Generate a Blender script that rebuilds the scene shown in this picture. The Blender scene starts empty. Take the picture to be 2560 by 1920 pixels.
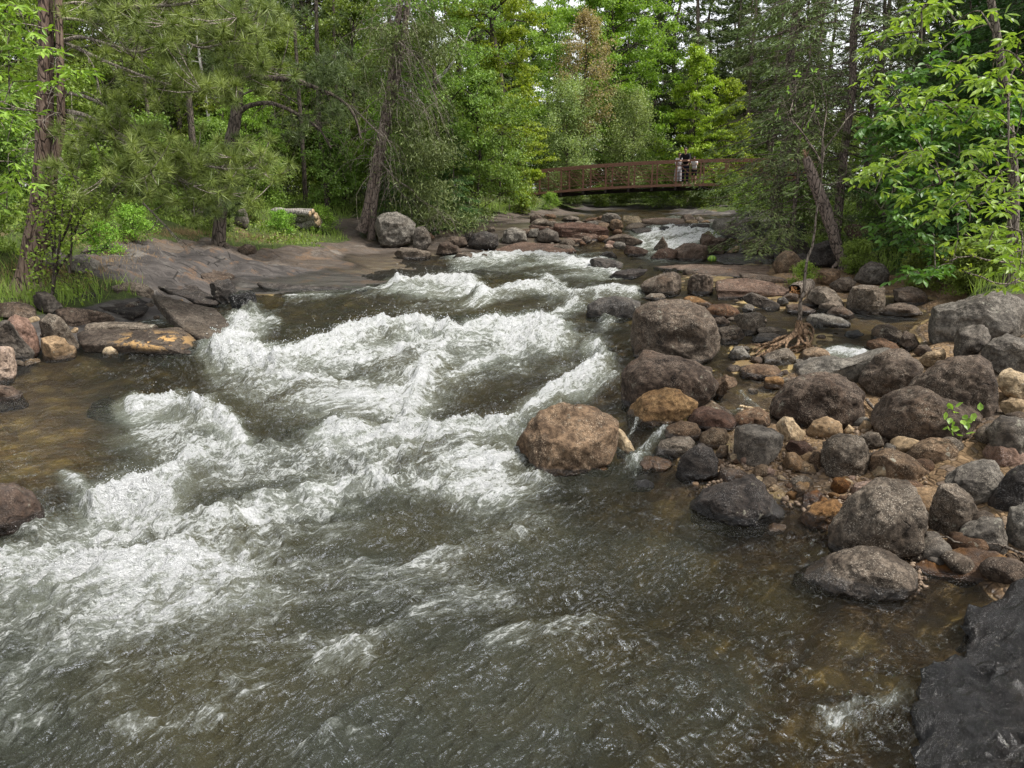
import bpy, bmesh, math, random
import numpy as np
from mathutils import Vector
R = np.random.default_rng(7)
random.seed(3)
sc = bpy.context.scene
COL = sc.collection
FPX, CX, CY, CH = 1580.0, 1106.0, 829.5, 2.4
PT = math.radians(14.2)
K = 2212/2560.0

# ------------------------------------------------------------------ helpers
def tag(o, label=None, cat=None, group=None, kind=None):
    if label: o['label'] = label
    if cat: o['category'] = cat
    if group: o['group'] = group
    if kind: o['kind'] = kind
    return o

def empty(name, loc=(0, 0, 0), rz=0):
    o = bpy.data.objects.new(name, None)
    COL.objects.link(o); o.location = loc; o.rotation_euler = (0, 0, rz)
    o.empty_display_size = .2
    return o

def mkmesh(name, V, Fs, mat=None, smooth=True, attrs=None):
    """V (N,3); Fs list of (M,k) index arrays"""
    me = bpy.data.meshes.new(name)
    V = np.asarray(V, dtype=np.float32)
    me.vertices.add(len(V)); me.vertices.foreach_set('co', V.ravel())
    Fs = [np.asarray(f, dtype=np.int32) for f in Fs if len(f)]
    nl = sum(f.size for f in Fs); nf = sum(len(f) for f in Fs)
    me.loops.add(nl); me.loops.foreach_set('vertex_index', np.concatenate([f.ravel() for f in Fs]))
    tot = np.concatenate([np.full(len(f), f.shape[1], np.int32) for f in Fs])
    st = np.concatenate([[0], np.cumsum(tot)[:-1]]).astype(np.int32)
    me.polygons.add(nf); me.polygons.foreach_set('loop_start', st)
    me.polygons.foreach_set('loop_total', tot)
    me.polygons.foreach_set('use_smooth', np.full(nf, smooth, bool))
    if attrs:
        for k, a in attrs.items():
            at = me.attributes.new(k, 'FLOAT', 'POINT')
            at.data.foreach_set('value', np.asarray(a, np.float32))
    if mat:
        for m in (mat if isinstance(mat, (list, tuple)) else [mat]): me.materials.append(m)
    me.update(calc_edges=True); me.validate()
    return me

def link(name, me, parent=None, loc=None):
    o = bpy.data.objects.new(name, me); COL.objects.link(o)
    if parent: o.parent = parent
    if loc is not None: o.location = loc
    return o

def copy_tree(root, loc, rz=0, s=1.0, label=None, group=None):
    r = root.copy(); COL.objects.link(r)
    r.location = loc; r.rotation_euler = (0, 0, rz); r.scale = (s, s, s) if not isinstance(s, tuple) else s
    if label: r['label'] = label
    if group: r['group'] = group
    for ch in list(root.children):
        c = ch.copy(); COL.objects.link(c); c.parent = r
        for g in ch.children:
            d = g.copy(); COL.objects.link(d); d.parent = c
    return r

# noise -------------------------------------------------------------------
_perm = np.random.default_rng(1).permutation(4096).astype(np.int64)
_val = np.random.default_rng(2).uniform(-1, 1, 4096)
def vn(P, seed=0):
    P = np.asarray(P, float)
    I = np.floor(P).astype(np.int64); F = P-I
    F = F*F*F*(F*(F*6-15)+10)
    def h(a, b, c):
        return _val[(_perm[(_perm[(_perm[(a+seed*17) & 4095]+b) & 4095]+c) & 4095])]
    x, y, z = I[:, 0], I[:, 1], I[:, 2]
    fx, fy, fz = F[:, 0], F[:, 1], F[:, 2]
    def L(a, b, t): return a+(b-a)*t
    a = L(L(h(x, y, z), h(x+1, y, z), fx), L(h(x, y+1, z), h(x+1, y+1, z), fx), fy)
    b = L(L(h(x, y, z+1), h(x+1, y, z+1), fx), L(h(x, y+1, z+1), h(x+1, y+1, z+1), fx), fy)
    return L(a, b, fz)
def fbm(P, oct=4, seed=0, gain=.5, lac=2.03):
    s = 0; a = 1; t = 0
    for i in range(oct):
        s = s+a*vn(P, seed+i); t += a; a *= gain; P = P*lac+3.7
    return s/t
def ridge(P, oct=3, seed=0):
    s = 0; a = 1; t = 0
    for i in range(oct):
        s = s+a*(1-2*np.abs(vn(P, seed+i))); t += a; a *= .5; P = P*2.1+5.1
    return s/t
def sstep(a, b, x):
    t = np.clip((x-a)/(b-a), 0, 1); return t*t*(3-2*t)

# camera maths -------------------------------------------------------------
cp, sp = math.cos(PT), math.sin(PT)
def ray(px, py):
    u = (px-CX)/FPX; v = (CY-py)/FPX
    return np.array([u, cp+v*sp, -sp+v*cp])
def proj(x, y, z):
    z = z-CH
    dep = y*cp-z*sp; v = y*sp+z*cp
    dep = np.maximum(dep, .05)
    return CX+FPX*x/dep, CY-FPX*v/dep
WY = np.array([-5, 5.0, 7.5, 9, 11, 14, 18, 22.8, 23.6, 25.0, 26, 40, 60, 200])
WZ = np.array([0, 0.0, .17, .34, .50, .62, .75, .85, .95, 1.42, 1.5, 1.72, 2.0, 2.2])
def W(y): return np.interp(y, WY, WZ)

def solve(px, py, hfun):
    """first hit of the pixel ray with height function"""
    d = ray(px, py); y = np.geomspace(.8, 160, 3000); t = y/d[1]
    x = t*d[0]; z = CH+t*d[2]
    g = z-hfun(x, y)
    k = np.argmax(g < 0)
    if g[k] >= 0: k = len(y)-1
    return np.array([x[k], y[k], z[k]])

# terrain control points: (px,py,h above water)  or ('a',px,dist,z)
CP = [
 # river bed
 (1100,1650,-.42),(700,1650,-.45),(300,1650,-.45),(0,1650,-.5),(1500,1640,-.32),(1800,1640,-.17),(1900,1500,-.11),(1880,1360,-.07),(1960,1330,-.06),
 (2050,1300,-.05),(1650,1400,-.24),(1400,1300,-.32),(1100,1300,-.42),(700,1250,-.45),(300,1200,-.45),(0,1200,-.4),(1500,1180,-.22),(1720,1210,-.10),(1300,1100,-.28),
 (1600,1120,-.12),(1400,1030,-.12),(900,1050,-.4),(600,950,-.4),(300,950,-.25),(80,1080,-.07),(0,1100,-.03),(100,950,-.16),(40,870,-.07),(200,840,-.2),(400,820,-.25),
 (700,800,-.35),(1000,850,-.3),(1000,740,-.35),(1200,800,-.25),(700,700,-.25),(900,660,-.25),(1150,640,-.25),(1300,720,-.2),(1350,860,-.15),(1440,940,-.08),
 (1100,580,-.2),(950,575,-.15),(1250,560,-.2),(1350,600,-.15),(620,700,-.2),(560,760,-.25),(860,590,.0),(860,572,.02),(900,560,.005),(780,612,.012),(710,622,.012),(900,575,-.02),
 (2100,1640,.02),(2200,1500,.08),(2050,1450,-.02),(2200,1350,.03),(2000,1400,-.06),
 # right bar
 (1600,1040,.02),(1720,1050,.03),(1850,1080,.06),(1500,990,.01),(1640,1000,.07),(1780,980,.09),(1950,1000,.14),(2100,1000,.22),(2200,900,.42),(2200,1080,.25),
 (1900,1160,.05),(2050,1180,.08),(2200,1220,.10),(1800,1150,-.03),(1980,1260,0.0),(1700,940,.05),(1560,920,.02),(1480,880,.0),
 (1600,860,-.04),(1560,840,-.03),(1500,810,.0),(1640,800,.0),(1760,820,.05),(1900,850,.12),(2050,880,.25),(1830,770,-.05),(1900,745,-.02),(1760,740,0),
 (1850,710,-.08),(1950,690,-.1),(1800,690,-.06),(1650,690,-.01),(1560,690,-.01),(2100,760,.25),(2200,760,.5),(1960,660,-.05),(2050,650,.15),(2200,620,.7),
 (1700,650,.02),(1900,620,.08),(2000,600,.15),(1450,620,0),(1550,600,.01),(1650,570,.02),(1400,650,-.06),(1500,640,-.03),(1560,575,-.02),(1450,575,-.03),(1700,540,.06),
 (1800,580,.2),(1900,540,.5),(2050,560,.5),(2150,590,.6),(1780,520,.35),(1650,510,.1),(1560,520,-.02),
 (1440,520,-.12),(1480,505,-.1),(1400,495,-.1),(1330,500,-.02),(1250,500,.04),(1200,530,.0),(1100,520,.03),
 # left bank
 (0,790,.03),(130,785,-.02),(300,790,-.12),(430,790,-.2),(60,700,.2),(0,650,.4),(60,640,.34),(150,640,.30),(200,700,.05),(330,720,-.05),(450,700,-.06),(520,660,-.06),
 (330,640,.14),(560,625,.0),(480,610,.06),(650,612,.03),(750,605,.02),(820,600,.0),(600,575,.14),(500,580,.22),(400,575,.35),(450,545,.5),(700,570,.10),(820,560,.03),
 (300,540,.72),(250,590,.5),(200,560,.75),(600,530,.38),(750,535,.18),(850,540,.08),(900,548,.02),(960,535,.05),(120,560,.75),
 ('a',500,21,1.75),('a',300,19,1.95),('a',600,24,1.75),('a',700,25,1.6),('a',850,25,1.35),('a',500,26,2.3),('a',650,30,2.4),('a',0,13,1.6),('a',0,20,2.3),('a',-300,12,1.6),
 ('a',200,17,1.9),('a',900,30,1.9),('a',980,33,1.9),('a',1080,36,2.1),('a',1130,41,2.5),('a',300,40,3.0),('a',900,45,3.0),('a',-300,40,3.2),('a',-400,6,.8),('a',-700,3,.6),('a',-600,20,2.4),
 ('a',1200,33,1.55),('a',1300,33,1.5),('a',1450,33,1.4),('a',1250,40,1.62),('a',1400,41,1.6),('a',1500,42,1.85),('a',1600,38,2.0),('a',1200,48,2.0),('a',1400,48,2.1),('a',1550,48,2.3),
 ('a',1650,30,1.7),('a',1750,24,1.6),('a',1850,22,1.6),('a',1950,20,1.7),('a',2100,17,1.8),('a',2250,14,1.7),('a',2400,9,1.2),('a',2500,6,.8),('a',2700,4,.7),('a',2700,20,2.2),('a',2200,30,2.2),
 ('a',1900,34,2.1),('a',1750,40,2.5),('a',2000,50,2.8),('a',1300,70,2.6),('a',500,80,3.5),('a',2000,90,3.5),('a',1106,150,4),('a',-500,100,4),('a',2700,100,4),
]
_cx, _cy, _ch = [], [], []
for c in CP:
    if c[0] == 'a':
        _, px, d, z = c
        _cx.append((px-CX)/FPX*d); _cy.append(d); _ch.append(z-float(W(d)))
    else:
        px, py, h = c
        p = solve(px, py, lambda x, y: W(y)+h)
        _cx.append(p[0]); _cy.append(p[1]); _ch.append(h)
_cx, _cy, _ch = map(np.array, (_cx, _cy, _ch))
def _warp(x, y):
    yy = np.maximum(y, .5)+.0
    return x/(yy+.5)*3.0, np.log(yy+.5)*3.0
_wa, _wb = _warp(_cx, _cy)
def terr_raw(x, y):
    x = np.atleast_1d(np.asarray(x, float)); y = np.atleast_1d(np.asarray(y, float))
    out = np.empty(len(x))
    for i in range(0, len(x), 20000):
        a, b = _warp(x[i:i+20000], y[i:i+20000])
        d2 = (a[:, None]-_wa)**2+(b[:, None]-_wb)**2+.0012
        w = d2**-2.0
        out[i:i+20000] = (w*_ch).sum(1)/w.sum(1)
    return out+W(y)
# cache terrain on a warped grid for quick lookups
_GY = np.geomspace(.6, 200, 500); _GU = np.linspace(-2.2, 2.2, 420)
_gu, _gy = np.meshgrid(_GU, _GY)
_GX = _gu*(_gy+.8)
_GZ = terr_raw(_GX.ravel(), _gy.ravel()).reshape(_GX.shape)
def terr(x, y):
    x = np.asarray(x, float); y = np.clip(np.asarray(y, float), .61, 199)
    u = np.clip(x/(y+.8), -2.19, 2.19)
    fi = np.log(y/.6)/np.log(200/.6)*499; fj = (u+2.2)/4.4*419
    i = np.clip(fi.astype(int), 0, 498); j = np.clip(fj.astype(int), 0, 418)
    a = fi-i; b = fj-j
    return (_GZ[i, j]*(1-a)*(1-b)+_GZ[i+1, j]*a*(1-b)+_GZ[i, j+1]*(1-a)*b+_GZ[i+1, j+1]*a*b)
def gnd(x, y): return np.maximum(terr(x, y), W(y))
def tz(x, y): return float(terr(np.array([x]), np.array([y]))[0])
def at(px, d):
    x = (px-CX)/FPX*d
    return np.array([x, d, tz(x, d)])

# materials ---------------------------------------------------------------
class NT:
    def __init__(s, name):
        s.m = bpy.data.materials.new(name); s.m.use_nodes = True
        s.t = s.m.node_tree; s.t.nodes.clear()
        s.out = s.t.nodes.new('ShaderNodeOutputMaterial')
    def n(s, typ, **kw):
        nd = s.t.nodes.new(typ)
        for k, v in kw.items():
            if k in nd.inputs.keys() if isinstance(k, str) else False: s.set(nd.inputs[k], v)
            else:
                setattr(nd, k, v)
        return nd
    def set(s, inp, v):
        if isinstance(v, bpy.types.NodeSocket): s.t.links.new(v, inp)
        elif isinstance(v, (tuple, list)) and len(v) == 3 and inp.type == 'RGBA': inp.default_value = (*v, 1)
        else: inp.default_value = v
    def attr(s, name): return s.n('ShaderNodeAttribute', attribute_name=name).outputs['Fac']
    def pos(s): return s.n('ShaderNodeNewGeometry').outputs['Position']
    def obj(s): return s.n('ShaderNodeTexCoord').outputs['Object']
    def orand(s): return s.n('ShaderNodeObjectInfo').outputs['Random']
    def noise(s, vec, scale=5, detail=4, rough=.5, dist=0, dim='3D', w=None):
        nd = s.n('ShaderNodeTexNoise'); nd.noise_dimensions = dim
        s.set(nd.inputs['Vector'], vec); s.set(nd.inputs['Scale'], scale); s.set(nd.inputs['Detail'], detail)
        s.set(nd.inputs['Roughness'], rough); s.set(nd.inputs['Distortion'], dist)
        if w is not None: s.set(nd.inputs['W'], w)
        return nd.outputs['Fac']
    def vor(s, vec, scale=5, feature='F1', rnd=1):
        nd = s.n('ShaderNodeTexVoronoi', feature=feature); s.set(nd.inputs['Vector'], vec); s.set(nd.inputs['Scale'], scale)
        s.set(nd.inputs['Randomness'], rnd)
        return nd.outputs['Distance']
    def math(s, op, a, b=None, c=None, clamp=False):
        nd = s.n('ShaderNodeMath', operation=op); nd.use_clamp = clamp
        s.set(nd.inputs[0], a)
        if b is not None: s.set(nd.inputs[1], b)
        if c is not None: s.set(nd.inputs[2], c)
        return nd.outputs[0]
    def ramp(s, f, a, b, lo=0, hi=1, smooth=True):
        nd = s.n('ShaderNodeMapRange'); nd.interpolation_type = 'SMOOTHSTEP' if smooth else 'LINEAR'
        s.set(nd.inputs[0], f); s.set(nd.inputs[1], a); s.set(nd.inputs[2], b); s.set(nd.inputs[3], lo); s.set(nd.inputs[4], hi)
        return nd.outputs[0]
    def mix(s, f, a, b, mode='MIX'):
        nd = s.n('ShaderNodeMix', data_type='RGBA', blend_type=mode); nd.clamp_factor = True
        s.set(nd.inputs[0], f); s.set(nd.inputs[6], a); s.set(nd.inputs[7], b)
        return nd.outputs[2]
    def hsv(s, c, h=.5, sat=1, v=1):
        nd = s.n('ShaderNodeHueSaturation'); s.set(nd.inputs['Color'], c); s.set(nd.inputs['Hue'], h); s.set(nd.inputs['Saturation'], sat); s.set(nd.inputs['Value'], v)
        return nd.outputs[0]
    def map(s, vec, loc=(0, 0, 0), rot=(0, 0, 0), sc_=(1, 1, 1)):
        nd = s.n('ShaderNodeMapping'); s.set(nd.inputs[0], vec); nd.inputs[1].default_value = loc; nd.inputs[2].default_value = rot; nd.inputs[3].default_value = sc_
        return nd.outputs[0]
    def bump(s, h, strength=.5, dist=.02, normal=None):
        nd = s.n('ShaderNodeBump'); s.set(nd.inputs['Height'], h); s.set(nd.inputs['Strength'], strength); s.set(nd.inputs['Distance'], dist)
        if normal is not None: s.set(nd.inputs['Normal'], normal)
        return nd.outputs[0]
    def pbr(s, col, rough=.8, normal=None, spec=.3, **kw):
        nd = s.n('ShaderNodeBsdfPrincipled'); s.set(nd.inputs['Base Color'], col); s.set(nd.inputs['Roughness'], rough)
        s.set(nd.inputs['Specular IOR Level'], spec)
        if normal is not None: s.set(nd.inputs['Normal'], normal)
        for k, v in kw.items(): s.set(nd.inputs[k], v)
        return nd.outputs[0]
    def done(s, sh):
        s.t.links.new(sh, s.out.inputs['Surface']); return s.m
    def mixsh(s, f, a, b):
        nd = s.n('ShaderNodeMixShader'); s.set(nd.inputs[0], f); s.t.links.new(a, nd.inputs[1]); s.t.links.new(b, nd.inputs[2]); return nd.outputs[0]

def rock_mat(name, c1, c2, c3, speck=(.42, .37, .31), spk=.5, rough=.85, wetall=0.0, patch=None, bd=.03):
    """c1/c2 mottled body, c3 low-frequency stain, pale mineral specks, darker when wet"""
    t = NT(name); P = t.pos()
    n1 = t.noise(P, 3.2, 6, .62, .4); n2 = t.noise(P, 22, 5, .7); n3 = t.noise(P, 1.3, 3, .5, 1.0)
    n4 = t.noise(P, 95, 4, .8)
    col = t.mix(t.ramp(n1, .36, .64), c1, c2)
    col = t.mix(t.ramp(n3, .5, .72, 0, .75), col, c3)
    col = t.mix(t.ramp(n2, .38, .62, .75, 0), col, (c1[0]*.35, c1[1]*.35, c1[2]*.36))
    sp_ = t.math('MULTIPLY', t.ramp(n4, .54, .62), t.ramp(t.noise(P, 6, 3), .38, .58))
    col = t.mix(t.math('MULTIPLY', sp_, spk), col, speck)
    # lichen blotches
    li = t.math('MULTIPLY', t.ramp(t.noise(P, 14, 5, .65), .6, .66), t.ramp(t.noise(P, 2.1, 2), .5, .62))
    col = t.mix(t.math('MULTIPLY', li, .6), col, (.30, .29, .24))
    if patch:
        mk = t.ramp(t.noise(P, 4.5, 5, .65), .5, .56); col = t.mix(t.math('MULTIPLY', mk, t.attr('patch')), col, patch)
    # fine seams
    cr = t.n('ShaderNodeTexVoronoi', feature='DISTANCE_TO_EDGE')
    wv = t.n('ShaderNodeVectorMath', operation='ADD'); t.set(wv.inputs[0], P)
    nz = t.n('ShaderNodeTexNoise'); t.set(nz.inputs['Vector'], P); t.set(nz.inputs['Scale'], 3.0); t.set(nz.inputs['Detail'], 4)
    vs = t.n('ShaderNodeVectorMath', operation='SCALE'); t.set(vs.inputs[0], nz.outputs['Color']); t.set(vs.inputs['Scale'], .9)
    t.set(wv.inputs[1], vs.outputs[0])
    t.set(cr.inputs['Vector'], wv.outputs[0]); t.set(cr.inputs['Scale'], 1.1)
    crk = t.ramp(cr.outputs['Distance'], 0, .012, 1, 0)
    crk = t.math('MULTIPLY', crk, t.ramp(t.noise(P, 2.3, 3), .56, .66))
    col = t.mix(t.math('MULTIPLY', crk, .7), col, (.012, .011, .01))
    val = t.math('MULTIPLY_ADD', t.orand(), .6, .75)
    col = t.hsv(col, t.math('MULTIPLY_ADD', t.orand(), .02, .49), t.math('MULTIPLY_ADD', t.orand(), -.3, 1.35), val)
    wet = t.math('MAXIMUM', t.attr('wet'), wetall)
    wet = t.ramp(t.math('ADD', wet, t.math('MULTIPLY_ADD', n1, .5, -.25)), .35, .65)
    col = t.mix(wet, col, t.mix(1.0, col, (.33, .31, .29), 'MULTIPLY'))
    h = t.math('ADD', t.math('MULTIPLY', n2, .6), t.math('MULTIPLY', n4, .4))
    h = t.math('ADD', h, t.math('MULTIPLY', n1, 1.2)); h = t.math('SUBTRACT', h, t.math('MULTIPLY', crk, .7))
    if wetall > .7: h = t.math('ADD', h, t.math('MULTIPLY', t.noise(P, 6, 5, .62, 1.2), 1.8))
    b = t.bump(h, .9, bd)
    ro = t.mix(wet, (rough,)*3, (.15,)*3)
    sh = t.pbr(col, ro, b, t.math('MULTIPLY_ADD', wet, .5, .2))
    return t.done(sh)

M = {}
M['dark'] = rock_mat('rock_dark', (.048, .037, .029), (.145, .117, .094), (.095, .066, .046), spk=.6)
M['grey'] = rock_mat('rock_grey', (.075, .066, .057), (.185, .168, .146), (.10, .08, .062), spk=.5)
M['brown'] = rock_mat('rock_brown', (.082, .055, .038), (.205, .140, .096), (.062, .044, .032), (.52, .42, .32), .5)
M['orange'] = rock_mat('rock_orange', (.115, .065, .035), (.23, .140, .078), (.06, .034, .02), (.5, .36, .2), .3)
M['tan'] = rock_mat('rock_tan', (.24, .18, .12), (.42, .32, .22), (.16, .11, .07), (.6, .52, .42), .4)
M['pink'] = rock_mat('rock_pink', (.20, .14, .11), (.35, .26, .21), (.13, .095, .075), (.6, .5, .45), .6)
M['black'] = rock_mat('rock_black', (.025, .022, .020), (.068, .058, .050), (.06, .05, .043), (.3, .29, .28), .45, wetall=0.25)
M['slab'] = rock_mat('rock_slab_patched', (.048, .039, .032), (.105, .088, .073), (.11, .09, .07), (.4, .36, .3), .5, patch=(.52, .38, .22))
M['wetblack'] = rock_mat('rock_wetblack', (.022, .021, .022), (.060, .058, .060), (.060, .044, .032), (.3, .3, .3), .3, wetall=.8, bd=.06)
M['wetorange'] = rock_mat('rock_wetorange', (.16, .095, .05), (.07, .055, .045), (.36, .24, .12), (.5, .4, .3), .2, wetall=.42)
M['redbrown'] = rock_mat('rock_redbrown', (.075, .050, .038), (.15, .105, .082), (.055, .04, .032), (.5, .42, .36), .4)

def leaf_mat(name, c1, c2, trans=.35, rough=.5, vr=.5):
    t = NT(name); r = t.attr('rnd')
    c = t.mix(r, c1, c2)
    c = t.hsv(c, t.math('MULTIPLY_ADD', t.orand(), .035, .4825), 1, t.math('MULTIPLY_ADD', t.orand(), vr, 1-vr/2))
    a = t.pbr(c, rough, None, .35)
    tr = t.n('ShaderNodeBsdfTranslucent'); t.set(tr.inputs[0], t.mix(1.0, c, (1.15, 1.2, .55), 'MULTIPLY'))
    return t.done(t.mixsh(trans, a, tr.outputs[0]))
M['lf_mid'] = leaf_mat('leaf_mid', (.12, .18, .032), (.24, .32, .055))
M['lf_maple'] = leaf_mat('leaf_maple', (.20, .32, .028), (.38, .50, .055))
M['lf_bright'] = leaf_mat('leaf_bright', (.15, .26, .032), (.28, .42, .06))
M['lf_birch'] = leaf_mat('leaf_birch', (.11, .185, .036), (.24, .34, .07))
M['lf_olive'] = leaf_mat('leaf_olive', (.19, .25, .085), (.38, .43, .19))
M['lf_tan'] = leaf_mat('leaf_tan', (.34, .28, .14), (.52, .43, .25))
M['lf_fore'] = leaf_mat('leaf_fore', (.14, .27, .035), (.29, .45, .075), .4, .42, .2)
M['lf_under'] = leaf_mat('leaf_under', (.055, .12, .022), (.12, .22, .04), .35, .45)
M['nd_dark'] = leaf_mat('needle_dark', (.048, .070, .020), (.095, .125, .035), .15)
M['nd_hem'] = leaf_mat('needle_hemlock', (.035, .09, .022), (.075, .16, .035), .2)
M['nd_spruce'] = leaf_mat('needle_spruce', (.085, .120, .034), (.17, .215, .065), .15)
M['nd_pine'] = leaf_mat('needle_pine', (.10, .145, .03), (.25, .31, .08), .2, .4)
M['gr'] = leaf_mat('grass_leaf', (.11, .19, .025), (.25, .33, .07), .3, .6)
M['gr_dry'] = leaf_mat('grass_dry', (.26, .18, .09), (.42, .32, .17), .2, .7)

def bark_mat(name, c1, c2, c3, sc_=9):
    t = NT(name); P = t.map(t.obj(), sc_=(1, 1, .28))
    v = t.n('ShaderNodeTexVoronoi', feature='DISTANCE_TO_EDGE'); t.set(v.inputs['Scale'], sc_*1.4)
    ad = t.n('ShaderNodeVectorMath', operation='ADD'); t.set(ad.inputs[0], P)
    nz = t.n('ShaderNodeTexNoise'); t.set(nz.inputs['Vector'], P); t.set(nz.inputs['Scale'], 8.0)
    s_ = t.n('ShaderNodeVectorMath', operation='SCALE'); t.set(s_.inputs[0], nz.outputs['Color']); t.set(s_.inputs['Scale'], .15)
    t.set(ad.inputs[1], s_.outputs[0]); t.set(v.inputs['Vector'], ad.outputs[0])
    n1 = t.noise(P, sc_*3, 5, .7)
    e = t.ramp(v.outputs['Distance'], 0, .12)
    c = t.mix(t.ramp(n1, .35, .65), c1, c2); c = t.mix(t.math('SUBTRACT', 1, e), c, c3)
    h = t.math('ADD', e, t.math('MULTIPLY', n1, .5))
    return t.done(t.pbr(c, .9, t.bump(h, .8, .02), .15))
M['bk_pine'] = bark_mat('bark_pine', (.13, .088, .066), (.22, .16, .125), (.035, .025, .02))
M['bk_spruce'] = bark_mat('bark_spruce', (.15, .115, .095), (.24, .19, .16), (.05, .04, .035), 12)
M['bk_dark'] = bark_mat('bark_dark', (.075, .06, .048), (.12, .098, .08), (.03, .025, .02))
M['bk_birch'] = bark_mat('bark_birch', (.50, .48, .43), (.66, .63, .58), (.2, .18, .16), 5)
M['bk_dead'] = bark_mat('bark_dead', (.13, .105, .085), (.23, .195, .16), (.06, .048, .038), 16)
M['bk_twig'] = bark_mat('bark_twig', (.22, .185, .15), (.34, .30, .25), (.10, .08, .06), 16)
M['bk_root'] = bark_mat('bark_root', (.16, .10, .06), (.28, .185, .115), (.06, .04, .025), 14)
M['wood_grey'] = bark_mat('wood_grey', (.27, .24, .21), (.42, .39, .35), (.09, .08, .07), 14)

def flat(name, c, rough=.6, spec=.4, metal=0, var=.25, sc_=30):
    t = NT(name); n = t.noise(t.obj(), sc_, 4)
    col = t.hsv(c, .5, 1, t.math('MULTIPLY_ADD', n, var*2, 1-var))
    return t.done(t.pbr(col, rough, None, spec, Metallic=metal))
# ------------------------------------------------------------------ rocks
_ico = {}
def ico(n):
    if n not in _ico:
        bm = bmesh.new(); bmesh.ops.create_icosphere(bm, subdivisions=n, radius=1)
        V = np.array([v.co[:] for v in bm.verts]); F = np.array([[v.index for v in f.verts] for f in bm.faces])
        bm.free(); _ico[n] = (V, F)
    return _ico[n]

def poly_radius(pts, c, th):
    """radius of polygon seen from c at angles th (y up)"""
    P = pts-c; Q = np.roll(P, -1, 0)
    out = np.full(len(th), 1e-3)
    dx, dy = np.cos(th), np.sin(th)
    for p, q in zip(P, Q):
        e = q-p; den = dx*e[1]-dy*e[0]
        den = np.where(np.abs(den) < 1e-9, 1e-9, den)
        t = (p[0]*e[1]-p[1]*e[0])/den
        s = (p[0]*dy-p[1]*dx)/den
        ok = (s >= 0) & (s <= 1) & (t > 0)
        out = np.where(ok & (t > out), t, out)
    return out

TF = {  # zoom windows used while tracing: (x0,y0,scale) in 2560-px photo space
 '4': (1400, 480, 1.907), '5': (1200, 900, 1.6265), '6': (0, 480, 2.0109), 'B': (1300, 330, 3.95), 'L': (0, 700, 3.6867),
 'R': (1950, 1000, 3.318), '2': (850, 0, 2.369), '3': (1700, 0, 2.073), 'W': (680, 600, 2.404), 'F': (0, 900, 1.626), 'S': (1300, 1300, 1.7556),
 '1': (0, 0, 1.728), 'T': (1840, 500, 4.1475), 'V': (2160, 380, 4.365), '0': (0, 0, K)}
def tf(w, p):
    x0, y0, s = TF[w]
    return ((x0+p[0]/s)*K, (y0+p[1]/s)*K)

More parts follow.
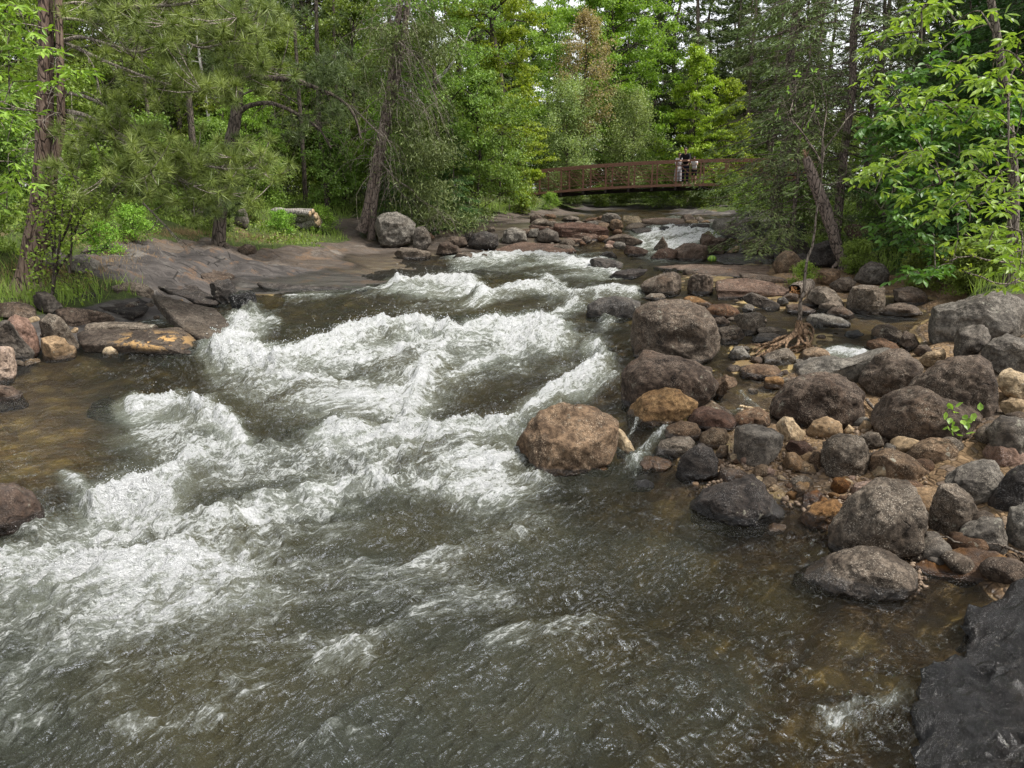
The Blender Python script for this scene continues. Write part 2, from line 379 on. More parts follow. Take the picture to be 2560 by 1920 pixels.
def rock(w, pts, mat, label, D=.8, blk=.75, fac=0, seed=None, by=None, sub=5, amp=.085, name='boulder', group=None, lift=0, patch=None, wetx=0, cat='boulder', zoff=0):
    pp = np.array([tf(w, p) for p in pts])
    seed = seed if seed is not None else int(abs(pp.sum()*7)) % 9973
    rg = np.random.default_rng(seed)
    ymax = pp[:, 1].max(); bpy_ = tf(w, (0, by))[1] if by is not None else ymax
    xc = (pp[:, 0].min()+pp[:, 0].max())/2
    g = solve(xc, bpy_, lambda x, y: gnd(x, y)+zoff)
    r0 = math.hypot(g[0], g[1]); phi = math.atan2(g[0], g[1]); a = np.array([math.sin(phi), math.cos(phi)]); rt = np.array([math.cos(phi), -math.sin(phi)])
    dirv = ray(xc, bpy_)
    wpx = (pp[:, 0].max()-pp[:, 0].min())/2
    halfw = wpx/FPX*g[1]*1.0
    Dp = halfw*D
    rc = r0+Dp*.7
    # project outline to the plane through the centre, normal to the azimuth
    uv = []
    for px, py in pp:
        d = ray(px, py); t = rc/(d[0]*a[0]+d[1]*a[1])
        X, Y, Z = d[0]*t, d[1]*t, CH+d[2]*t
        uv.append(((X*rt[0]+Y*rt[1]), Z))
    uv = np.array(uv)
    # deepen the underside a little so the rock is bedded
    zmn, zmx = uv[:, 1].min(), uv[:, 1].max(); mid = zmn+.4*(zmx-zmn)
    lo = uv[:, 1] < mid; uv[lo, 1] -= (mid-uv[lo, 1])*.12
    c = np.array([(uv[:, 0].min()+uv[:, 0].max())/2, (uv[:, 1].min()+uv[:, 1].max())/2])
    V, F = ico(sub)
    th = np.arctan2(V[:, 2], V[:, 0]); rho = np.hypot(V[:, 0], V[:, 2])
    tt = np.linspace(-math.pi, math.pi, 721)
    rr = poly_radius(uv, c, tt); kk = np.array([.06, .24, .4, .24, .06]) if fac == 0 else np.array([0, .1, .8, .1, 0])
    ext = np.concatenate([rr[-9:-1], rr, rr[1:9]])
    for _ in range(3 if fac == 0 else 1): ext = np.convolve(ext, kk, 'same')
    rr = ext[8:-8]
    rp = np.interp(th, tt, rr)
    b = blk
    g_ = np.clip(rho, 1e-6, 1)**b; wdep = np.sign(V[:, 1])*np.abs(V[:, 1])**b*Dp
    P = np.stack([rp*np.cos(th)*g_, wdep, rp*np.sin(th)*g_], 1)
    size = min(halfw, (zmx-zmn)/2+.001)
    S = np.array([max(halfw, .01), max(Dp, .01), max((zmx-zmn)/2, .01)])
    for i in range(fac+5 if fac else 6):
        m = rg.normal(size=3); m[1] = -abs(m[1])*.8; m[2] = m[2]*.5+abs(m[2])*.5; m /= np.linalg.norm(m)
        q = P/S; dd = q@m; off = dd.max()*(rg.uniform(.62, .85) if fac else rg.uniform(.86, .97))
        ex = np.maximum(dd-off, 0)
        P = P-(ex[:, None]*m)*S*.92
    n = V/np.linalg.norm(V, axis=1)[:, None]
    so = rg.uniform(0, 50, 3)
    big = fbm(P/size*.9+so, 2, 3); mdn = fbm(P/size*2.6+so, 4, 5); rdg = ridge(P/size*1.6+so, 3, 9)
    disp = size*(amp*1.7*big+amp*1.5*mdn+amp*.9*(rdg-.3)*(1.1 if fac else .8))
    P = P+n*disp[:, None]*np.array([.6, 1, .75])
    fine = fbm(P*16+so, 3, 12); P = P+n*(fine*min(.012, size*.05))[:, None]
    # world
    wx = c[0]*rt[0]+rc*a[0]; wy = c[0]*rt[1]+rc*a[1]
    bz = c[1]+P[:, 2].min()+lift
    X = P[:, 0]*rt[0]+P[:, 1]*a[0]; Y = P[:, 0]*rt[1]+P[:, 1]*a[1]; Z = P[:, 2]-P[:, 2].min()
    hz = Z+bz-W(Y+wy)
    wet = np.clip(1-(hz-.03)/.10, 0, 1)*.9*(terr(X+wx, Y+wy) < W(Y+wy)+.05)+wetx
    at_ = {'wet': np.clip(wet, 0, 1)}
    if patch:
        pc = np.array(tf(w, patch[:2])); ppx, ppy = proj(X+wx, Y+wy, Z+bz)
        at_['patch'] = np.clip(1.4-np.hypot((ppx-pc[0])/(patch[2]*K/TF[w][2]*1.0), (ppy-pc[1])/(patch[3]*K/TF[w][2])), 0, 1)
    me = mkmesh(name, np.stack([X, Y, Z], 1), [F], M[mat], True, at_)
    o = link(name, me, None, (wx, wy, bz))
    tag(o, label, cat, group)
    return o


def slab(w, pts, hs, thick, mat, label, wetx=0, patch=None, name='flat_rock', cuts=5, seed=1, noise=.012, tilt=(0, 0), cat='flat rock'):
    """flat-topped stone: top outline traced, each corner with its own height above the water"""
    rg = np.random.default_rng(seed); n = len(pts)
    T_ = []
    for p, h in zip(pts, hs):
        px, py = tf(w, p); T_.append(solve(px, py, lambda x, y: W(y)+h))
    T_ = np.array(T_); c = T_.mean(0)
    B = T_.copy(); B[:, 2] -= thick; B[:, :2] = c[:2]+(B[:, :2]-c[:2])*.93
    # keep the underside following the top so the slab is of even thickness
    bm = bmesh.new(); ins = c+(T_-c)*.955; ins[:, 2] += .0; edge = T_.copy(); edge[:, 2] -= thick*.16
    rings = []
    for Rg in (ins, edge, B): rings.append([bm.verts.new(v-c) for v in Rg])
    bm.faces.new(rings[0])
    for a, b in zip(rings[:-1], rings[1:]):
        for i in range(n): bm.faces.new([a[i], b[i], b[(i+1) % n], a[(i+1) % n]])
    bm.faces.new(rings[-1][::-1])
    bmesh.ops.recalc_face_normals(bm, faces=bm.faces)
    bmesh.ops.triangulate(bm, faces=bm.faces)
    L0 = max(e.calc_length() for e in bm.edges); tgt = max(.035, L0/45)
    for _ in range(8):
        es = [e for e in bm.edges if e.calc_length() > tgt]
        if not es: break
        bmesh.ops.subdivide_edges(bm, edges=es, cuts=1, use_grid_fill=False); bmesh.ops.triangulate(bm, faces=[f for f in bm.faces if len(f.verts) > 3])
        if len(bm.verts) > 20000: break
    bm.normal_update()
    V = np.array([v.co[:] for v in bm.verts]); Nn = np.array([v.normal[:] for v in bm.verts]); F = np.array([[v.index for v in f.verts] for f in bm.faces]); bm.free()
    so = rg.uniform(0, 40, 3); side = 1-np.abs(Nn[:, 2])
    d = noise*1.2*fbm(V*2.2+so, 4, 3)+noise*.8*fbm(V*9+so, 3, 5)+side*noise*2.2*(ridge(V*np.array([2, 2, 9])+so, 3, 7)-.3)
    st = vn(V*np.array([1.1, 2.8, 1])+so, 9)*3; fr = st-np.floor(st); d += (1-side)*noise*1.1*(sstep(0, .1, fr)-fr)
    V = V+Nn*d[:, None]; V[:, :2] += (side*.02)[:, None]*np.stack([fbm(V*3+so, 2, 11), fbm(V*3+so, 2, 12)], 1)
    Wd = V+c; hz = Wd[:, 2]-W(Wd[:, 1]); wet = np.clip(1-(hz-.01)/.06, 0, 1)*.8+wetx
    at_ = {'wet': np.clip(wet, 0, 1)}
    if patch:
        pc = np.array(tf(w, patch[:2])); ppx, ppy = proj(*Wd.T); at_['patch'] = np.clip(1.4-np.hypot((ppx-pc[0])/(patch[2]*K/TF[w][2]), (ppy-pc[1])/(patch[3]*K/TF[w][2])), 0, 1)
    z0 = V[:, 2].min(); V[:, 2] -= z0
    o = link(name, mkmesh(name, V, [F], M[mat], True, at_), None, (c[0], c[1], c[2]+z0)); tag(o, label, cat); return o
RT = [
# window, outline, material, label, options
('4',[(318,700),(335,620),(360,555),(420,528),(520,520),(620,525),(690,550),(735,610),(760,690),(752,740),(700,815),(640,800),(560,790),(480,785),(400,785),(345,765)],'dark','largest rounded dark boulder standing at the edge of the rapids',dict(D=.85,sub=6)),
('4',[(268,940),(285,890),(330,820),(400,775),(480,775),(560,790),(650,810),(720,860),(765,920),(745,960),(690,1000),(600,1030),(450,1050),(330,1055),(300,1045),(275,1010)],'dark','wide dark grey boulder just in front of the largest rounded boulder',dict(D=.7,sub=6)),
('4',[(305,1080),(320,1030),(400,970),(500,938),(570,950),(610,980),(655,1010),(645,1040),(600,1070),(540,1100),(520,1112),(420,1120),(330,1108)],'orange','wet orange brown boulder at the foot of the wide dark grey boulder',dict(D=.7,sub=6,fac=2)),
('4',[(115,580),(130,540),(180,510),(250,500),(330,505),(385,530),(390,570),(360,600),(300,612),(200,615),(130,605)],'black','low wet dark rock left of and behind the largest rounded boulder',dict(D=.7)),
('4',[(385,450),(400,420),(480,385),(550,378),(600,420),(612,470),(600,495),(500,495),(400,480)],'dark','blocky dark rock at the left end of the stone ledge',dict(fac=4)),
('4',[(600,430),(620,400),(680,390),(720,395),(745,430),(742,485),(660,495),(605,488)],'dark','squarish rock wedged in the middle of the stone ledge',dict(fac=3)),
('4',[(230,405),(270,378),(340,366),(420,368),(400,395),(350,414),(250,420)],'black','flat wet dark rock lying in the white water above the ledge',dict(D=.6,fac=2)),
('4',[(115,330),(180,312),(260,320),(310,345),(290,365),(200,387),(140,387),(150,350)],'black','jagged wet black rock with water pouring past it',dict(fac=4)),
('4',[(190,302),(215,283),(250,285),(285,320),(200,322)],'black','small dark rock tucked behind the jagged wet black rock',dict(fac=2)),
('4',[(290,292),(315,255),(370,262),(430,280),(400,306),(330,308)],'redbrown','angular brown rock left of the pointed rock below the falls',dict(fac=4)),
('4',[(435,278),(490,212),(520,258),(500,284)],'dark','pointed triangular rock standing below the falls',dict(fac=3,blk=.9)),
('4',[(410,328),(470,275),(520,265),(560,280),(550,322),(500,330)],'redbrown','sloping brown rock directly in front of the pointed rock',dict(fac=4)),
('4',[(540,280),(580,235),(640,245),(700,258),(703,326),(600,330),(512,327),(530,300)],'redbrown','large blocky brown rock below the falls beside the green ball',dict(fac=5)),
('B',[(790,1100),(840,1050),(900,1010),(1050,1010),(1200,1070),(1222,1090),(1100,1122),(940,1135),(800,1142)],'dark','domed dark rock left of the falls with a white trickle beside it',dict(fac=3)),
('4',[(712,170),(730,130),(800,122),(900,128),(1005,145),(1012,182),(960,218),(860,228),(720,218)],'grey','broad flat topped grey outcrop right of the falls',dict(fac=4,D=.7)),
('4',[(645,235),(665,200),(710,185),(740,215),(830,225),(832,260),(780,292),(700,300),(660,282)],'dark','dark rounded rock leaning against the front of the grey outcrop',dict(fac=3)),
('4',[(785,292),(830,260),(862,255),(852,284)],'tan','small pale wedge stone beside the grey outcrop',dict(fac=3,sub=4)),
('4',[(858,238),(960,215),(1002,232),(962,264),(870,270)],'dark','thin dark slab in front of the grey outcrop on its right side',dict(fac=3)),
('4',[(862,275),(930,262),(1010,268),(1040,290),(1000,300),(880,298)],'dark','low flat rock right of the small pale wedge stone',dict(fac=2)),
('4',[(1035,275),(1045,235),(1080,222),(1140,222),(1180,240),(1200,300),(1150,312),(1060,292)],'grey','smooth rounded grey boulder behind the thin bare stem',dict(D=.7)),
('4',[(1012,352),(1030,310),(1070,280),(1110,280),(1140,310),(1170,340),(1160,378),(1100,387),(1030,382)],'brown','rounded brown boulder left of the leaning broken trunk',dict()),
('4',[(1220,402),(1240,375),(1300,362),(1340,375),(1337,412),(1290,442),(1230,447)],'brown','brown boulder sheltered under the roots of the leaning broken trunk',dict()),
('4',[(1283,442),(1330,410),(1380,405),(1412,432),(1390,474),(1320,482)],'dark','smooth sloping rock right below the base of the leaning broken trunk',dict()),
('4',[(1363,560),(1370,500),(1400,440),(1450,425),(1520,425),(1572,460),(1577,490),(1552,557),(1530,580),(1450,585)],'dark','big angular rock with an undercut base at the head of the calm pool',dict(fac=5,sub=6)),
('4',[(1570,470),(1620,440),(1700,460),(1752,490),(1762,532),(1700,545),(1600,545)],'dark','dark rock in the shade right of the big angular rock',dict(fac=3)),
('4',[(1522,578),(1560,540),(1620,530),(1700,545),(1732,582),(1680,594),(1560,592)],'dark','low rounded rock touching the water at the far end of the calm pool',dict()),
('4',[(1175,510),(1200,440),(1260,450),(1340,490),(1372,525),(1365,570),(1270,545)],'dark','flat sloping rock between the thin stem and the big angular rock',dict(fac=2)),
('4',[(1143,542),(1165,510),(1200,490),(1250,480),(1272,502),(1240,545),(1200,555)],'dark','tilted dark rock immediately right of the thin stem',dict(fac=3)),
('4',[(1222,572),(1240,530),(1290,515),(1340,530),(1362,562),(1300,578)],'dark','rounded dark rock in front of the flat sloping rock',dict()),
('4',[(1258,585),(1300,550),(1350,545),(1400,580),(1407,602),(1330,605)],'dark','low domed rock in front of the big angular rock',dict()),
('4',[(1168,612),(1190,585),(1250,582),(1340,600),(1392,630),(1380,645),(1250,643),(1180,638)],'grey','long low speckled rock at the pool edge right of the thin stem',dict(D=.5)),
('4',[(1062,568),(1080,540),(1130,535),(1180,550),(1222,567),(1200,585),(1100,582)],'dark','small low rock just left of the thin stem',dict()),
('4',[(855,480),(900,475),(970,500),(1062,540),(1063,570),(990,563),(900,533),(860,512)],'grey','long beam shaped rock sloping down towards the thin stem',dict(fac=4,D=.4)),
('4',[(583,512),(600,492),(650,500),(690,520),(732,532),(700,548),(640,543)],'orange','small orange stones row behind the largest rounded boulder',dict(sub=4,fac=2)),
('4',[(398,506),(430,482),(490,485),(512,512),(450,524)],'dark','flat dark stone behind the low wet dark rock',dict(sub=4)),
('4',[(678,572),(720,540),(800,535),(850,560),(864,592),(800,608),(730,604)],'brown','smooth pinkish tan slab right behind the largest rounded boulder',dict(D=.6)),
('4',[(717,645),(740,600),(780,592),(812,622),(790,654)],'dark','small dark rock touching the right shoulder of the largest rounded boulder',dict()),
('4',[(743,705),(760,655),(820,640),(870,650),(887,692),(850,724),(770,730)],'dark','rounded dark rock right of the largest rounded boulder',dict(fac=2)),
('4',[(813,602),(850,585),(940,575),(997,602),(965,627),(992,642),(950,672),(880,684),(850,644)],'dark','stepped flat rock left of the driftwood root plate',dict(fac=3,D=.6)),
('4',[(940,650),(1000,640),(1080,655),(1090,690),(1000,700),(950,690)],'dark','flat dark rock directly behind the driftwood roots',dict(D=.5)),
('4',[(908,702),(950,675),(1020,675),(1062,692),(1030,718),(930,718)],'grey','small smooth grey rock beside the tips of the driftwood roots',dict()),
('4',[(798,782),(830,740),(870,735),(912,784),(870,804),(820,800)],'grey','small grey rock in the side channel below the driftwood roots',dict()),
('4',[(928,804),(980,775),(1090,745),(1127,792),(1100,824),(1000,826),(950,822)],'dark','flat sided rock lying under the driftwood roots',dict(fac=4)),
('4',[(1123,804),(1160,755),(1220,742),(1270,755),(1302,792),(1200,810)],'brown','brown domed rock right of the driftwood roots',dict()),
('4',[(1063,905),(1100,830),(1160,800),(1300,795),(1400,805),(1480,770),(1560,745),(1622,760),(1500,870),(1450,920),(1200,920)],'grey','very broad flat grey rock behind the smooth oval boulders',dict(D=.5,fac=2,sub=6)),
('4',[(1003,1032),(1020,980),(1070,920),(1140,880),(1240,868),(1330,880),(1400,930),(1450,970),(1472,1030),(1442,1087),(1390,1112),(1300,1112),(1200,1112),(1090,1095),(1020,1065)],'dark','big smooth brown grey boulder in the middle of the right bank stones',dict(sub=6,D=.75)),
('4',[(1430,900),(1450,850),(1500,790),(1570,755),(1640,760),(1700,800),(1752,852),(1720,900),(1640,960),(1560,985),(1480,975)],'dark','tall rounded boulder with pale lichen behind the two big oval boulders',dict(sub=6)),
('4',[(1640,960),(1720,880),(1800,820),(1900,790),(1990,785),(2050,830),(2087,900),(2097,990),(2082,1090),(2010,1110),(1900,1120),(1720,1100)],'dark','huge dark boulder leaning behind the oval boulder with the green sprig',dict(sub=6,D=.6)),
('5',[(1590,250),(1600,200),(1650,150),(1720,122),(1800,115),(1900,140),(2000,190),(2042,240),(2012,290),(1950,327),(1850,325),(1720,347),(1640,312)],'dark','big oval dark boulder with a green sprig growing in front of it',dict(sub=6,D=.75)),
('4',[(1690,672),(1720,610),(1790,550),(1900,500),(2000,485),(2130,482),(2212,520),(2260,600),(2240,680),(2150,700),(1990,700),(1880,722),(1760,716),(1697,700)],'grey','huge whale backed boulder at the right edge above the calm pool',dict(sub=6,D=.6,fac=2)),
('4',[(1458,682),(1500,640),(1570,632),(1630,670),(1652,712),(1560,724),(1470,704)],'dark','ribbed rock at the lip of the small cascade on the right',dict(fac=3)),
('4',[(1458,764),(1465,710),(1530,698),(1600,725),(1622,747),(1560,770),(1470,780)],'brown','rough brown rock beside the foot of the small cascade',dict()),
('4',[(1618,724),(1640,660),(1690,680),(1717,727),(1660,764)],'dark','dark upright rock right of the small cascade rocks',dict(fac=2)),
('4',[(1683,764),(1710,730),(1750,728),(1777,762),(1730,786)],'dark','small round dark stone in front of the whale backed boulder',dict(sub=4)),
('4',[(1838,725),(1880,640),(1950,622),(2050,650),(2062,692),(2000,765),(1900,800),(1840,775)],'grey','angular grey rock standing in front of the whale backed boulder',dict(fac=5)),
('4',[(1988,775),(2050,700),(2130,675),(2212,680),(2262,760),(2210,868),(2100,860),(2000,800)],'grey','large grey slab leaning at the right edge below the whale backed boulder',dict(fac=4,sub=6)),
('4',[(2078,905),(2100,860),(2150,845),(2212,870),(2242,930),(2200,995),(2120,965)],'tan','greenish tan rounded rock at the right edge behind the huge dark boulder',dict()),
('4',[(1698,805),(1750,770),(1840,745),(1852,792),(1780,838)],'tan','tan flat rock between the tall lichen boulder and the angular grey rock',dict(fac=2)),
('4',[(848,872),(860,835),(940,825),(1030,835),(1072,872),(1040,890),(940,895)],'brown','low brown rock in the side channel behind the big smooth boulder',dict()),
('4',[(966,928),(975,885),(1030,880),(1077,892),(1067,934),(1000,944)],'orange','small orange stone partly under the big smooth boulder',dict(sub=4)),
('4',[(738,880),(800,870),(842,890),(852,918),(790,930),(800,945),(750,995),(715,970)],'brown','splintered tan brown stone at the right end of the wide dark grey boulder',dict(fac=3)),
('4',[(1348,688),(1365,665),(1420,660),(1457,682),(1400,694)],'wetblack','small wet black stone poking out of the calm pool',dict(sub=4)),
('4',[(618,1054),(640,1010),(720,1005),(790,1035),(832,1062),(700,1070)],'brown','tan brown cobble behind the purplish cobble in the side channel',dict()),
('4',[(603,1094),(640,1040),(700,1028),(780,1050),(842,1092),(840,1124),(720,1140),(620,1116)],'redbrown','purplish dark cobble at the mouth of the side channel',dict()),
('4',[(808,1084),(870,1045),(940,1032),(1000,1060),(1004,1112),(900,1120),(830,1105)],'brown','brown cobble lying under the bleached driftwood stick',dict()),
('5',[(120,440),(140,370),(190,270),(240,215),(330,190),(420,195),(500,225),(560,270),(555,350),(525,400),(480,420),(400,432),(300,450),(220,470),(140,465)],'brown','big brown wedge shaped boulder standing alone in the stream',dict(sub=6,fac=3,D=.75)),
('5',[(552,275),(580,290),(610,330),(632,367),(612,387),(560,397),(548,350)],'tan','pale tan stone pressed against the right side of the brown wedge boulder',dict(by=398)),
('5',[(423,442),(440,415),(500,425),(545,447),(520,468),(440,464)],'orange','small red brown stone in the water before the brown wedge boulder',dict(sub=4,wetx=.3)),
('5',[(606,447),(640,405),(720,402),(782,420),(760,442),(680,448),(625,455)],'orange','flat brown stone in shallow water left of the two toned dark stone',dict(wetx=.4)),
('5',[(792,462),(800,420),(840,370),(890,345),(940,360),(970,410),(964,462),(900,483),(830,490)],'black','two toned stone with a wet black lower half at the water edge',dict()),
('5',[(698,382),(730,335),(790,318),(850,320),(882,345),(840,378),(800,398),(720,398)],'dark','dark cobble half in shallow water behind the two toned stone',dict()),
('5',[(722,334),(760,275),(820,255),(880,265),(900,295),(880,327),(800,328)],'brown','domed tan cobble behind the dark cobble in the shallows',dict(by=330)),
('5',[(878,354),(900,300),(950,278),(1000,285),(1012,322),(990,354),(930,366)],'brown','cracked tan cobble left of the square speckled stone',dict()),
('5',[(998,302),(1040,275),(1110,272),(1190,285),(1234,320),(1232,370),(1180,413),(1100,435),(1030,423),(1003,372)],'grey','square speckled tan grey stone at the centre of the cobble bar',dict(fac=2)),
('5',[(956,384),(975,350),(1012,345),(1008,397),(970,404)],'brown','small brown stone squeezed between the two toned and speckled stones',dict(sub=4)),
('5',[(1193,274),(1230,230),(1272,240),(1312,290),(1332,302),(1300,333),(1230,328)],'tan','knobbly pale tan stone behind the square speckled stone',dict(fac=2)),
('5',[(1322,294),(1350,255),(1410,235),(1460,255),(1484,292),(1440,314),(1350,314)],'tan','smooth domed tan stone left of the big oval boulder',dict()),
('5',[(1383,402),(1390,340),(1440,312),(1500,305),(1560,330),(1597,390),(1582,442),(1560,478),(1500,493),(1420,463)],'dark','dark cracked boulder in the middle of the cobble bar',dict(fac=2,sub=6)),
('5',[(1562,455),(1590,390),(1640,370),(1700,380),(1780,420),(1832,462),(1802,504),(1700,505),(1600,495)],'brown','sloping brown grey rock right of the dark cracked boulder',dict(fac=1)),
('5',[(1718,388),(1760,345),(1830,325),(1910,335),(1947,372),(1920,414),(1840,424),(1770,414)],'brown','smooth tan brown rock below the big oval boulder',dict()),
('5',[(1538,314),(1580,292),(1620,300),(1643,342),(1610,364),(1560,349)],'dark','small dark grey stone left of the big oval boulder base',dict()),
('5',[(1633,368),(1650,340),(1690,345),(1702,378),(1650,384)],'grey','small flat grey stone under the edge of the big oval boulder',dict(sub=4)),
('5',[(1415,695),(1440,630),(1490,570),(1560,510),(1640,485),(1720,490),(1780,540),(1817,620),(1822,690),(1780,755),(1730,765),(1707,808),(1640,790),(1560,785),(1490,780),(1430,735)],'dark','large ridged dark boulder with orange stained edge by the near water',dict(fac=3,sub=6)),
('5',[(1823,642),(1840,560),(1870,510),(1930,492),(1980,510),(2007,570),(2022,622),(1990,675),(1920,704),(1840,720)],'dark','upright dark boulder with rusty flecks right of the large ridged boulder',dict(sub=6,fac=1)),
('5',[(1262,888),(1300,860),(1400,825),(1460,795),(1540,778),(1620,785),(1700,820),(1760,860),(1790,892),(1782,932),(1700,948),(1600,944),(1450,920),(1330,912)],'dark','low half submerged dark boulder nearest the camera on the right',dict(sub=6,D=.6,wetx=.12)),
('5',[(845,602),(900,560),(1000,520),(1120,487),(1160,520),(1200,580),(1254,657),(1150,684),(1000,676),(850,645)],'black','angular wet rock with a flat sloping top in the shallows',dict(fac=5,sub=6,blk=.6,wetx=.15)),
('5',[(1293,644),(1340,600),(1410,575),(1460,575),(1482,602),(1440,655),(1390,694),(1330,669)],'orange','wet orange brown rock left of the large ridged boulder',dict(fac=3,wetx=.3)),
('5',[(1250,545),(1290,500),(1340,495),(1352,532),(1310,574),(1260,565)],'orange','wet glossy brown stone at the water edge, left of a matching one',dict(fac=2,wetx=.4)),
('5',[(1286,594),(1310,550),(1370,530),(1412,562),(1380,594),(1310,609)],'orange','wet glossy brown stone in front of the pink streaked rubble',dict(fac=3,wetx=.4)),
('5',[(1423,518),(1440,480),(1480,478),(1512,502),(1490,533),(1440,543)],'orange','dry orange cobble below the dark cracked boulder',dict(sub=4)),
('5',[(1498,545),(1520,510),(1560,500),(1642,490),(1602,533),(1540,564)],'pink','pale pink streaked stone behind the large ridged boulder',dict(fac=3)),
('5',[(1888,485),(1950,440),(2040,415),(2110,415),(2152,450),(2110,524),(2090,590),(2020,590),(1990,530),(1930,505)],'grey','pale patched grey rock right of the upright dark boulder',dict(fac=3,sub=6)),
('5',[(2068,573),(2110,500),(2180,430),(2212,420),(2262,480),(2250,610),(2150,625),(2090,604)],'black','black sharp edged rock at the right edge of the photograph',dict(fac=4)),
('5',[(2118,643),(2140,600),(2212,588),(2282,620),(2284,760),(2212,780),(2140,744),(2123,694)],'grey','blocky grey rock at the right edge above the wet black slab',dict(fac=4)),
('5',[(1930,745),(1960,680),(2050,645),(2122,640),(2150,740),(2160,785),(2000,778)],'grey','smooth grey slab sloping between the upright boulder and the right edge',dict(D=.7)),
('5',[(2055,275),(2120,230),(2212,240),(2262,320),(2240,415),(2150,385),(2080,330)],'grey','grey rock with a rough top at the right edge behind the flat stones',dict()),
('5',[(2020,405),(2060,350),(2140,330),(2212,340),(2252,400),(2200,435),(2080,420)],'pink','pinkish brown flat rock between the grey rock and the pale patched rock',dict(fac=2)),
('5',[(2105,175),(2150,150),(2212,165),(2242,220),(2150,245)],'tan','pale rock directly below the greenish tan rounded rock',dict(fac=2)),
('5',[(1236,363),(1260,330),(1330,335),(1362,372),(1300,394)],'redbrown','reddish stone in the cluster right of the square speckled stone',dict(sub=4,fac=1)),
('5',[(1222,424),(1240,380),(1290,380),(1332,432),(1300,456)],'tan','cream coloured stone right of the square speckled stone',dict(sub=4,fac=1)),
('5',[(1287,444),(1320,415),(1360,430),(1373,468),(1310,470)],'tan','small tan stone below the cream coloured stone',dict(sub=4)),
('5',[(1336,402),(1360,370),(1387,380),(1393,442),(1350,436)],'brown','narrow brown stone against the left side of the dark cracked boulder',dict(sub=4)),
('5',[(1146,458),(1170,438),(1202,450),(1192,482),(1155,480)],'pink','round pinkish pebble at the edge of the gravel',dict(sub=4)),
('5',[(960,474),(980,440),(1050,445),(1092,472),(1070,504),(980,504)],'brown','wet brown stone right of the two toned stone',dict(sub=4,fac=1,wetx=.3)),
('5',[(1476,292),(1500,262),(1524,284),(1500,300)],'tan','tiny pale stone right of the smooth domed tan stone',dict(sub=3)),
('5',[(1530,284),(1560,245),(1597,255),(1595,292)],'tan','tan stone behind the small dark grey stone left of the oval boulder',dict(sub=4)),
('5',[(1150,690),(1190,668),(1245,675),(1240,700),(1180,705)],'orange','small orange stone just under water before the angular wet rock',dict(sub=4,wetx=.3)),
('5',[(600,520),(630,495),(680,492),(715,512),(690,525),(620,528)],'wetblack','low wet stone awash below the flat brown stone',dict(sub=4)),
('5',[(1020,275),(1040,235),(1060,222),(1120,235),(1110,268),(1060,280)],'brown','brown stone in the row behind the square speckled stone',dict(sub=4)),
# left bank
('L',[(-80,700),(-40,620),(60,622),(130,638),(162,700),(180,830),(130,925),(0,965),(-90,920)],'pink','rounded pink tan block at the left edge of the photograph',dict(fac=2,sub=6)),
('L',[(-90,300),(0,275),(90,370),(200,520),(312,650),(312,722),(200,765),(100,740),(0,700),(-90,600)],'grey','grey slanting rock above the rounded pink tan block',dict(fac=4,sub=6,D=.6)),
('L',[(50,325),(150,318),(270,360),(350,480),(372,620),(330,720),(200,700),(100,500)],'pink','rough pink granite rock behind the grey slanting rock',dict(fac=2,by=740)),
('L',[(358,545),(480,520),(600,540),(640,600),(702,620),(717,702),(600,745),(400,760),(330,700)],'tan','cracked tan block at the water edge left of the long slab',dict(fac=4)),
('L',[(355,425),(380,370),(440,315),(520,330),(640,420),(722,520),(742,610),(650,630),(450,640),(360,560)],'dark','dark tilted block resting on the cracked tan block',dict(fac=4,by=720)),
('L',[(186,778),(280,730),(377,725),(372,758),(250,800)],'tan','small flat tan stone at the left waterline',dict(sub=4,fac=1)),
('L',[(270,150),(340,110),(420,105),(500,160),(572,240),(480,300),(400,290),(300,240)],'grey','grey green lichened rock at the foot of the big pine trunk',dict(fac=3,by=330)),
('L',[(-60,215),(0,215),(150,205),(280,225),(350,290),(382,345),(200,350),(0,330)],'dark','flat dark rock below the base of the big pine trunk',dict(fac=2,by=400)),
('L',[(936,665),(970,620),(1030,612),(1092,660),(1087,712),(950,712)],'tan','small round stone propping the long thick slab',dict(sub=4)),
('L',[(1935,40),(2000,0),(2150,0),(2220,60),(2190,190),(2050,235),(1950,140)],'black','lumpy black rock behind the big tilted slab',dict(fac=3,amp=.09)),
('6',[(1145,525),(1200,487),(1260,497),(1322,540),(1312,592),(1230,604),(1170,590)],'wetblack','shiny wet black rock at the head of the rapids',dict(fac=3)),
('L',[(-90,975),(0,972),(120,990),(200,1050),(262,1130),(250,1175),(0,1200),(-90,1190)],'redbrown','flat reddish rock barely above water at the left edge',dict(D=.8,wetx=.25,by=1150)),
('F',[(-60,500),(60,507),(150,560),(192,625),(165,690),(0,712),(-60,690)],'redbrown','brown rock at the left edge with water sliding over it',dict(wetx=.5)),
('F',[(340,190),(370,140),(440,120),(500,150),(520,200),(430,215)],'wetblack','submerged dark rock in the brown pool',dict(D=.8,zoff=-.12,lift=-.10)),
('6',[(1190,285),(1230,262),(1280,270),(1298,300),(1270,325),(1210,318)],'dark','lone round stone on the bedrock slope',dict(sub=4)),
# far left bank
('2',[(203,1340),(220,1290),(260,1262),(330,1258),(400,1280),(447,1330),(452,1385),(420,1435),(330,1470),(240,1455)],'grey','round grey boulder beside the base of the leaning spruce',dict(sub=6)),
('2',[(430,1400),(450,1350),(490,1340),(530,1375),(537,1440),(500,1485),(430,1475)],'grey','smaller grey boulder touching the round grey boulder',dict()),
('2',[(318,1505),(350,1465),(450,1475),(560,1500),(602,1522),(480,1540),(340,1530)],'dark','low slab in the water below the round grey boulder',dict(fac=3)),
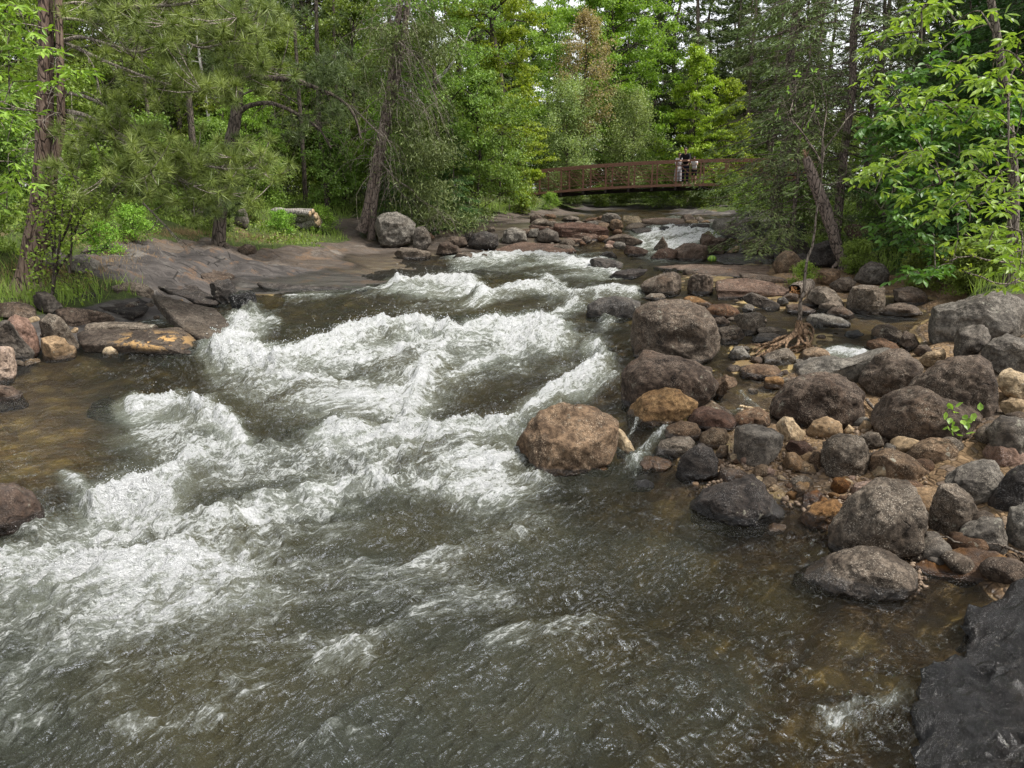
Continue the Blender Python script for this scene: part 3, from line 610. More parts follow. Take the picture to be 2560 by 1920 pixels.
('2',[(757,1445),(790,1385),(860,1372),(930,1390),(947,1445),(900,1480),(800,1475)],'black','dark domed boulder under the birch foliage',dict()),
('2',[(957,1425),(975,1360),(1040,1345),(1100,1370),(1112,1425),(1050,1445),(980,1445)],'grey','pale topped round boulder on the far bank, left of its twin',dict()),
('2',[(1162,1425),(1175,1370),(1230,1352),(1290,1380),(1302,1430),(1220,1445)],'grey','pale topped round boulder on the far bank, right of its twin',dict()),
('2',[(567,1505),(590,1440),(640,1430),(700,1460),(722,1495),(640,1515)],'dark','rounded brown rock right of the smaller grey boulder',dict()),
('2',[(663,1530),(700,1500),(780,1495),(817,1512),(815,1538),(700,1544)],'dark','flat wet rock at the upper rapids edge',dict(fac=1)),
('2',[(818,1524),(850,1500),(882,1512),(872,1534)],'dark','small stone right of the flat wet rock at the upper rapids',dict(sub=4)),
('2',[(1105,1405),(1130,1355),(1180,1352),(1175,1410)],'grey','stone standing between the two pale topped boulders',dict(sub=4)),
('2',[(720,1420),(750,1370),(790,1365),(780,1440)],'black','dark stone in the shade left of the dark domed boulder',dict(sub=4)),
('2',[(600,1440),(660,1400),(740,1405),(760,1450),(700,1470)],'dark','shaded rock under the low birch boughs',dict()),
('B',[(798,880),(815,820),(880,797),(960,810),(1002,850),(982,885),(900,905),(830,905)],'grey','greenish grey boulder on top of the rock pile below the bridge',dict()),
('B',[(878,915),(900,870),(960,855),(1012,880),(1022,945),(960,980),(890,965)],'brown','brown rounded stone in front of the greenish grey boulder',dict()),
('B',[(988,835),(1060,825),(1110,840),(1180,830),(1202,880),(1180,935),(1100,935),(1020,885)],'tan','pale split boulder right of the greenish grey boulder',dict(fac=2)),
('B',[(598,885),(680,850),(790,838),(802,890),(700,895)],'brown','sloping brown rock left of the greenish grey boulder',dict()),
('B',[(1618,905),(1640,870),(1740,865),(1772,905),(1700,920)],'tan','pale block at the lip of the falls',dict(fac=3,sub=4)),
('B',[(1775,905),(1800,872),(1850,868),(1890,900),(1830,912)],'tan','small pale stone right of the block at the lip of the falls',dict(fac=2,sub=4)),
('B',[(55,980),(110,945),(170,950),(202,990),(160,1025),(80,1020)],'brown','small rounded stone left of the pale topped boulder pair',dict(sub=4)),
('B',[(1058,1005),(1110,950),(1200,940),(1330,950),(1332,1005),(1200,1010)],'black','dark wet blocks at the left side of the falls',dict(fac=4)),
('B',[(1330,960),(1400,925),(1480,935),(1500,960),(1420,985),(1340,1000)],'wetblack','wet black rock in the lip of the falls',dict(fac=3)),
('B',[(428,1080),(470,1045),(600,1055),(642,1085),(620,1115),(450,1105)],'redbrown','flat brown rock with a tuft of green beside it',dict(fac=3)),
('B',[(578,1065),(640,1025),(720,1050),(732,1095),(650,1100)],'dark','small dark rock right of the flat brown rock with the tuft',dict(fac=2)),
('B',[(95,900),(100,830),(180,815),(232,860),(232,915)],'dark','dark lumpy rock under the left end of the bridge',dict(sub=4)),
('B',[(400,885),(430,845),(500,825),(580,840),(590,885)],'dark','shaded rock under the left third of the bridge',dict(sub=4)),
('B',[(1040,945),(1060,900),(1200,895),(1330,905),(1340,945),(1200,950)],'dark','stack of thin dark slabs right of the pale split boulder',dict(fac=3,D=.4)),
# right back
('3',[(845,1190),(870,1165),(920,1160),(970,1180),(1012,1222),(1007,1262),(900,1265)],'redbrown','lumpy red brown boulder behind the leaning broken trunk',dict(amp=.09)),
('3',[(900,1450),(930,1390),(990,1352),(1050,1370),(1092,1420),(1082,1470),(960,1475)],'grey','speckled grey boulder right of the leaning broken trunk',dict(amp=.09)),
('3',[(640,1340),(690,1265),(770,1240),(850,1290),(870,1340),(830,1375),(720,1385),(660,1380)],'black','dark overhanging mossy rock under the leaning broken trunk',dict(amp=.1,D=.7)),
('3',[(478,1170),(540,1158),(680,1158),(690,1235),(600,1245),(490,1245)],'wetblack','dark ledge with a bluish sheet of water sliding over it',dict(fac=3,D=.4)),
('4',[(800,395),(900,388),(1050,405),(1120,430),(1050,440),(900,420)],'dark','thin stone layer stacked above the long low slab',dict(D=.4,fac=2)),
('4',[(1110,300),(1160,290),(1200,310),(1230,345),(1160,350)],'black','shaded rock between the brown boulder and the trunk roots',dict()),
('4',[(1055,500),(1100,480),(1145,490),(1140,520),(1080,525)],'dark','small dark rock beneath the broken log',dict(sub=4)),
('4',[(860,555),(890,530),(925,545),(935,570),(880,575)],'grey','small pointed grey stone under the beam shaped rock',dict(sub=4,fac=3)),
('4',[(60,255),(0,250),(-60,262),(-60,285),(80,290)],'dark','flat rock at the back edge of the white water',dict(fac=2)),
('4',[(1040,505),(1070,500),(1092,530),(1060,545),(1030,535)],'black','small black stone at the end of the beam shaped rock',dict(sub=4)),
]

SL = [
('L',[(640,200),(740,120),(860,80),(1100,85),(1250,140),(1382,212),(1330,292),(1240,308),(1000,272),(800,228)],[.26,.32,.34,.32,.28,.18,.13,.13,.17,.22],.16,'black','wide flat dark slab on the left bank below the grass',{}),
('L',[(1370,10),(1480,-30),(1750,10),(1950,150),(2012,192),(1975,212),(1800,190),(1600,120),(1470,65)],[.28,.30,.22,.1,.08,.07,.14,.2,.25],.18,'black','flat dark slab upstream of the wide flat slab',{}),
('L',[(1400,135),(1470,140),(1600,172),(1800,222),(1990,262),(2092,370),(2202,540),(2100,582),(1900,550),(1760,480),(1640,385),(1500,250)],[.44,.44,.40,.30,.20,.10,.03,.02,.09,.16,.25,.36],.17,'slab','big tilted dark slab propped up at the left edge of the rapids',{}),
('L',[(702,490),(800,452),(1000,440),(1300,440),(1680,435),(1765,500),(1882,622),(1750,668),(1550,632),(1300,612),(1050,592),(900,590),(738,588)],[.19,.22,.22,.22,.20,.14,.03,.05,.11,.13,.14,.15,.15],.12,'slab','long thick slab with a bare tan patch over the brown pool',dict(patch=(1430,560,330,75))),
('L',[(770,432),(800,397),(950,387),(1300,395),(1450,422),(1320,444),(1000,440),(800,448)],[.27,.28,.28,.27,.24,.24,.24,.24],.09,'dark','thin upper slab lying on the long thick slab',{}),
('L',[(510,275),(620,250),(800,270),(1000,310),(1052,337),(850,352),(740,390),(660,400),(590,350)],[.30,.31,.26,.18,.14,.12,.10,.12,.2],.2,'dark','dark sloping slab behind the dark tilted block',{}),
('4',[(440,356),(600,345),(1000,350),(1012,398),(880,402),(700,394),(600,376)],[.04,.06,.08,.06,.04,.03,.02],.14,'redbrown','broad flat brown bedrock sheet above the stone ledge',{}),
('4',[(735,325),(800,300),(900,302),(1020,320),(1012,344),(880,342),(780,340)],[.02,.05,.06,.06,.04,.03,.02],.12,'dark','flat wet bedrock sheet right of the green ball',dict(wetx=.4)),
('4',[(738,425),(800,412),(900,412),(1000,428),(1112,470),(1080,484),(900,476),(750,470)],[.26,.30,.30,.26,.12,.08,.12,.16],.2,'redbrown','long low slab forming the right part of the stone ledge',{}),
('S',[(2500,150),(2260,235),(2130,320),(2040,385),(1960,450),(1930,600),(1845,650),(1780,740),(1750,900),(1790,1200),(2600,1350)],[.30,.14,.06,.03,.02,.02,.02,.02,.03,.04,.40],.3,'wetblack','big wet black slab filling the bottom right corner',dict(noise=.06,wetx=.5)),
('5',[(1755,835),(1850,795),(1950,765),(2100,780),(2190,830),(2160,880),(1950,905),(1830,892)],[.03,.08,.12,.14,.10,.05,.0,-.01],.2,'wetorange','wet slab streaked orange and tan beside the half submerged boulder',dict(noise=.02)),
('2',[(905,1478),(1000,1450),(1070,1432),(1200,1440),(1350,1450),(1402,1478),(1300,1488),(1100,1492),(930,1496)],[.08,.2,.25,.25,.2,.1,.08,.08,.08],.3,'redbrown','long flat reddish ledge at the back edge of the upper rapids',{}),
('B',[(328,905),(500,890),(700,896),(860,945),(882,965),(700,960),(400,945),(330,930)],[.4,.4,.4,.3,.25,.3,.35,.35],.3,'redbrown','long reddish ledge left of the rock pile below the bridge',{}),
('B',[(1198,862),(1400,846),(1620,856),(1632,895),(1400,898),(1210,885)],[.15,.18,.2,.12,.1,.1],.25,'redbrown','long low purplish ledge behind the falls',{}),
('B',[(88,915),(300,940),(560,960),(700,980),(792,1030),(700,1045),(500,1010),(200,950)],[.3,.3,.25,.2,.1,.1,.15,.25],.25,'redbrown','long sloping ledge running down behind the twin boulders',{}),
('B',[(1500,920),(1620,905),(1870,905),(1872,925),(1700,935),(1540,935)],[.12,.14,.16,.12,.1,.1],.2,'black','thin dark ledge across the top of the falls',dict(wetx=.4)),
('4',[(570,620),(700,600),(820,640),(780,665),(640,660)],[.03,.05,.04,.02,.02],.12,'dark','low flat stone awash behind the largest rounded boulder',{}),
('6',[(1290,455),(1400,462),(1700,478),(1850,490),(1700,500),(1400,498),(1330,480)],[.10,.10,.06,.02,.0,.01,.03],.14,'black','dark undercut edge of the bedrock slope at the head of the rapids',{}),
('L',[(1020,60),(1180,20),(1330,30),(1420,90),(1350,120),(1200,100),(1080,95)],[.42,.45,.42,.32,.28,.32,.38],.16,'dark','flat slab tucked between the grass and the two dark slabs',{}),
('L',[(760,255),(960,285),(1180,325),(1240,345),(1100,352),(900,335),(780,300)],[.12,.11,.10,.08,.06,.07,.1],.1,'black','low dark slab showing under the wide flat dark slab',{}),
('6',[(700,330),(860,350),(1000,400),(960,425),(820,415),(690,380)],[.42,.36,.25,.2,.25,.36],.12,'dark','broken bedrock step crossing the middle of the slope',{}),
('6',[(560,365),(700,385),(800,425),(740,445),(600,430),(540,400)],[.42,.36,.26,.22,.3,.38],.12,'grey','grey bedrock step above the wide dark slabs',{}),
('6',[(1000,395),(1100,380),(1180,420),(1100,455),(1020,440)],[.26,.26,.16,.12,.18],.12,'dark','dark bedrock step behind the lumpy black rock',{}),
]
# ------------------------------------------------------------------ foam strokes (authored on the undisturbed surface)
# density, width and height trims applied to every stroke
FW, FD, FH = .88, .97, .78
def wl(l): return [tf('W', p) for p in l]
def fl(l): return [tf('F', p) for p in l]
ST = [  # points (2212-px photo coords of the still water surface), half width px, density, crest height m
 ([(1000,553),(1100,549),(1200,553),(1290,575)],11,.85,.07), ([(860,622),(930,612),(1010,618),(1045,640)],10,1,.20), ([(1060,634),(1150,628),(1260,635),(1370,628)],7,.75,.07),
 ([(620,640),(760,633),(860,630)],4,.6,.02), ([(530,700),(500,745),(545,765)],17,.95,.12), ([(520,655),(565,690),(600,700)],5,.5,.02),
 ([(470,778),(600,800),(680,775),(760,738),(850,725),(930,724),(990,735),(1060,716),(1130,704),(1200,722)],13,1.05,.22),
 ([(700,795),(830,782),(930,765),(1050,742),(1190,738)],22,.72,.0), ([(560,810),(680,835),(760,860),(860,885),(900,840),(930,795)],25,.72,.04),
 ([(935,790),(905,850),(880,905)],13,.95,.14), ([(970,822),(1040,785),(1130,757)],6,.9,.06), ([(1290,755),(1290,790),(1250,832),(1180,872),(1100,922),(960,955)],12,.95,.12),
 ([(1100,930),(1000,970),(900,945),(800,962),(720,940)],20,1.0,.10), ([(290,885),(370,873),(450,900),(520,955)],14,1.0,.12),
 ([(320,925),(400,960),(500,1000),(650,1005),(800,1000),(950,990),(1080,1035)],36,.62,.0), ([(430,1000),(360,1062),(300,1075)],16,.95,.14),
 ([(205,1095),(280,1072),(360,1095)],16,1.0,.12), ([(140,1035),(190,1070)],9,.6,.0), ([(560,1080),(700,1060),(780,1035),(900,1055),(1090,1040)],18,.68,.05),
 ([(90,1165),(250,1185),(380,1160),(500,1130),(700,1110)],42,.62,.02), ([(-60,1240),(150,1262),(350,1255),(520,1255)],38,.95,.10), ([(-60,1340),(200,1340),(420,1335)],48,.55,.0),
 ([(540,1275),(700,1242),(860,1252),(970,1230)],24,0.41,.01), ([(880,1235),(1000,1200),(1120,1168)],10,0.369,.0), ([(1000,1290),(1060,1300),(1110,1320)],14,0.41,.01),
 ([(200,1475),(400,1432),(600,1412),(860,1372)],10,0.41,.01), ([(-20,1570),(120,1535),(240,1500)],16,0.3444,.0), ([(690,1438),(730,1425),(790,1420)],10,0.656,.02),
 ([(1400,507),(1440,500),(1530,497)],10,1.1,.04), ([(1420,532),(1460,522),(1500,515)],10,1.1,.04), ([(1360,520),(1390,530)],4,1,.02),
 ([(1480,530),(1440,548)],6,.8,.02), ([(1780,768),(1830,764),(1862,772)],8,1,.05), ([(1800,790),(1850,795)],7,.8,.02), ([(1600,845),(1640,885),(1520,895)],5,.5,.02),
 ([(1370,1002),(1440,925)],7,.65,.02), ([(1180,600),(1250,650),(1200,690)],9,.62,.03), ([(1290,640),(1310,690)],7,.7,.03), ([(1330,592),(1280,572)],6,.85,.03),
 ([(1790,1568),(1880,1535),(1945,1505)],10,.5,.0), ([(900,1330),(1040,1295)],10,.4,0), ([(0,1130),(80,1150)],14,.55,.02), ([(640,1640),(720,1600),(780,1590)],8,.42,.0),
 ([(300,690),(360,700)],5,.6,.0), ([(1120,1030),(1160,1036)],4,.8,0), ([(1500,790),(1540,760)],5,.4,0),([(1390,900),(1340,985)],5,.4,0),
 ([(380,1210),(520,1200),(640,1180)],16,.55,.03), ([(600,1330),(760,1300),(900,1290)],10,.42,.0), ([(100,1420),(300,1390),(470,1360)],14,.45,.0),
 ([(1060,1400),(1150,1370),(1260,1360)],10,.38,0), ([(250,1600),(340,1570),(480,1560)],10,.4,0),([(800,620),(720,628),(640,630)],5,.6,.03),
]
def stroke_fields(px, py):
    F = np.zeros(len(px)); A = np.zeros(len(px)); H = np.zeros(len(px))
    wob = fbm(np.stack([px*.02, py*.03, px*0], 1), 3, 31)*14
    for pts, w, dn, hh in ST:
        w, dn, hh = (w*FW, dn*FD, hh*FH) if pts[0][1] < 1280 else (w*1.35, dn*.74, 0)
        P = np.array(pts, float); best = np.full(len(px), 1e9)
        m = (px > P[:, 0].min()-w*8) & (px < P[:, 0].max()+w*8) & (py > P[:, 1].min()-w*6) & (py < P[:, 1].max()+w*6)
        if not m.any(): continue
        x = px[m]; y = py[m]+wob[m]*min(1, w/12); b = np.full(len(x), 1e9)
        for p, q in zip(P[:-1], P[1:]):
            e = q-p; t = np.clip(((x-p[0])*e[0]+(y-p[1])*e[1])/(e@e), 0, 1)
            dx = (x-p[0]-t*e[0])/1.5; dy = (y-p[1]-t*e[1])
            dy = np.where(dy > 0, dy/1.7, dy)      # foam trails downstream of a crest
            b = np.minimum(b, np.hypot(dx, dy))
        F[m] = np.maximum(F[m], dn*np.exp(-(b/w)**2)); A[m] = np.maximum(A[m], dn*np.exp(-(b/(w*3.2))**2))
        H[m] = np.maximum(H[m], hh*np.exp(-(b/(w*1.2))**2))
    return F, A, H

# ------------------------------------------------------------------ water sheet
def build_water():
    yt = np.geomspace(1.0, 46, 6000); pyt = proj(0*yt, yt, W(yt))[1]
    # rows uniform in angle inside the photo, coarser before it
    rows = []
    pt = np.arange(478, 1760, 2.3)
    o = np.argsort(pyt); ys = np.interp(pt, pyt[o], yt[o])[::-1]
    rows = np.concatenate([np.linspace(.9, ys[0], 24)[:-1], ys, np.linspace(ys[-1], 46, 30)[1:]])
    # insert rows on the falls
    rows = np.unique(np.concatenate([rows, np.linspace(23.3, 26.2, 26)]))
    U = np.linspace(-.84, .84, 860)
    u, y = np.meshgrid(U, rows)
    x = u*(y+1.1)
    x = x.ravel(); y = y.ravel(); z0 = W(y)
    px, py = proj(x, y, z0)
    F, A, H = stroke_fields(px, py)
    tr = terr(x, y); dep = z0-tr
    # calm places
    calm = np.exp(-(((px-90)/260)**2+((py-930)/120)**2)**2)+np.exp(-(((px-1930)/160)**2+((py-690)/30)**2)**2)+np.exp(-(((px-1750)/150)**2+((py-820)/80)**2)**2)*.7
    calm += sstep(1330, 1500, px)*sstep(800, 860, py)*(1-sstep(1080, 1200, py))*.8
    calm += .12*sstep(1250, 1700, px)*sstep(1050, 1200, py)
    calm = np.clip(calm, 0, 1)
    T = np.clip(.42+.8*A+.25*F, 0, 1.15)*(1-.85*calm)
    T = T*(.55+.45*sstep(.02, .2, dep))
    T = np.where(y > 20, T*.6, T)
    # flow-aligned coordinates: s along the current, t across
    wx = fbm(np.stack([x*.35, y*.35, x*0], 1), 3, 41)*.8; wy = fbm(np.stack([x*.35+9, y*.35, x*0], 1), 3, 43)*.8
    ca, sa = math.cos(math.radians(42)), math.sin(math.radians(42))
    X, Y = x+wx, y+wy
    s = X*ca+Y*sa; t = -X*sa+Y*ca
    def nn(fs, ft, oc, sd): return ridge(np.stack([s*fs, t*ft, 0*s+.7*sd], 1), oc, sd)
    h = .105*T*(nn(.9, 1.5, 2, 51)) + .072*T*(nn(2.2, 3.4, 3, 55)) + .042*(T*.9+.30)*(1-.7*calm)*nn(4.6, 7.0, 3, 59) + .015*(.35+T)*(1-.6*calm)*nn(10, 17, 3, 63)
    h += .006*(.35+T)*(1-.5*calm)*vn(np.stack([s*22, t*38, s*0], 1), 67)
    fine = fbm(np.stack([X*14, Y*14, 0*X], 1), 3, 71)
    h += F*(.028*fine+.05*nn(3.2, 7.5, 3, 75))
    # froth lumps
    h += H*.85*(.85+.8*fbm(np.stack([s*1.2, t*2.6, 0*X], 1), 3, 79)+.25*nn(3, 7, 2, 80))
    h -= .03*(T)
    h *= np.where(dep < .05, np.clip(.35+dep*12, .2, 1), 1)
    # let it run into a raised pool at far left
    zl = .05*np.exp(-(((px-40)/230)**2+((py-930)/150)**2)**2)
    z = z0+h+zl
    cols = len(U); rws = len(rows)
    idx = np.arange(rws*cols).reshape(rws, cols)
    q = np.stack([idx[:-1, :-1], idx[:-1, 1:], idx[1:, 1:], idx[1:, :-1]], -1).reshape(-1, 4)
    keep = (tr < z0+.18)
    q = q[keep[q].any(1)]
    used = np.unique(q); rem = np.full(len(x), -1); rem[used] = np.arange(len(used)); q = rem[q]
    V = np.stack([x, y, z], 1)[used]
    sn = (.5+.5*np.clip(h/(.05+.12*T), -1, 1))
    brk = fbm(np.stack([s*1.1, t*2.6, 0*s], 1), 4, 83)
    foam = np.clip(F*1.0+A*.36*(1+1.9*brk)+.12*T*(1-calm)*(1+1.7*brk), 0, 1.2)*(1-.8*calm*(F < .3))
    foam = foam+.25*(sn-.5)*np.clip(A*1.6, 0, 1)
    foam = np.where(tr > z0-.01, 0, foam)
    me = mkmesh('water', V, [q], M['water'], True, {'foam': foam[used], 'aer': np.clip(A[used]*(1+.5*brk[used]), 0, 1), 'dep': np.clip(dep[used], 0, 1), 'sx': s[used], 'tx': t[used], 'calm': calm[used], 'turb': T[used]})
    o = link('water', me); tag(o, 'river rushing down in white rapids between rocky banks', None, None, 'structure')
    # spray ---------------------------------------------------------
    rg = np.random.default_rng(11)
    w = (F**2.2)*H*np.maximum(y, 2)**.6; w[y > 27] = 0; w = np.where(tr > z0, 0, w)
    w /= w.sum(); N = 7000
    k = rg.choice(len(x), N, p=w)
    hh = rg.exponential(.035, N)*(H[k]/.12)**.6
    C = np.stack([x[k]+rg.normal(0, .035, N), y[k]+rg.normal(0, .05, N), z[k]+hh], 1)
    r = rg.uniform(.001, .0032, N)*(.5+y[k]/11)
    base = np.array([[1, 0, 0], [-1, 0, 0], [0, 1, 0], [0, -1, 0], [0, 0, 1.4], [0, 0, -1.4]], float)
    fc = np.array([[0, 2, 4], [2, 1, 4], [1, 3, 4], [3, 0, 4], [2, 0, 5], [1, 2, 5], [3, 1, 5], [0, 3, 5]])
    VV = (C[:, None, :]+base[None]*r[:, None, None]*rg.uniform(.6, 1.5, (N, 1, 3))).reshape(-1, 3)
    FF = (fc[None]+6*np.arange(N)[:, None, None]).reshape(-1, 3)
    o = link('spray', mkmesh('spray', VV, [FF], M['spray'])); tag(o, 'white spray droplets thrown up by the rapids', None, None, 'stuff')

def water_mat():
    t = NT('river_water')
    s = t.attr('sx'); q = t.attr('tx'); cv = t.n('ShaderNodeCombineXYZ'); t.set(cv.inputs[0], t.math('MULTIPLY', s, .80)); t.set(cv.inputs[1], t.math('MULTIPLY', q, 2.0))
    P = t.pos(); sz = t.n('ShaderNodeSeparateXYZ'); t.set(sz.inputs[0], P); t.set(cv.inputs[2], t.math('MULTIPLY', sz.outputs[2], .8))
    fv = cv.outputs[0]
    foam = t.attr('foam'); aer = t.attr('aer'); dep = t.attr('dep'); calm = t.attr('calm')
    n1 = t.noise(fv, 3.0, 8, .62, 2.2); n2 = t.noise(fv, 11, 6, .7, 2.2); n3 = t.noise(P, 42, 4, .7, 1.0)
    lace = t.n('ShaderNodeTexVoronoi', feature='DISTANCE_TO_EDGE'); 
    wv = t.n('ShaderNodeVectorMath', operation='ADD'); t.set(wv.inputs[0], fv)
    nz = t.n('ShaderNodeTexNoise'); t.set(nz.inputs['Vector'], fv); t.set(nz.inputs['Scale'], 5.0); t.set(nz.inputs['Detail'], 5)
    vs = t.n('ShaderNodeVectorMath', operation='SCALE'); t.set(vs.inputs[0], nz.outputs['Color']); t.set(vs.inputs['Scale'], .45); t.set(wv.inputs[1], vs.outputs[0])
    t.set(lace.inputs['Vector'], wv.outputs[0]); t.set(lace.inputs['Scale'], 7.5)
    lc = t.ramp(lace.outputs['Distance'], 0, .16, 1, 0)
    f = t.math('ADD', t.math('MULTIPLY', foam, 1.0), t.math('MULTIPLY_ADD', n1, 2.9, -1.45))
    f = t.math('ADD', f, t.math('MULTIPLY_ADD', n2, 2.1, -1.05)); f = t.math('ADD', f, t.math('MULTIPLY_ADD', n3, .9, -.45))
    f = t.math('ADD', f, t.math('MULTIPLY_ADD', lc, .28, -.10))
    mask = t.ramp(f, .62, 1.12)
    mask = t.math('MULTIPLY', mask, t.ramp(foam, .05, .30))
    soft = t.ramp(f, .10, .95, 0, .38)
    soft = t.math('MULTIPLY', soft, t.ramp(foam, .10, .45))
    # water body
    murk = t.mix(t.ramp(aer, .3, 1.0), (.036, .040, .031), (.12, .13, .105))
    murk = t.mix(t.ramp(t.noise(P, .8, 3), .4, .65), murk, t.mix(.5, murk, (.050, .042, .018)))
    dif = t.n('ShaderNodeBsdfDiffuse'); t.set(dif.inputs[0], murk)
    tr = t.n('ShaderNodeBsdfTransparent')
    t.set(tr.inputs[0], t.mix(t.ramp(dep, 0, .4), (1, .98, .93), (.80, .74, .42)))
    opac = t.math('MAXIMUM', t.ramp(dep, .10, .60, .03, .88), t.ramp(aer, .2, .8, 0, .85))
    body = t.mixsh(opac, tr.outputs[0], dif.outputs[0])
    # ripples
    pv = t.map(P, sc_=(1, 1.25, .8)); b0 = t.noise(pv, 2.1, 4, .6, 3.2); b1 = t.noise(pv, 6.5, 4, .6, 3.0); b2 = t.noise(fv, 20, 4, .6, 2.0); b3 = t.noise(P, 70, 2, .5)
    hh = t.math('ADD', t.math('MULTIPLY', b1, 1.7), t.math('MULTIPLY', b2, .22)); hh = t.math('ADD', hh, t.math('MULTIPLY', b0, 6.0)); hh = t.math('ADD', hh, t.math('MULTIPLY', b3, .04))
    amp = t.math('MULTIPLY_ADD', t.attr('turb'), .055, t.math('MULTIPLY_ADD', calm, -.034, .052))
    nd = t.n('ShaderNodeBump'); t.set(nd.inputs['Height'], hh); t.set(nd.inputs['Strength'], 1.0); t.set(nd.inputs['Distance'], t.math('MULTIPLY', amp, 1.5))
    nb = nd.outputs[0]
    fr = t.n('ShaderNodeFresnel'); t.set(fr.inputs['IOR'], 1.52); t.set(fr.inputs['Normal'], nb)
    gl = t.n('ShaderNodeBsdfGlossy'); t.set(gl.inputs['Roughness'], .10); t.set(gl.inputs['Normal'], nb); t.set(gl.inputs['Color'], (1, 1, 1))
    w = t.mixsh(fr.outputs[0], body, gl.outputs[0])
    # foam
    fb = t.bump(t.math('ADD', f, t.math('MULTIPLY', n3, .7)), 1.0, .03)
    fd = t.pbr(t.mix(t.ramp(f, .55, 1.6), (.42, .45, .40), (.82, .83, .83)), .55, fb, .3)
    ft = t.n('ShaderNodeBsdfTranslucent'); t.set(ft.inputs[0], (.8, .82, .8))
    fs = t.mixsh(.15, fd, ft.outputs[0])
    return t.done(t.mixsh(t.math('MAXIMUM', mask, soft), w, fs))
M['water'] = water_mat()
_s = NT('spray'); M['spray'] = _s.done(_s.pbr((.85, .87, .88), .2, None, .6))

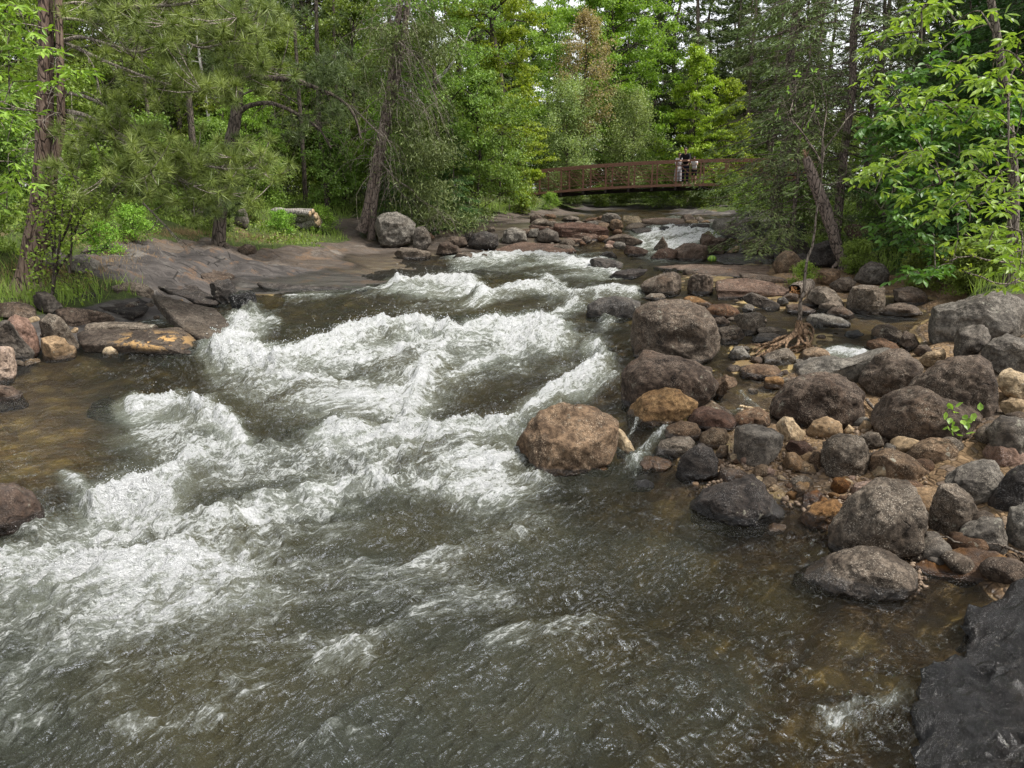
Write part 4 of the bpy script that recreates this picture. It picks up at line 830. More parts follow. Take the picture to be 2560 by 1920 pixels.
# ------------------------------------------------------------------ terrain
def rockiness(x, y):
    """1 where the sheet is bare stone/gravel, 0 where grass grows"""
    px, py = proj(x, y, terr(x, y))
    n = fbm(np.stack([x*.9, y*.9, 0*x], 1), 4, 91)
    h = terr(x, y)-W(y)
    r = 1-sstep(.12, .30, h+.12*n)                      # low ground is stone
    slab = np.exp(-(((px-330)/170)**4+((py-565)/48)**4))+np.exp(-(((px-640)/260)**4+((py-575)/38)**4))
    r = np.maximum(r, sstep(.35, .6, slab+.35*n))
    right = sstep(1250, 1400, px)*(py > 640)*(1-sstep(2290, 2450, px))
    r = np.maximum(r, right*sstep(.25, .5, .9+n))
    r = np.maximum(r, sstep(290, 350, px)*(1-sstep(800, 900, px))*sstep(585, 605, py))
    r = np.where((y < 5) & (h < .35), 1, r)
    return r
def terrain_mat():
    t = NT('ground'); P = t.pos(); rk = t.attr('rocky'); wet = t.attr('wet'); grv = t.attr('gravel'); slab = t.attr('slab')
    n1 = t.noise(P, 1.4, 6, .6, .5); n2 = t.noise(P, 9, 6, .68); n3 = t.noise(P, 48, 4, .72)
    Ps = t.map(P, rot=(0, 0, .5), sc_=(.35, 1.6, 1.6)); ns = t.noise(Ps, 2.6, 6, .65, .6)
    # bedrock
    st = t.mix(t.ramp(ns, .36, .64), (.038, .035, .033), (.098, .088, .081))
    st = t.mix(t.ramp(n1, .55, .70, 0, .6), st, (.24, .225, .20))
    st = t.mix(t.ramp(n3, .42, .6, .5, 0), st, (.06, .05, .045))
    ndl = t.math('MULTIPLY', t.ramp(t.noise(P, 2.4, 4, .6), .54, .62), t.ramp(n3, .4, .55)); st = t.mix(t.math('MULTIPLY', ndl, t.math('MULTIPLY', slab, .6)), st, (.17, .10, .055))
    cv_ = t.n('ShaderNodeTexVoronoi', feature='DISTANCE_TO_EDGE'); t.set(cv_.inputs['Vector'], t.map(P, rot=(0, 0, .35), sc_=(.35, 1.5, 1))); t.set(cv_.inputs['Scale'], 1.3); ck = t.ramp(cv_.outputs['Distance'], 0, .018, .85, 0); st = t.mix(t.math('MULTIPLY', ck, slab), st, (.012, .011, .01))
    # gravel and bed cobbles
    v1 = t.n('ShaderNodeTexVoronoi', feature='F1'); t.set(v1.inputs['Vector'], P); t.set(v1.inputs['Scale'], 15.0)
    v2 = t.n('ShaderNodeTexVoronoi', feature='DISTANCE_TO_EDGE'); t.set(v2.inputs['Vector'], P); t.set(v2.inputs['Scale'], 15.0)
    v3 = t.n('ShaderNodeTexVoronoi', feature='F1'); t.set(v3.inputs['Vector'], P); t.set(v3.inputs['Scale'], 4.0)
    s3 = t.n('ShaderNodeSeparateColor'); t.set(s3.inputs[0], v3.outputs['Color'])
    sx = t.n('ShaderNodeSeparateColor'); t.set(sx.inputs[0], v1.outputs['Color'])
    gc = t.mix(sx.outputs[0], (.10, .066, .040), (.27, .185, .115)); gc = t.mix(t.ramp(sx.outputs[1], .75, .95), gc, (.14, .12, .11))
    und = t.ramp(wet, .6, 1.0, 1, .12); gc = t.mix(t.math('MULTIPLY', und, t.ramp(v2.outputs['Distance'], 0, .09, .8, 0)), gc, (.05, .036, .024)); gc = t.mix(t.math('SUBTRACT', 1, und), gc, t.mix(t.ramp(v3.outputs['Distance'], .30, .62, 0, .65), t.mix(s3.outputs[0], (.24, .15, .05), (.66, .52, .19)), (.09, .06, .03)))
    gc = t.mix(.45, gc, t.mix(s3.outputs[0], (.13, .08, .04), (.27, .18, .09)))
    stone = t.mix(grv, st, gc)
    # forest soil
    so = t.mix(t.ramp(n2, .35, .65), (.045, .065, .018), (.085, .115, .03)); so = t.mix(t.ramp(n1, .55, .7, 0, .8), so, (.16, .11, .06))
    so = t.mix(t.ramp(n3, .4, .6, .6, 0), so, (.025, .022, .012))
    col = t.mix(t.ramp(t.math('ADD', rk, t.math('MULTIPLY_ADD', n2, .5, -.25)), .4, .6), so, stone)
    wf = t.ramp(t.math('ADD', wet, t.math('MULTIPLY_ADD', n1, .5, -.25)), .3, .7)
    col = t.mix(t.math('MULTIPLY', wf, und), col, t.mix(1.0, col, (.45, .43, .41), 'MULTIPLY'))
    gh = t.math('MULTIPLY', t.math('MINIMUM', v2.outputs['Distance'], .2), 3.0)
    h = t.math('ADD', t.math('MULTIPLY', n2, .8), t.math('MULTIPLY', n3, .35)); h = t.math('ADD', h, t.math('MULTIPLY', und, t.math('MULTIPLY', grv, gh))); h = t.math('ADD', h, t.math('MULTIPLY', ns, .9))
    ro = t.mix(wf, (.9,)*3, (.28,)*3)
    return t.done(t.pbr(col, ro, t.bump(h, .8, .04), t.math('MULTIPLY_ADD', wf, .35, .15)))
M['ground'] = terrain_mat()
def build_ground():
    gy = np.concatenate([np.geomspace(.35, 45, 620), np.geomspace(45, 190, 60)[1:]]); gu = np.linspace(-1.9, 1.9, 560)
    u, y = np.meshgrid(gu, gy); x = (u*(y+.8)).ravel(); y = y.ravel()
    z = terr(x, y); h = z-W(y)
    rk = rockiness(x, y)
    px, py = proj(x, y, z)
    slab = np.clip(np.exp(-(((px-330)/190)**4+((py-565)/55)**4))+np.exp(-(((px-650)/270)**4+((py-575)/50)**4)), 0, 1)
    P = np.stack([x, y, 0*x], 1)
    rough = fbm(P*1.7, 4, 101); st_ = ridge(P*np.array([.8, 2.4, 1]), 3, 105)
    amp = np.where(y < 30, .05, .15)*(1-.7*slab)
    z = z+amp*rough*sstep(0, .3, np.abs(h)+.08)+slab*(.05*st_+.035*fbm(P*.9, 3, 107)+.03*ridge(P*np.array([1.5, 5, 1]), 3, 109))*sstep(.0, .1, h)
    # stepped joints in the bedrock slope
    jt = fbm(P*np.array([.5, 1.3, 1]), 2, 111)*6; fr = jt-np.floor(jt)
    z = z+slab*sstep(.05, .2, h)*.12*(sstep(0, .08, fr)-fr)
    bar = (1-rk*0)*np.exp(-(((px-1700)/520)**6))*(py > 560)*(h > -.3)*(h < .6)
    z = z+bar*.035*fbm(P*5, 3, 115)
    grv = np.clip(np.where(h < .0, 1, sstep(1250, 1400, px)*(py > 560)), 0, 1)*(1-slab*(h > -.02))*(1-.85*sstep(.28, .5, h))
    fa = (y > 17) & (px < 1250); grv = np.where(fa & (h > -.05), .2, grv)
    wet = np.clip(1-(h-.01)/(.06+.10*slab), 0, 1)
    nC = len(gu); nR = len(gy); idx = np.arange(nR*nC).reshape(nR, nC)
    q = np.stack([idx[:-1, :-1], idx[:-1, 1:], idx[1:, 1:], idx[1:, :-1]], -1).reshape(-1, 4)
    me = mkmesh('ground', np.stack([x, y, z], 1), [q], M['ground'], True, {'rocky': rk, 'wet': wet, 'gravel': grv, 'slab': slab})
    o = link('ground', me); tag(o, 'bedrock, gravel bars and grassy forest floor along the river', None, None, 'structure')

# ------------------------------------------------------------------ loose cobbles
def cobbles():
    rg = np.random.default_rng(21); protos = []
    for i, (mt, sh) in enumerate([('tan', (1, .8, .6)), ('brown', (1, .75, .62)), ('dark', (1, .85, .65)), ('grey', (1, .7, .55)), ('orange', (1, .8, .55)), ('dark', (1, .9, .5)), ('pink', (.9, 1, .6)), ('brown', (1, .6, .5))]):
        V, F = ico(3); S = np.array(sh); P = V*S
        for k in range(4):
            m = rg.normal(size=3); m /= np.linalg.norm(m); dd = P@m; ex = np.maximum(dd-dd.max()*rg.uniform(.7, .85), 0); P = P-ex[:, None]*m
        P = P+V*(.10*fbm(V*1.3+i*7, 3, 200+i))[:, None]
        protos.append((mkmesh('cobble', P*.5, [F], M[mt], True, {'wet': 0*V[:, 0]}), mt, sh))
    def put(n, region, lo, hi, label, group, mats, cat='stone', yl=None):
        k = 0; tries = 0
        while k < n and tries < n*30:
            tries += 1
            px = rg.uniform(region[0], region[2]); py = rg.uniform(region[1], region[3])
            g = solve_fast(px, py)
            if g is None: continue
            x, y, z = g; h = z-W(y)
            if h < -.07: continue
            s = lo*(hi/lo)**(rg.uniform()**1.3)
            me, mt, sh = protos[mats[rg.integers(len(mats))]]
            o = bpy.data.objects.new('cobble', me); COL.objects.link(o)
            o.location = (x, y, z+s*sh[2]*.16); o.scale = (s,)*3; o.rotation_euler = (rg.normal(0, .2), rg.normal(0, .2), rg.uniform(0, 6.3))
            tag(o, label, cat, group); k += 1
    put(76, (1480, 960, 1960, 1130), .06, .20, 'small loose tan and brown stone on the cobble bar by the near shallows', 'small stones on the cobble bar', [0, 1, 1, 4, 0, 6, 2])
    put(24, (1380, 1000, 1950, 1230), .06, .15, 'small wet stone at the edge of the near shallows', 'small stones along the near shallows', [1, 4, 1, 7])
    put(60, (1850, 850, 2212, 1260), .12, .36, 'small rough stone wedged between the large boulders on the right bank', 'small stones between the right bank boulders', [2, 1, 3, 5, 0, 7])
    put(39, (1480, 600, 1850, 900), .08, .24, 'small dark stone scattered around the driftwood roots and side channel', 'small stones around the driftwood roots', [2, 5, 3, 2, 7])
    put(28, (1380, 480, 1900, 600), .15, .45, 'broken dark rock scattered on the upper ledges near the falls', 'broken rocks on the upper ledges', [2, 5, 3, 2, 7])
    put(35, (900, 478, 1420, 548), .15, .6, 'broken dark rock along the far left edge of the upper river', 'broken rocks along the far left edge', [2, 5, 3, 2, 7, 6])
    put(20, (1150, 466, 1540, 512), .35, .9, 'dark broken block on the rocky shelf between the falls and the footbridge', 'broken blocks below the footbridge', [2, 5, 3, 2, 7])
    put(18, (0, 640, 420, 800), .06, .22, 'small stone filling gaps between the left bank slabs', 'small stones among the left bank slabs', [2, 3, 5, 0])
    # gravel too small and too many to count
    N = 6500; px = rg.uniform(1330, 2000, N); py = rg.uniform(930, 1300, N)
    V, F = ico(1); Vs = []; Fs = []; c = 0; rn = []
    for a, b in zip(px, py):
        g = solve_fast(a, b)
        if g is None or g[2]-W(g[1]) < -.06: continue
        s = .006*(4.5)**(rg.uniform()**1.6); 
        Vs.append((V*rg.uniform(.45, 1.3, 3)*s*(1+rg.normal(0, .14, (len(V), 1))))+np.array([g[0], g[1], g[2]+s*.35])); Fs.append(F+c); c += len(V); rn.append(np.full(len(V), rg.uniform()))
    t = NT('gravel'); r = t.attr('rnd'); cc = t.mix(r, (.10, .068, .045), (.30, .22, .15)); cc = t.mix(t.ramp(t.noise(t.pos(), 60, 3), .4, .6, .4, 0), cc, (.08, .06, .05))
    M['gravel'] = t.done(t.pbr(cc, .75, t.bump(t.noise(t.pos(), 120, 2), .4, .004), .3))
    o = link('gravel', mkmesh('gravel', np.concatenate(Vs), [np.concatenate(Fs)], M['gravel'], True, {'rnd': np.concatenate(rn)}))
    tag(o, 'tan gravel between the stones on the right bank', None, None, 'stuff')

# quick pixel -> ground lookup (no numpy root search per call)
_ty = np.geomspace(1.2, 60, 700)
def solve_fast(px, py):
    d = ray(px, py); t = _ty/d[1]; x = t*d[0]; z = CH+t*d[2]
    g = z-terr(x, _ty); k = int(np.argmax(g < 0))
    if g[k] >= 0: return None
    return float(x[k]), float(_ty[k]), float(terr(x[k:k+1], _ty[k:k+1])[0])
# ------------------------------------------------------------------ vegetation tools
def unit(v): return v/np.maximum(np.linalg.norm(v, axis=-1, keepdims=True), 1e-9)
class Tubes:
    def __init__(s): s.V = []; s.F = []; s.n = 0
    def add(s, P, r, sides=6, knob=0):
        P = np.asarray(P, float); r = np.broadcast_to(np.asarray(r, float), (len(P),)) if np.ndim(r) == 0 else np.asarray(r, float)
        T = np.gradient(P, axis=0); T = unit(T)
        ref = np.array([0, 0, 1.]) if abs(T[0, 2]) < .8 else np.array([1., 0, 0])
        A = unit(np.cross(T, ref)); B = np.cross(T, A)
        th = np.linspace(0, 2*math.pi, sides, endpoint=False)
        rr = r[:, None]*np.ones(sides)
        if knob: rr = rr*(1+knob*vn(np.stack([np.repeat(np.arange(len(P))*.9, sides), np.tile(th*1.3, len(P)), np.full(len(P)*sides, s.n*.01)], 1)).reshape(len(P), sides))
        V = P[:, None]+rr[..., None]*(A[:, None]*np.cos(th)[None, :, None]+B[:, None]*np.sin(th)[None, :, None])
        i = np.arange(len(P)-1)[:, None]*sides; j = np.arange(sides)[None]; j2 = (j+1) % sides
        F = np.stack([i+j, i+j2, i+sides+j2, i+sides+j], -1).reshape(-1, 4)+s.n
        s.V.append(V.reshape(-1, 3)); s.F.append(F); s.n += len(P)*sides
    def mesh(s, name, mat): return mkmesh(name, np.concatenate(s.V), [np.concatenate(s.F)], mat, True)
def smooth_path(P, n=12):
    P = np.asarray(P, float); t = np.linspace(0, len(P)-1, n); k = np.clip(t.astype(int), 0, len(P)-2); f = (t-k)[:, None]
    g = lambda i: P[np.clip(i, 0, len(P)-1)]
    p0, p1, p2, p3 = g(k-1), g(k), g(k+1), g(k+2)
    return .5*((2*p1)+(-p0+p2)*f+(2*p0-5*p1+4*p2-p3)*f*f+(-p0+3*p1-3*p2+p3)*f**3)
def wander(rg, P, a): P = P.copy(); P[1:] += rg.normal(0, a, (len(P)-1, 3)).cumsum(0)*.5; return P

def leaves(name, C, A, N, L, Wd, mat, rn=None, kind='quad', fold=.15):
    """C base, A axis, N normal (unit), L length, Wd width arrays"""
    n = len(C); A = unit(A); Sd = unit(np.cross(A, N)); N = np.cross(Sd, A)
    L = np.broadcast_to(L, n)[:, None]; Wd = np.broadcast_to(Wd, n)[:, None]
    if rn is None: rn = R.uniform(size=n)
    if kind == 'needle':
        V = np.stack([C-Sd*Wd*.5, C+Sd*Wd*.5, C+A*L], 1).reshape(-1, 3); F = np.arange(3*n).reshape(-1, 3); k = 3
    elif kind == 'leaf':
        m = C+A*L*.5-N*Wd*fold
        V = np.stack([C, C+A*L*.28+Sd*Wd*.42, C+A*L*.62+Sd*Wd*.40, C+A*L-N*L*.12, C+A*L*.62-Sd*Wd*.40, C+A*L*.28-Sd*Wd*.42, m], 1).reshape(-1, 3)
        f = np.array([[0, 1, 6], [1, 2, 6], [2, 3, 6], [3, 4, 6], [4, 5, 6], [5, 0, 6]]); F = (f[None]+7*np.arange(n)[:, None, None]).reshape(-1, 3); k = 7
    else:
        V = np.stack([C, C+A*L*.5+Sd*Wd*.5-N*Wd*fold, C+A*L, C+A*L*.5-Sd*Wd*.5-N*Wd*fold], 1).reshape(-1, 3); F = np.arange(4*n).reshape(-1, 4); k = 4
    return mkmesh(name, V, [F], mat, False, {'rnd': np.repeat(rn, k)})

def rdir(rg, n, upb=0.0):
    v = rg.normal(size=(n, 3)); v[:, 2] += upb; return unit(v)

def decid_geo(rg, h, cr, cb, nleaf, ls, flatz=.12, lean=(0, 0), prof=None, trunk_r=None, limbs=22, clump=.55, leafw=.62, droop=.3, multi=1):
    T = Tubes(); cl = []; tr = trunk_r or h*.014
    for mm in range(multi):
        off = rg.normal(0, .12*cr, 2)*(mm > 0); ln = np.array(lean)+rg.normal(0, .12*h, 2)*(mm > 0)
        zz = np.linspace(-.3, h*.92, 9); tp = np.stack([off[0]+ln[0]*(zz/h)**1.2+rg.normal(0, .02*h, 9)*.4, off[1]+ln[1]*(zz/h)**1.2+rg.normal(0, .02*h, 9)*.4, zz], 1)
        T.add(smooth_path(tp, 18), np.linspace(tr, tr*.12, 18)/multi**.5, 8)
        for i in range(limbs//multi):
            f = (i+.5)/(limbs//multi); z0 = cb*.75+(h*.9-cb*.75)*f
            p0 = np.array([np.interp(z0, zz, tp[:, 0]), np.interp(z0, zz, tp[:, 1]), z0])
            pr = prof(f) if prof else math.sin(math.pi*min(1, .22+f*.80))**.8
            ln_ = cr*pr*rg.uniform(.75, 1.15)*(1/multi**.4); az = i*2.4+rg.uniform(-.4, .4)+mm; el = rg.uniform(.15, .7)*(1-.3*f)+.2*f
            d = np.array([math.cos(az)*math.cos(el), math.sin(az)*math.cos(el), math.sin(el)])
            q = np.array([p0, p0+d*ln_*.35, p0+d*ln_*.7+[0, 0, -.02*ln_], p0+d*ln_+[0, 0, -droop*.35*ln_]]); q[1:] += rg.normal(0, .05*ln_, (3, 3))
            q = smooth_path(q, 7); T.add(q, np.linspace(tr*.34*(1-.5*f), .006, 7), 5)
            cl.append((q[-1], .8)); 
            for j in range(7):
                b = q[rg.integers(2, 7)]; d2 = unit(d*.5+rg.normal(0, .75, 3)+[0, 0, .1]); l2 = ln_*rg.uniform(.2, .45)+.1
                e = b+d2*l2; e[2] -= droop*.2*l2
                T.add(np.array([b, (b+e)/2+rg.normal(0, .03*l2, 3), e]), [.012, .008, .004], 3); cl.append((e, 1)); cl.append(((b+e)/2, .7))
        cl.append((tp[-1], 1.0))
    C = np.array([c[0] for c in cl]); wt = np.array([c[1] for c in cl])*rg.uniform(.3, 1.6, len(cl))
    k = rg.choice(len(C), nleaf, p=wt/wt.sum()); cs = clump*rg.uniform(.6, 1.3, len(C))
    P = rg.normal(size=(nleaf, 3))*[1, 1, flatz/.35]*.42*cs[k][:, None]*(cr*.22+.18)+C[k]
    P = P[P[:, 2] > .05]; nleaf = len(P)
    N = unit(rg.normal(0, .55, (nleaf, 3))+[0, 0, 1]); A = unit(rg.normal(size=(nleaf, 3))+[0, 0, -.35])
    L = ls*rg.uniform(.6, 1.35, nleaf)
    return T, P, A, N, L, L*leafw

def tree_obj(name, T, lf, barkm, leafm, label, cat, group, loc, rz=0, crown='crown', kind='quad', trunk='trunk'):
    t = empty(name, loc, rz); tag(t, label, cat, group)
    if T and T.n: link(trunk, T.mesh(trunk, M[barkm]), t)
    if lf: link(crown, leaves(crown, *lf, M[leafm], kind=kind), t)
    return t

def conifer_geo(rg, h, r, cb, nsh, droop=.25, sparse=0.0, tr=None, shl=.16, shw=.032, dead=.0, top=.35, lean=(0, 0), uprise=.0, step=.28):
    T = Tubes(); C = []; A = []; N = []; tr = tr or h*.012
    zz = np.linspace(-.4, h, 12); tp = np.stack([lean[0]*(zz/h)+rg.normal(0, .006*h, 12), lean[1]*(zz/h)+rg.normal(0, .006*h, 12), zz], 1)
    T.add(tp, np.linspace(tr, .012, 12), 8)
    levels = int((h-cb)/step); segs = []
    for i in range(levels):
        z0 = cb+(h-cb)*(i+.3)/levels; f = (z0-cb)/(h-cb)
        for b in range(rg.integers(3, 6)):
            if rg.uniform() < sparse: continue
            ln_ = r*((1-f)**.75+.06)*rg.uniform(.65, 1.15); az = rg.uniform(0, 6.283)
            d = np.array([math.cos(az), math.sin(az), 0.]); p0 = np.array([np.interp(z0, zz, tp[:, 0]), np.interp(z0, zz, tp[:, 1]), z0+rg.uniform(-.1, .1)])
            s_ = np.linspace(0, 1, 6)[:, None]
            q = p0+d*ln_*s_+np.array([0, 0, 1.])*(ln_*(uprise*s_-droop*s_**1.6+.10*droop*4*s_**3*.6)); q[1:] += rg.normal(0, .03*ln_, (5, 3))
            T.add(q, np.linspace(max(.008, tr*.18*(1-f)), .003, 6), 3)
            segs.append((q, d, ln_, rg.uniform() < dead))
    w = np.array([s[2]*(.15 if s[3] else 1) for s in segs]); cnt = np.maximum(1, (nsh*w/w.sum()).astype(int))
    for (q, d, ln_, dd), n in zip(segs, cnt):
        t = rg.uniform(.12 if not dd else .6, 1.02, n)**.8*5; k = np.clip(t.astype(int), 0, 4); f = (t-k)[:, None]
        b = q[k]*(1-f)+q[k+1]*f; side = np.array([-d[1], d[0], 0.]); wd = ln_*.30*(1-(t/5.3)**1.5)+.05
        off = rg.uniform(-1, 1, n)*wd
        P = b+side*off[:, None]+np.array([0, 0, -1.])*(np.abs(off)*(.35+droop)+rg.exponential(.02+.05*droop, n))[:, None]+d*(np.abs(off)*.5)[:, None]
        C.append(P); A.append(unit(d*.7+side*np.sign(off)[:, None]*.8+rg.normal(0, .3, (n, 3))+np.array([0, 0, -.25-droop*.6]))); N.append(unit(rg.normal(0, .45, (n, 3))+[0, 0, 1]))
    C = np.concatenate(C); n = len(C); L = shl*rg.uniform(.6, 1.3, n)
    return T, C, np.concatenate(A), np.concatenate(N), L, np.full(n, shw)*rg.uniform(.7, 1.3, n)

def add_dead_twigs(rg, T, starts, n, l0, l1, r=.006, dirx=None, droop=.5):
    for i in range(n):
        b = starts[rg.integers(len(starts))]; l = rg.uniform(l0, l1); az = rg.uniform(0, 6.283)
        d = np.array([math.cos(az), math.sin(az), rg.uniform(-.2, .35)])
        if dirx is not None: d = unit(d+np.asarray(dirx))
        q = np.array([b, b+d*l*.35, b+d*l*.7+[0, 0, -droop*l*.25], b+d*l*.92+[0, 0, -droop*l*.8]]); q[1:] += rg.normal(0, .05*l, (3, 3))
        q = smooth_path(q, 7); T.add(q, np.linspace(r, .0018, 7), 3)
        for j in range(rg.integers(2, 6)):
            s = q[rg.integers(2, 7)]; e = s+unit(d*.6+rg.normal(0, .5, 3)+[0, 0, -droop*.7])*l*rg.uniform(.12, .3)
            T.add(np.array([s, (s+e)/2+rg.normal(0, .01, 3), e]), [.003, .0025, .0012], 3)

# ------------------------------------------------------------------ prototypes
rv = np.random.default_rng(77)
PR = {}
def proto(key, name, geo, bark, leaf, cat, kind='quad', crown='crown'):
    T, *lf = geo
    PR[key] = (name, T.mesh('trunk', M[bark]), leaves(crown, *lf, M[leaf], kind=kind), cat, crown)
def plant(key, loc, label, group=None, s=1.0, rz=None, name=None):
    nm, tm, cm, cat, crown = PR[key]
    t = empty(name or nm, loc, rv.uniform(0, 6.28) if rz is None else rz); t.scale = (s, s, s) if np.isscalar(s) else s
    tag(t, label, cat, group)
    link('trunk' if 'shrub' not in nm else 'stem', tm, t); link(crown if 'shrub' not in nm else 'foliage', cm, t)
    return t
proto('dA', 'broadleaf_tree', decid_geo(rv, 12, 3.6, 2.5, 26000, .135, .14), 'bk_dark', 'lf_mid', 'tree')
proto('dB', 'broadleaf_tree', decid_geo(rv, 13, 3.2, 3, 24000, .13, .18, droop=.6), 'bk_dark', 'lf_birch', 'tree')
proto('dC', 'broadleaf_tree', decid_geo(rv, 8, 2.6, .6, 24000, .11, .16, droop=.5, limbs=26), 'bk_dark', 'lf_bright', 'tree')
proto('dD', 'broadleaf_tree', decid_geo(rv, 9, 2.8, .8, 24000, .12, .2, limbs=26), 'bk_dark', 'lf_mid', 'tree')
proto('cA', 'spruce_tree', conifer_geo(rv, 20, 2.6, 1.5, 30000, .3, .05, shl=.30, shw=.07), 'bk_spruce', 'nd_dark', 'tree')
proto('cB', 'spruce_tree', conifer_geo(rv, 17, 2.0, 3.5, 16000, .35, .25, shl=.28, shw=.055, dead=.25), 'bk_spruce', 'nd_dark', 'tree')
proto('cC', 'spruce_tree', conifer_geo(rv, 18, 1.7, 5, 9000, .4, .35, shl=.26, shw=.05, dead=.4), 'bk_spruce', 'nd_spruce', 'tree')
proto('hA', 'hemlock_tree', conifer_geo(rv, 9, 2.6, .3, 34000, .32, .0, shl=.13, shw=.035, step=.2), 'bk_spruce', 'nd_hem', 'tree')
proto('hB', 'hemlock_tree', conifer_geo(rv, 12, 2.8, .6, 34000, .30, .08, shl=.15, shw=.04, step=.24), 'bk_spruce', 'nd_hem', 'tree')
proto('sA', 'shrub', decid_geo(rv, 1.7, 1.0, .1, 7000, .075, .22, limbs=18, multi=3, trunk_r=.02), 'bk_dark', 'lf_mid', 'shrub', crown='foliage')
proto('sB', 'shrub', decid_geo(rv, 1.5, 1.2, .05, 4200, .075, .3, limbs=18, clump=.45, multi=4, trunk_r=.016), 'bk_dark', 'lf_bright', 'shrub', crown='foliage')
proto('sC', 'shrub', decid_geo(rv, 2.4, 1.3, .1, 9000, .07, .25, limbs=24, multi=4, trunk_r=.025), 'bk_dark', 'lf_birch', 'shrub', crown='foliage')

def P3(w, p, d):
    """traced photo point placed at real distance d (metres along the view)"""
    px, py = tf(w, p) if w else p
    r = ray(px, py); t = d/r[1]
    return np.array([t*r[0], d, CH+t*r[2]])
# ------------------------------------------------------------------ hero trees
def pine_tuft(rg, C, D, n=70, L=.17):
    """long red-pine needles radiating from shoot tips"""
    m = len(C); D = np.repeat(unit(D), n, 0); P = np.repeat(C, n, 0)
    A = unit(D*rg.uniform(-.15, 1.1, (m*n, 1))+rg.normal(0, .62, (m*n, 3)))
    P = P-D*rg.uniform(0, .07, (m*n, 1))
    return P+A*.004, A, unit(rg.normal(size=(m*n, 3))), L*rg.uniform(.75, 1.1, m*n)

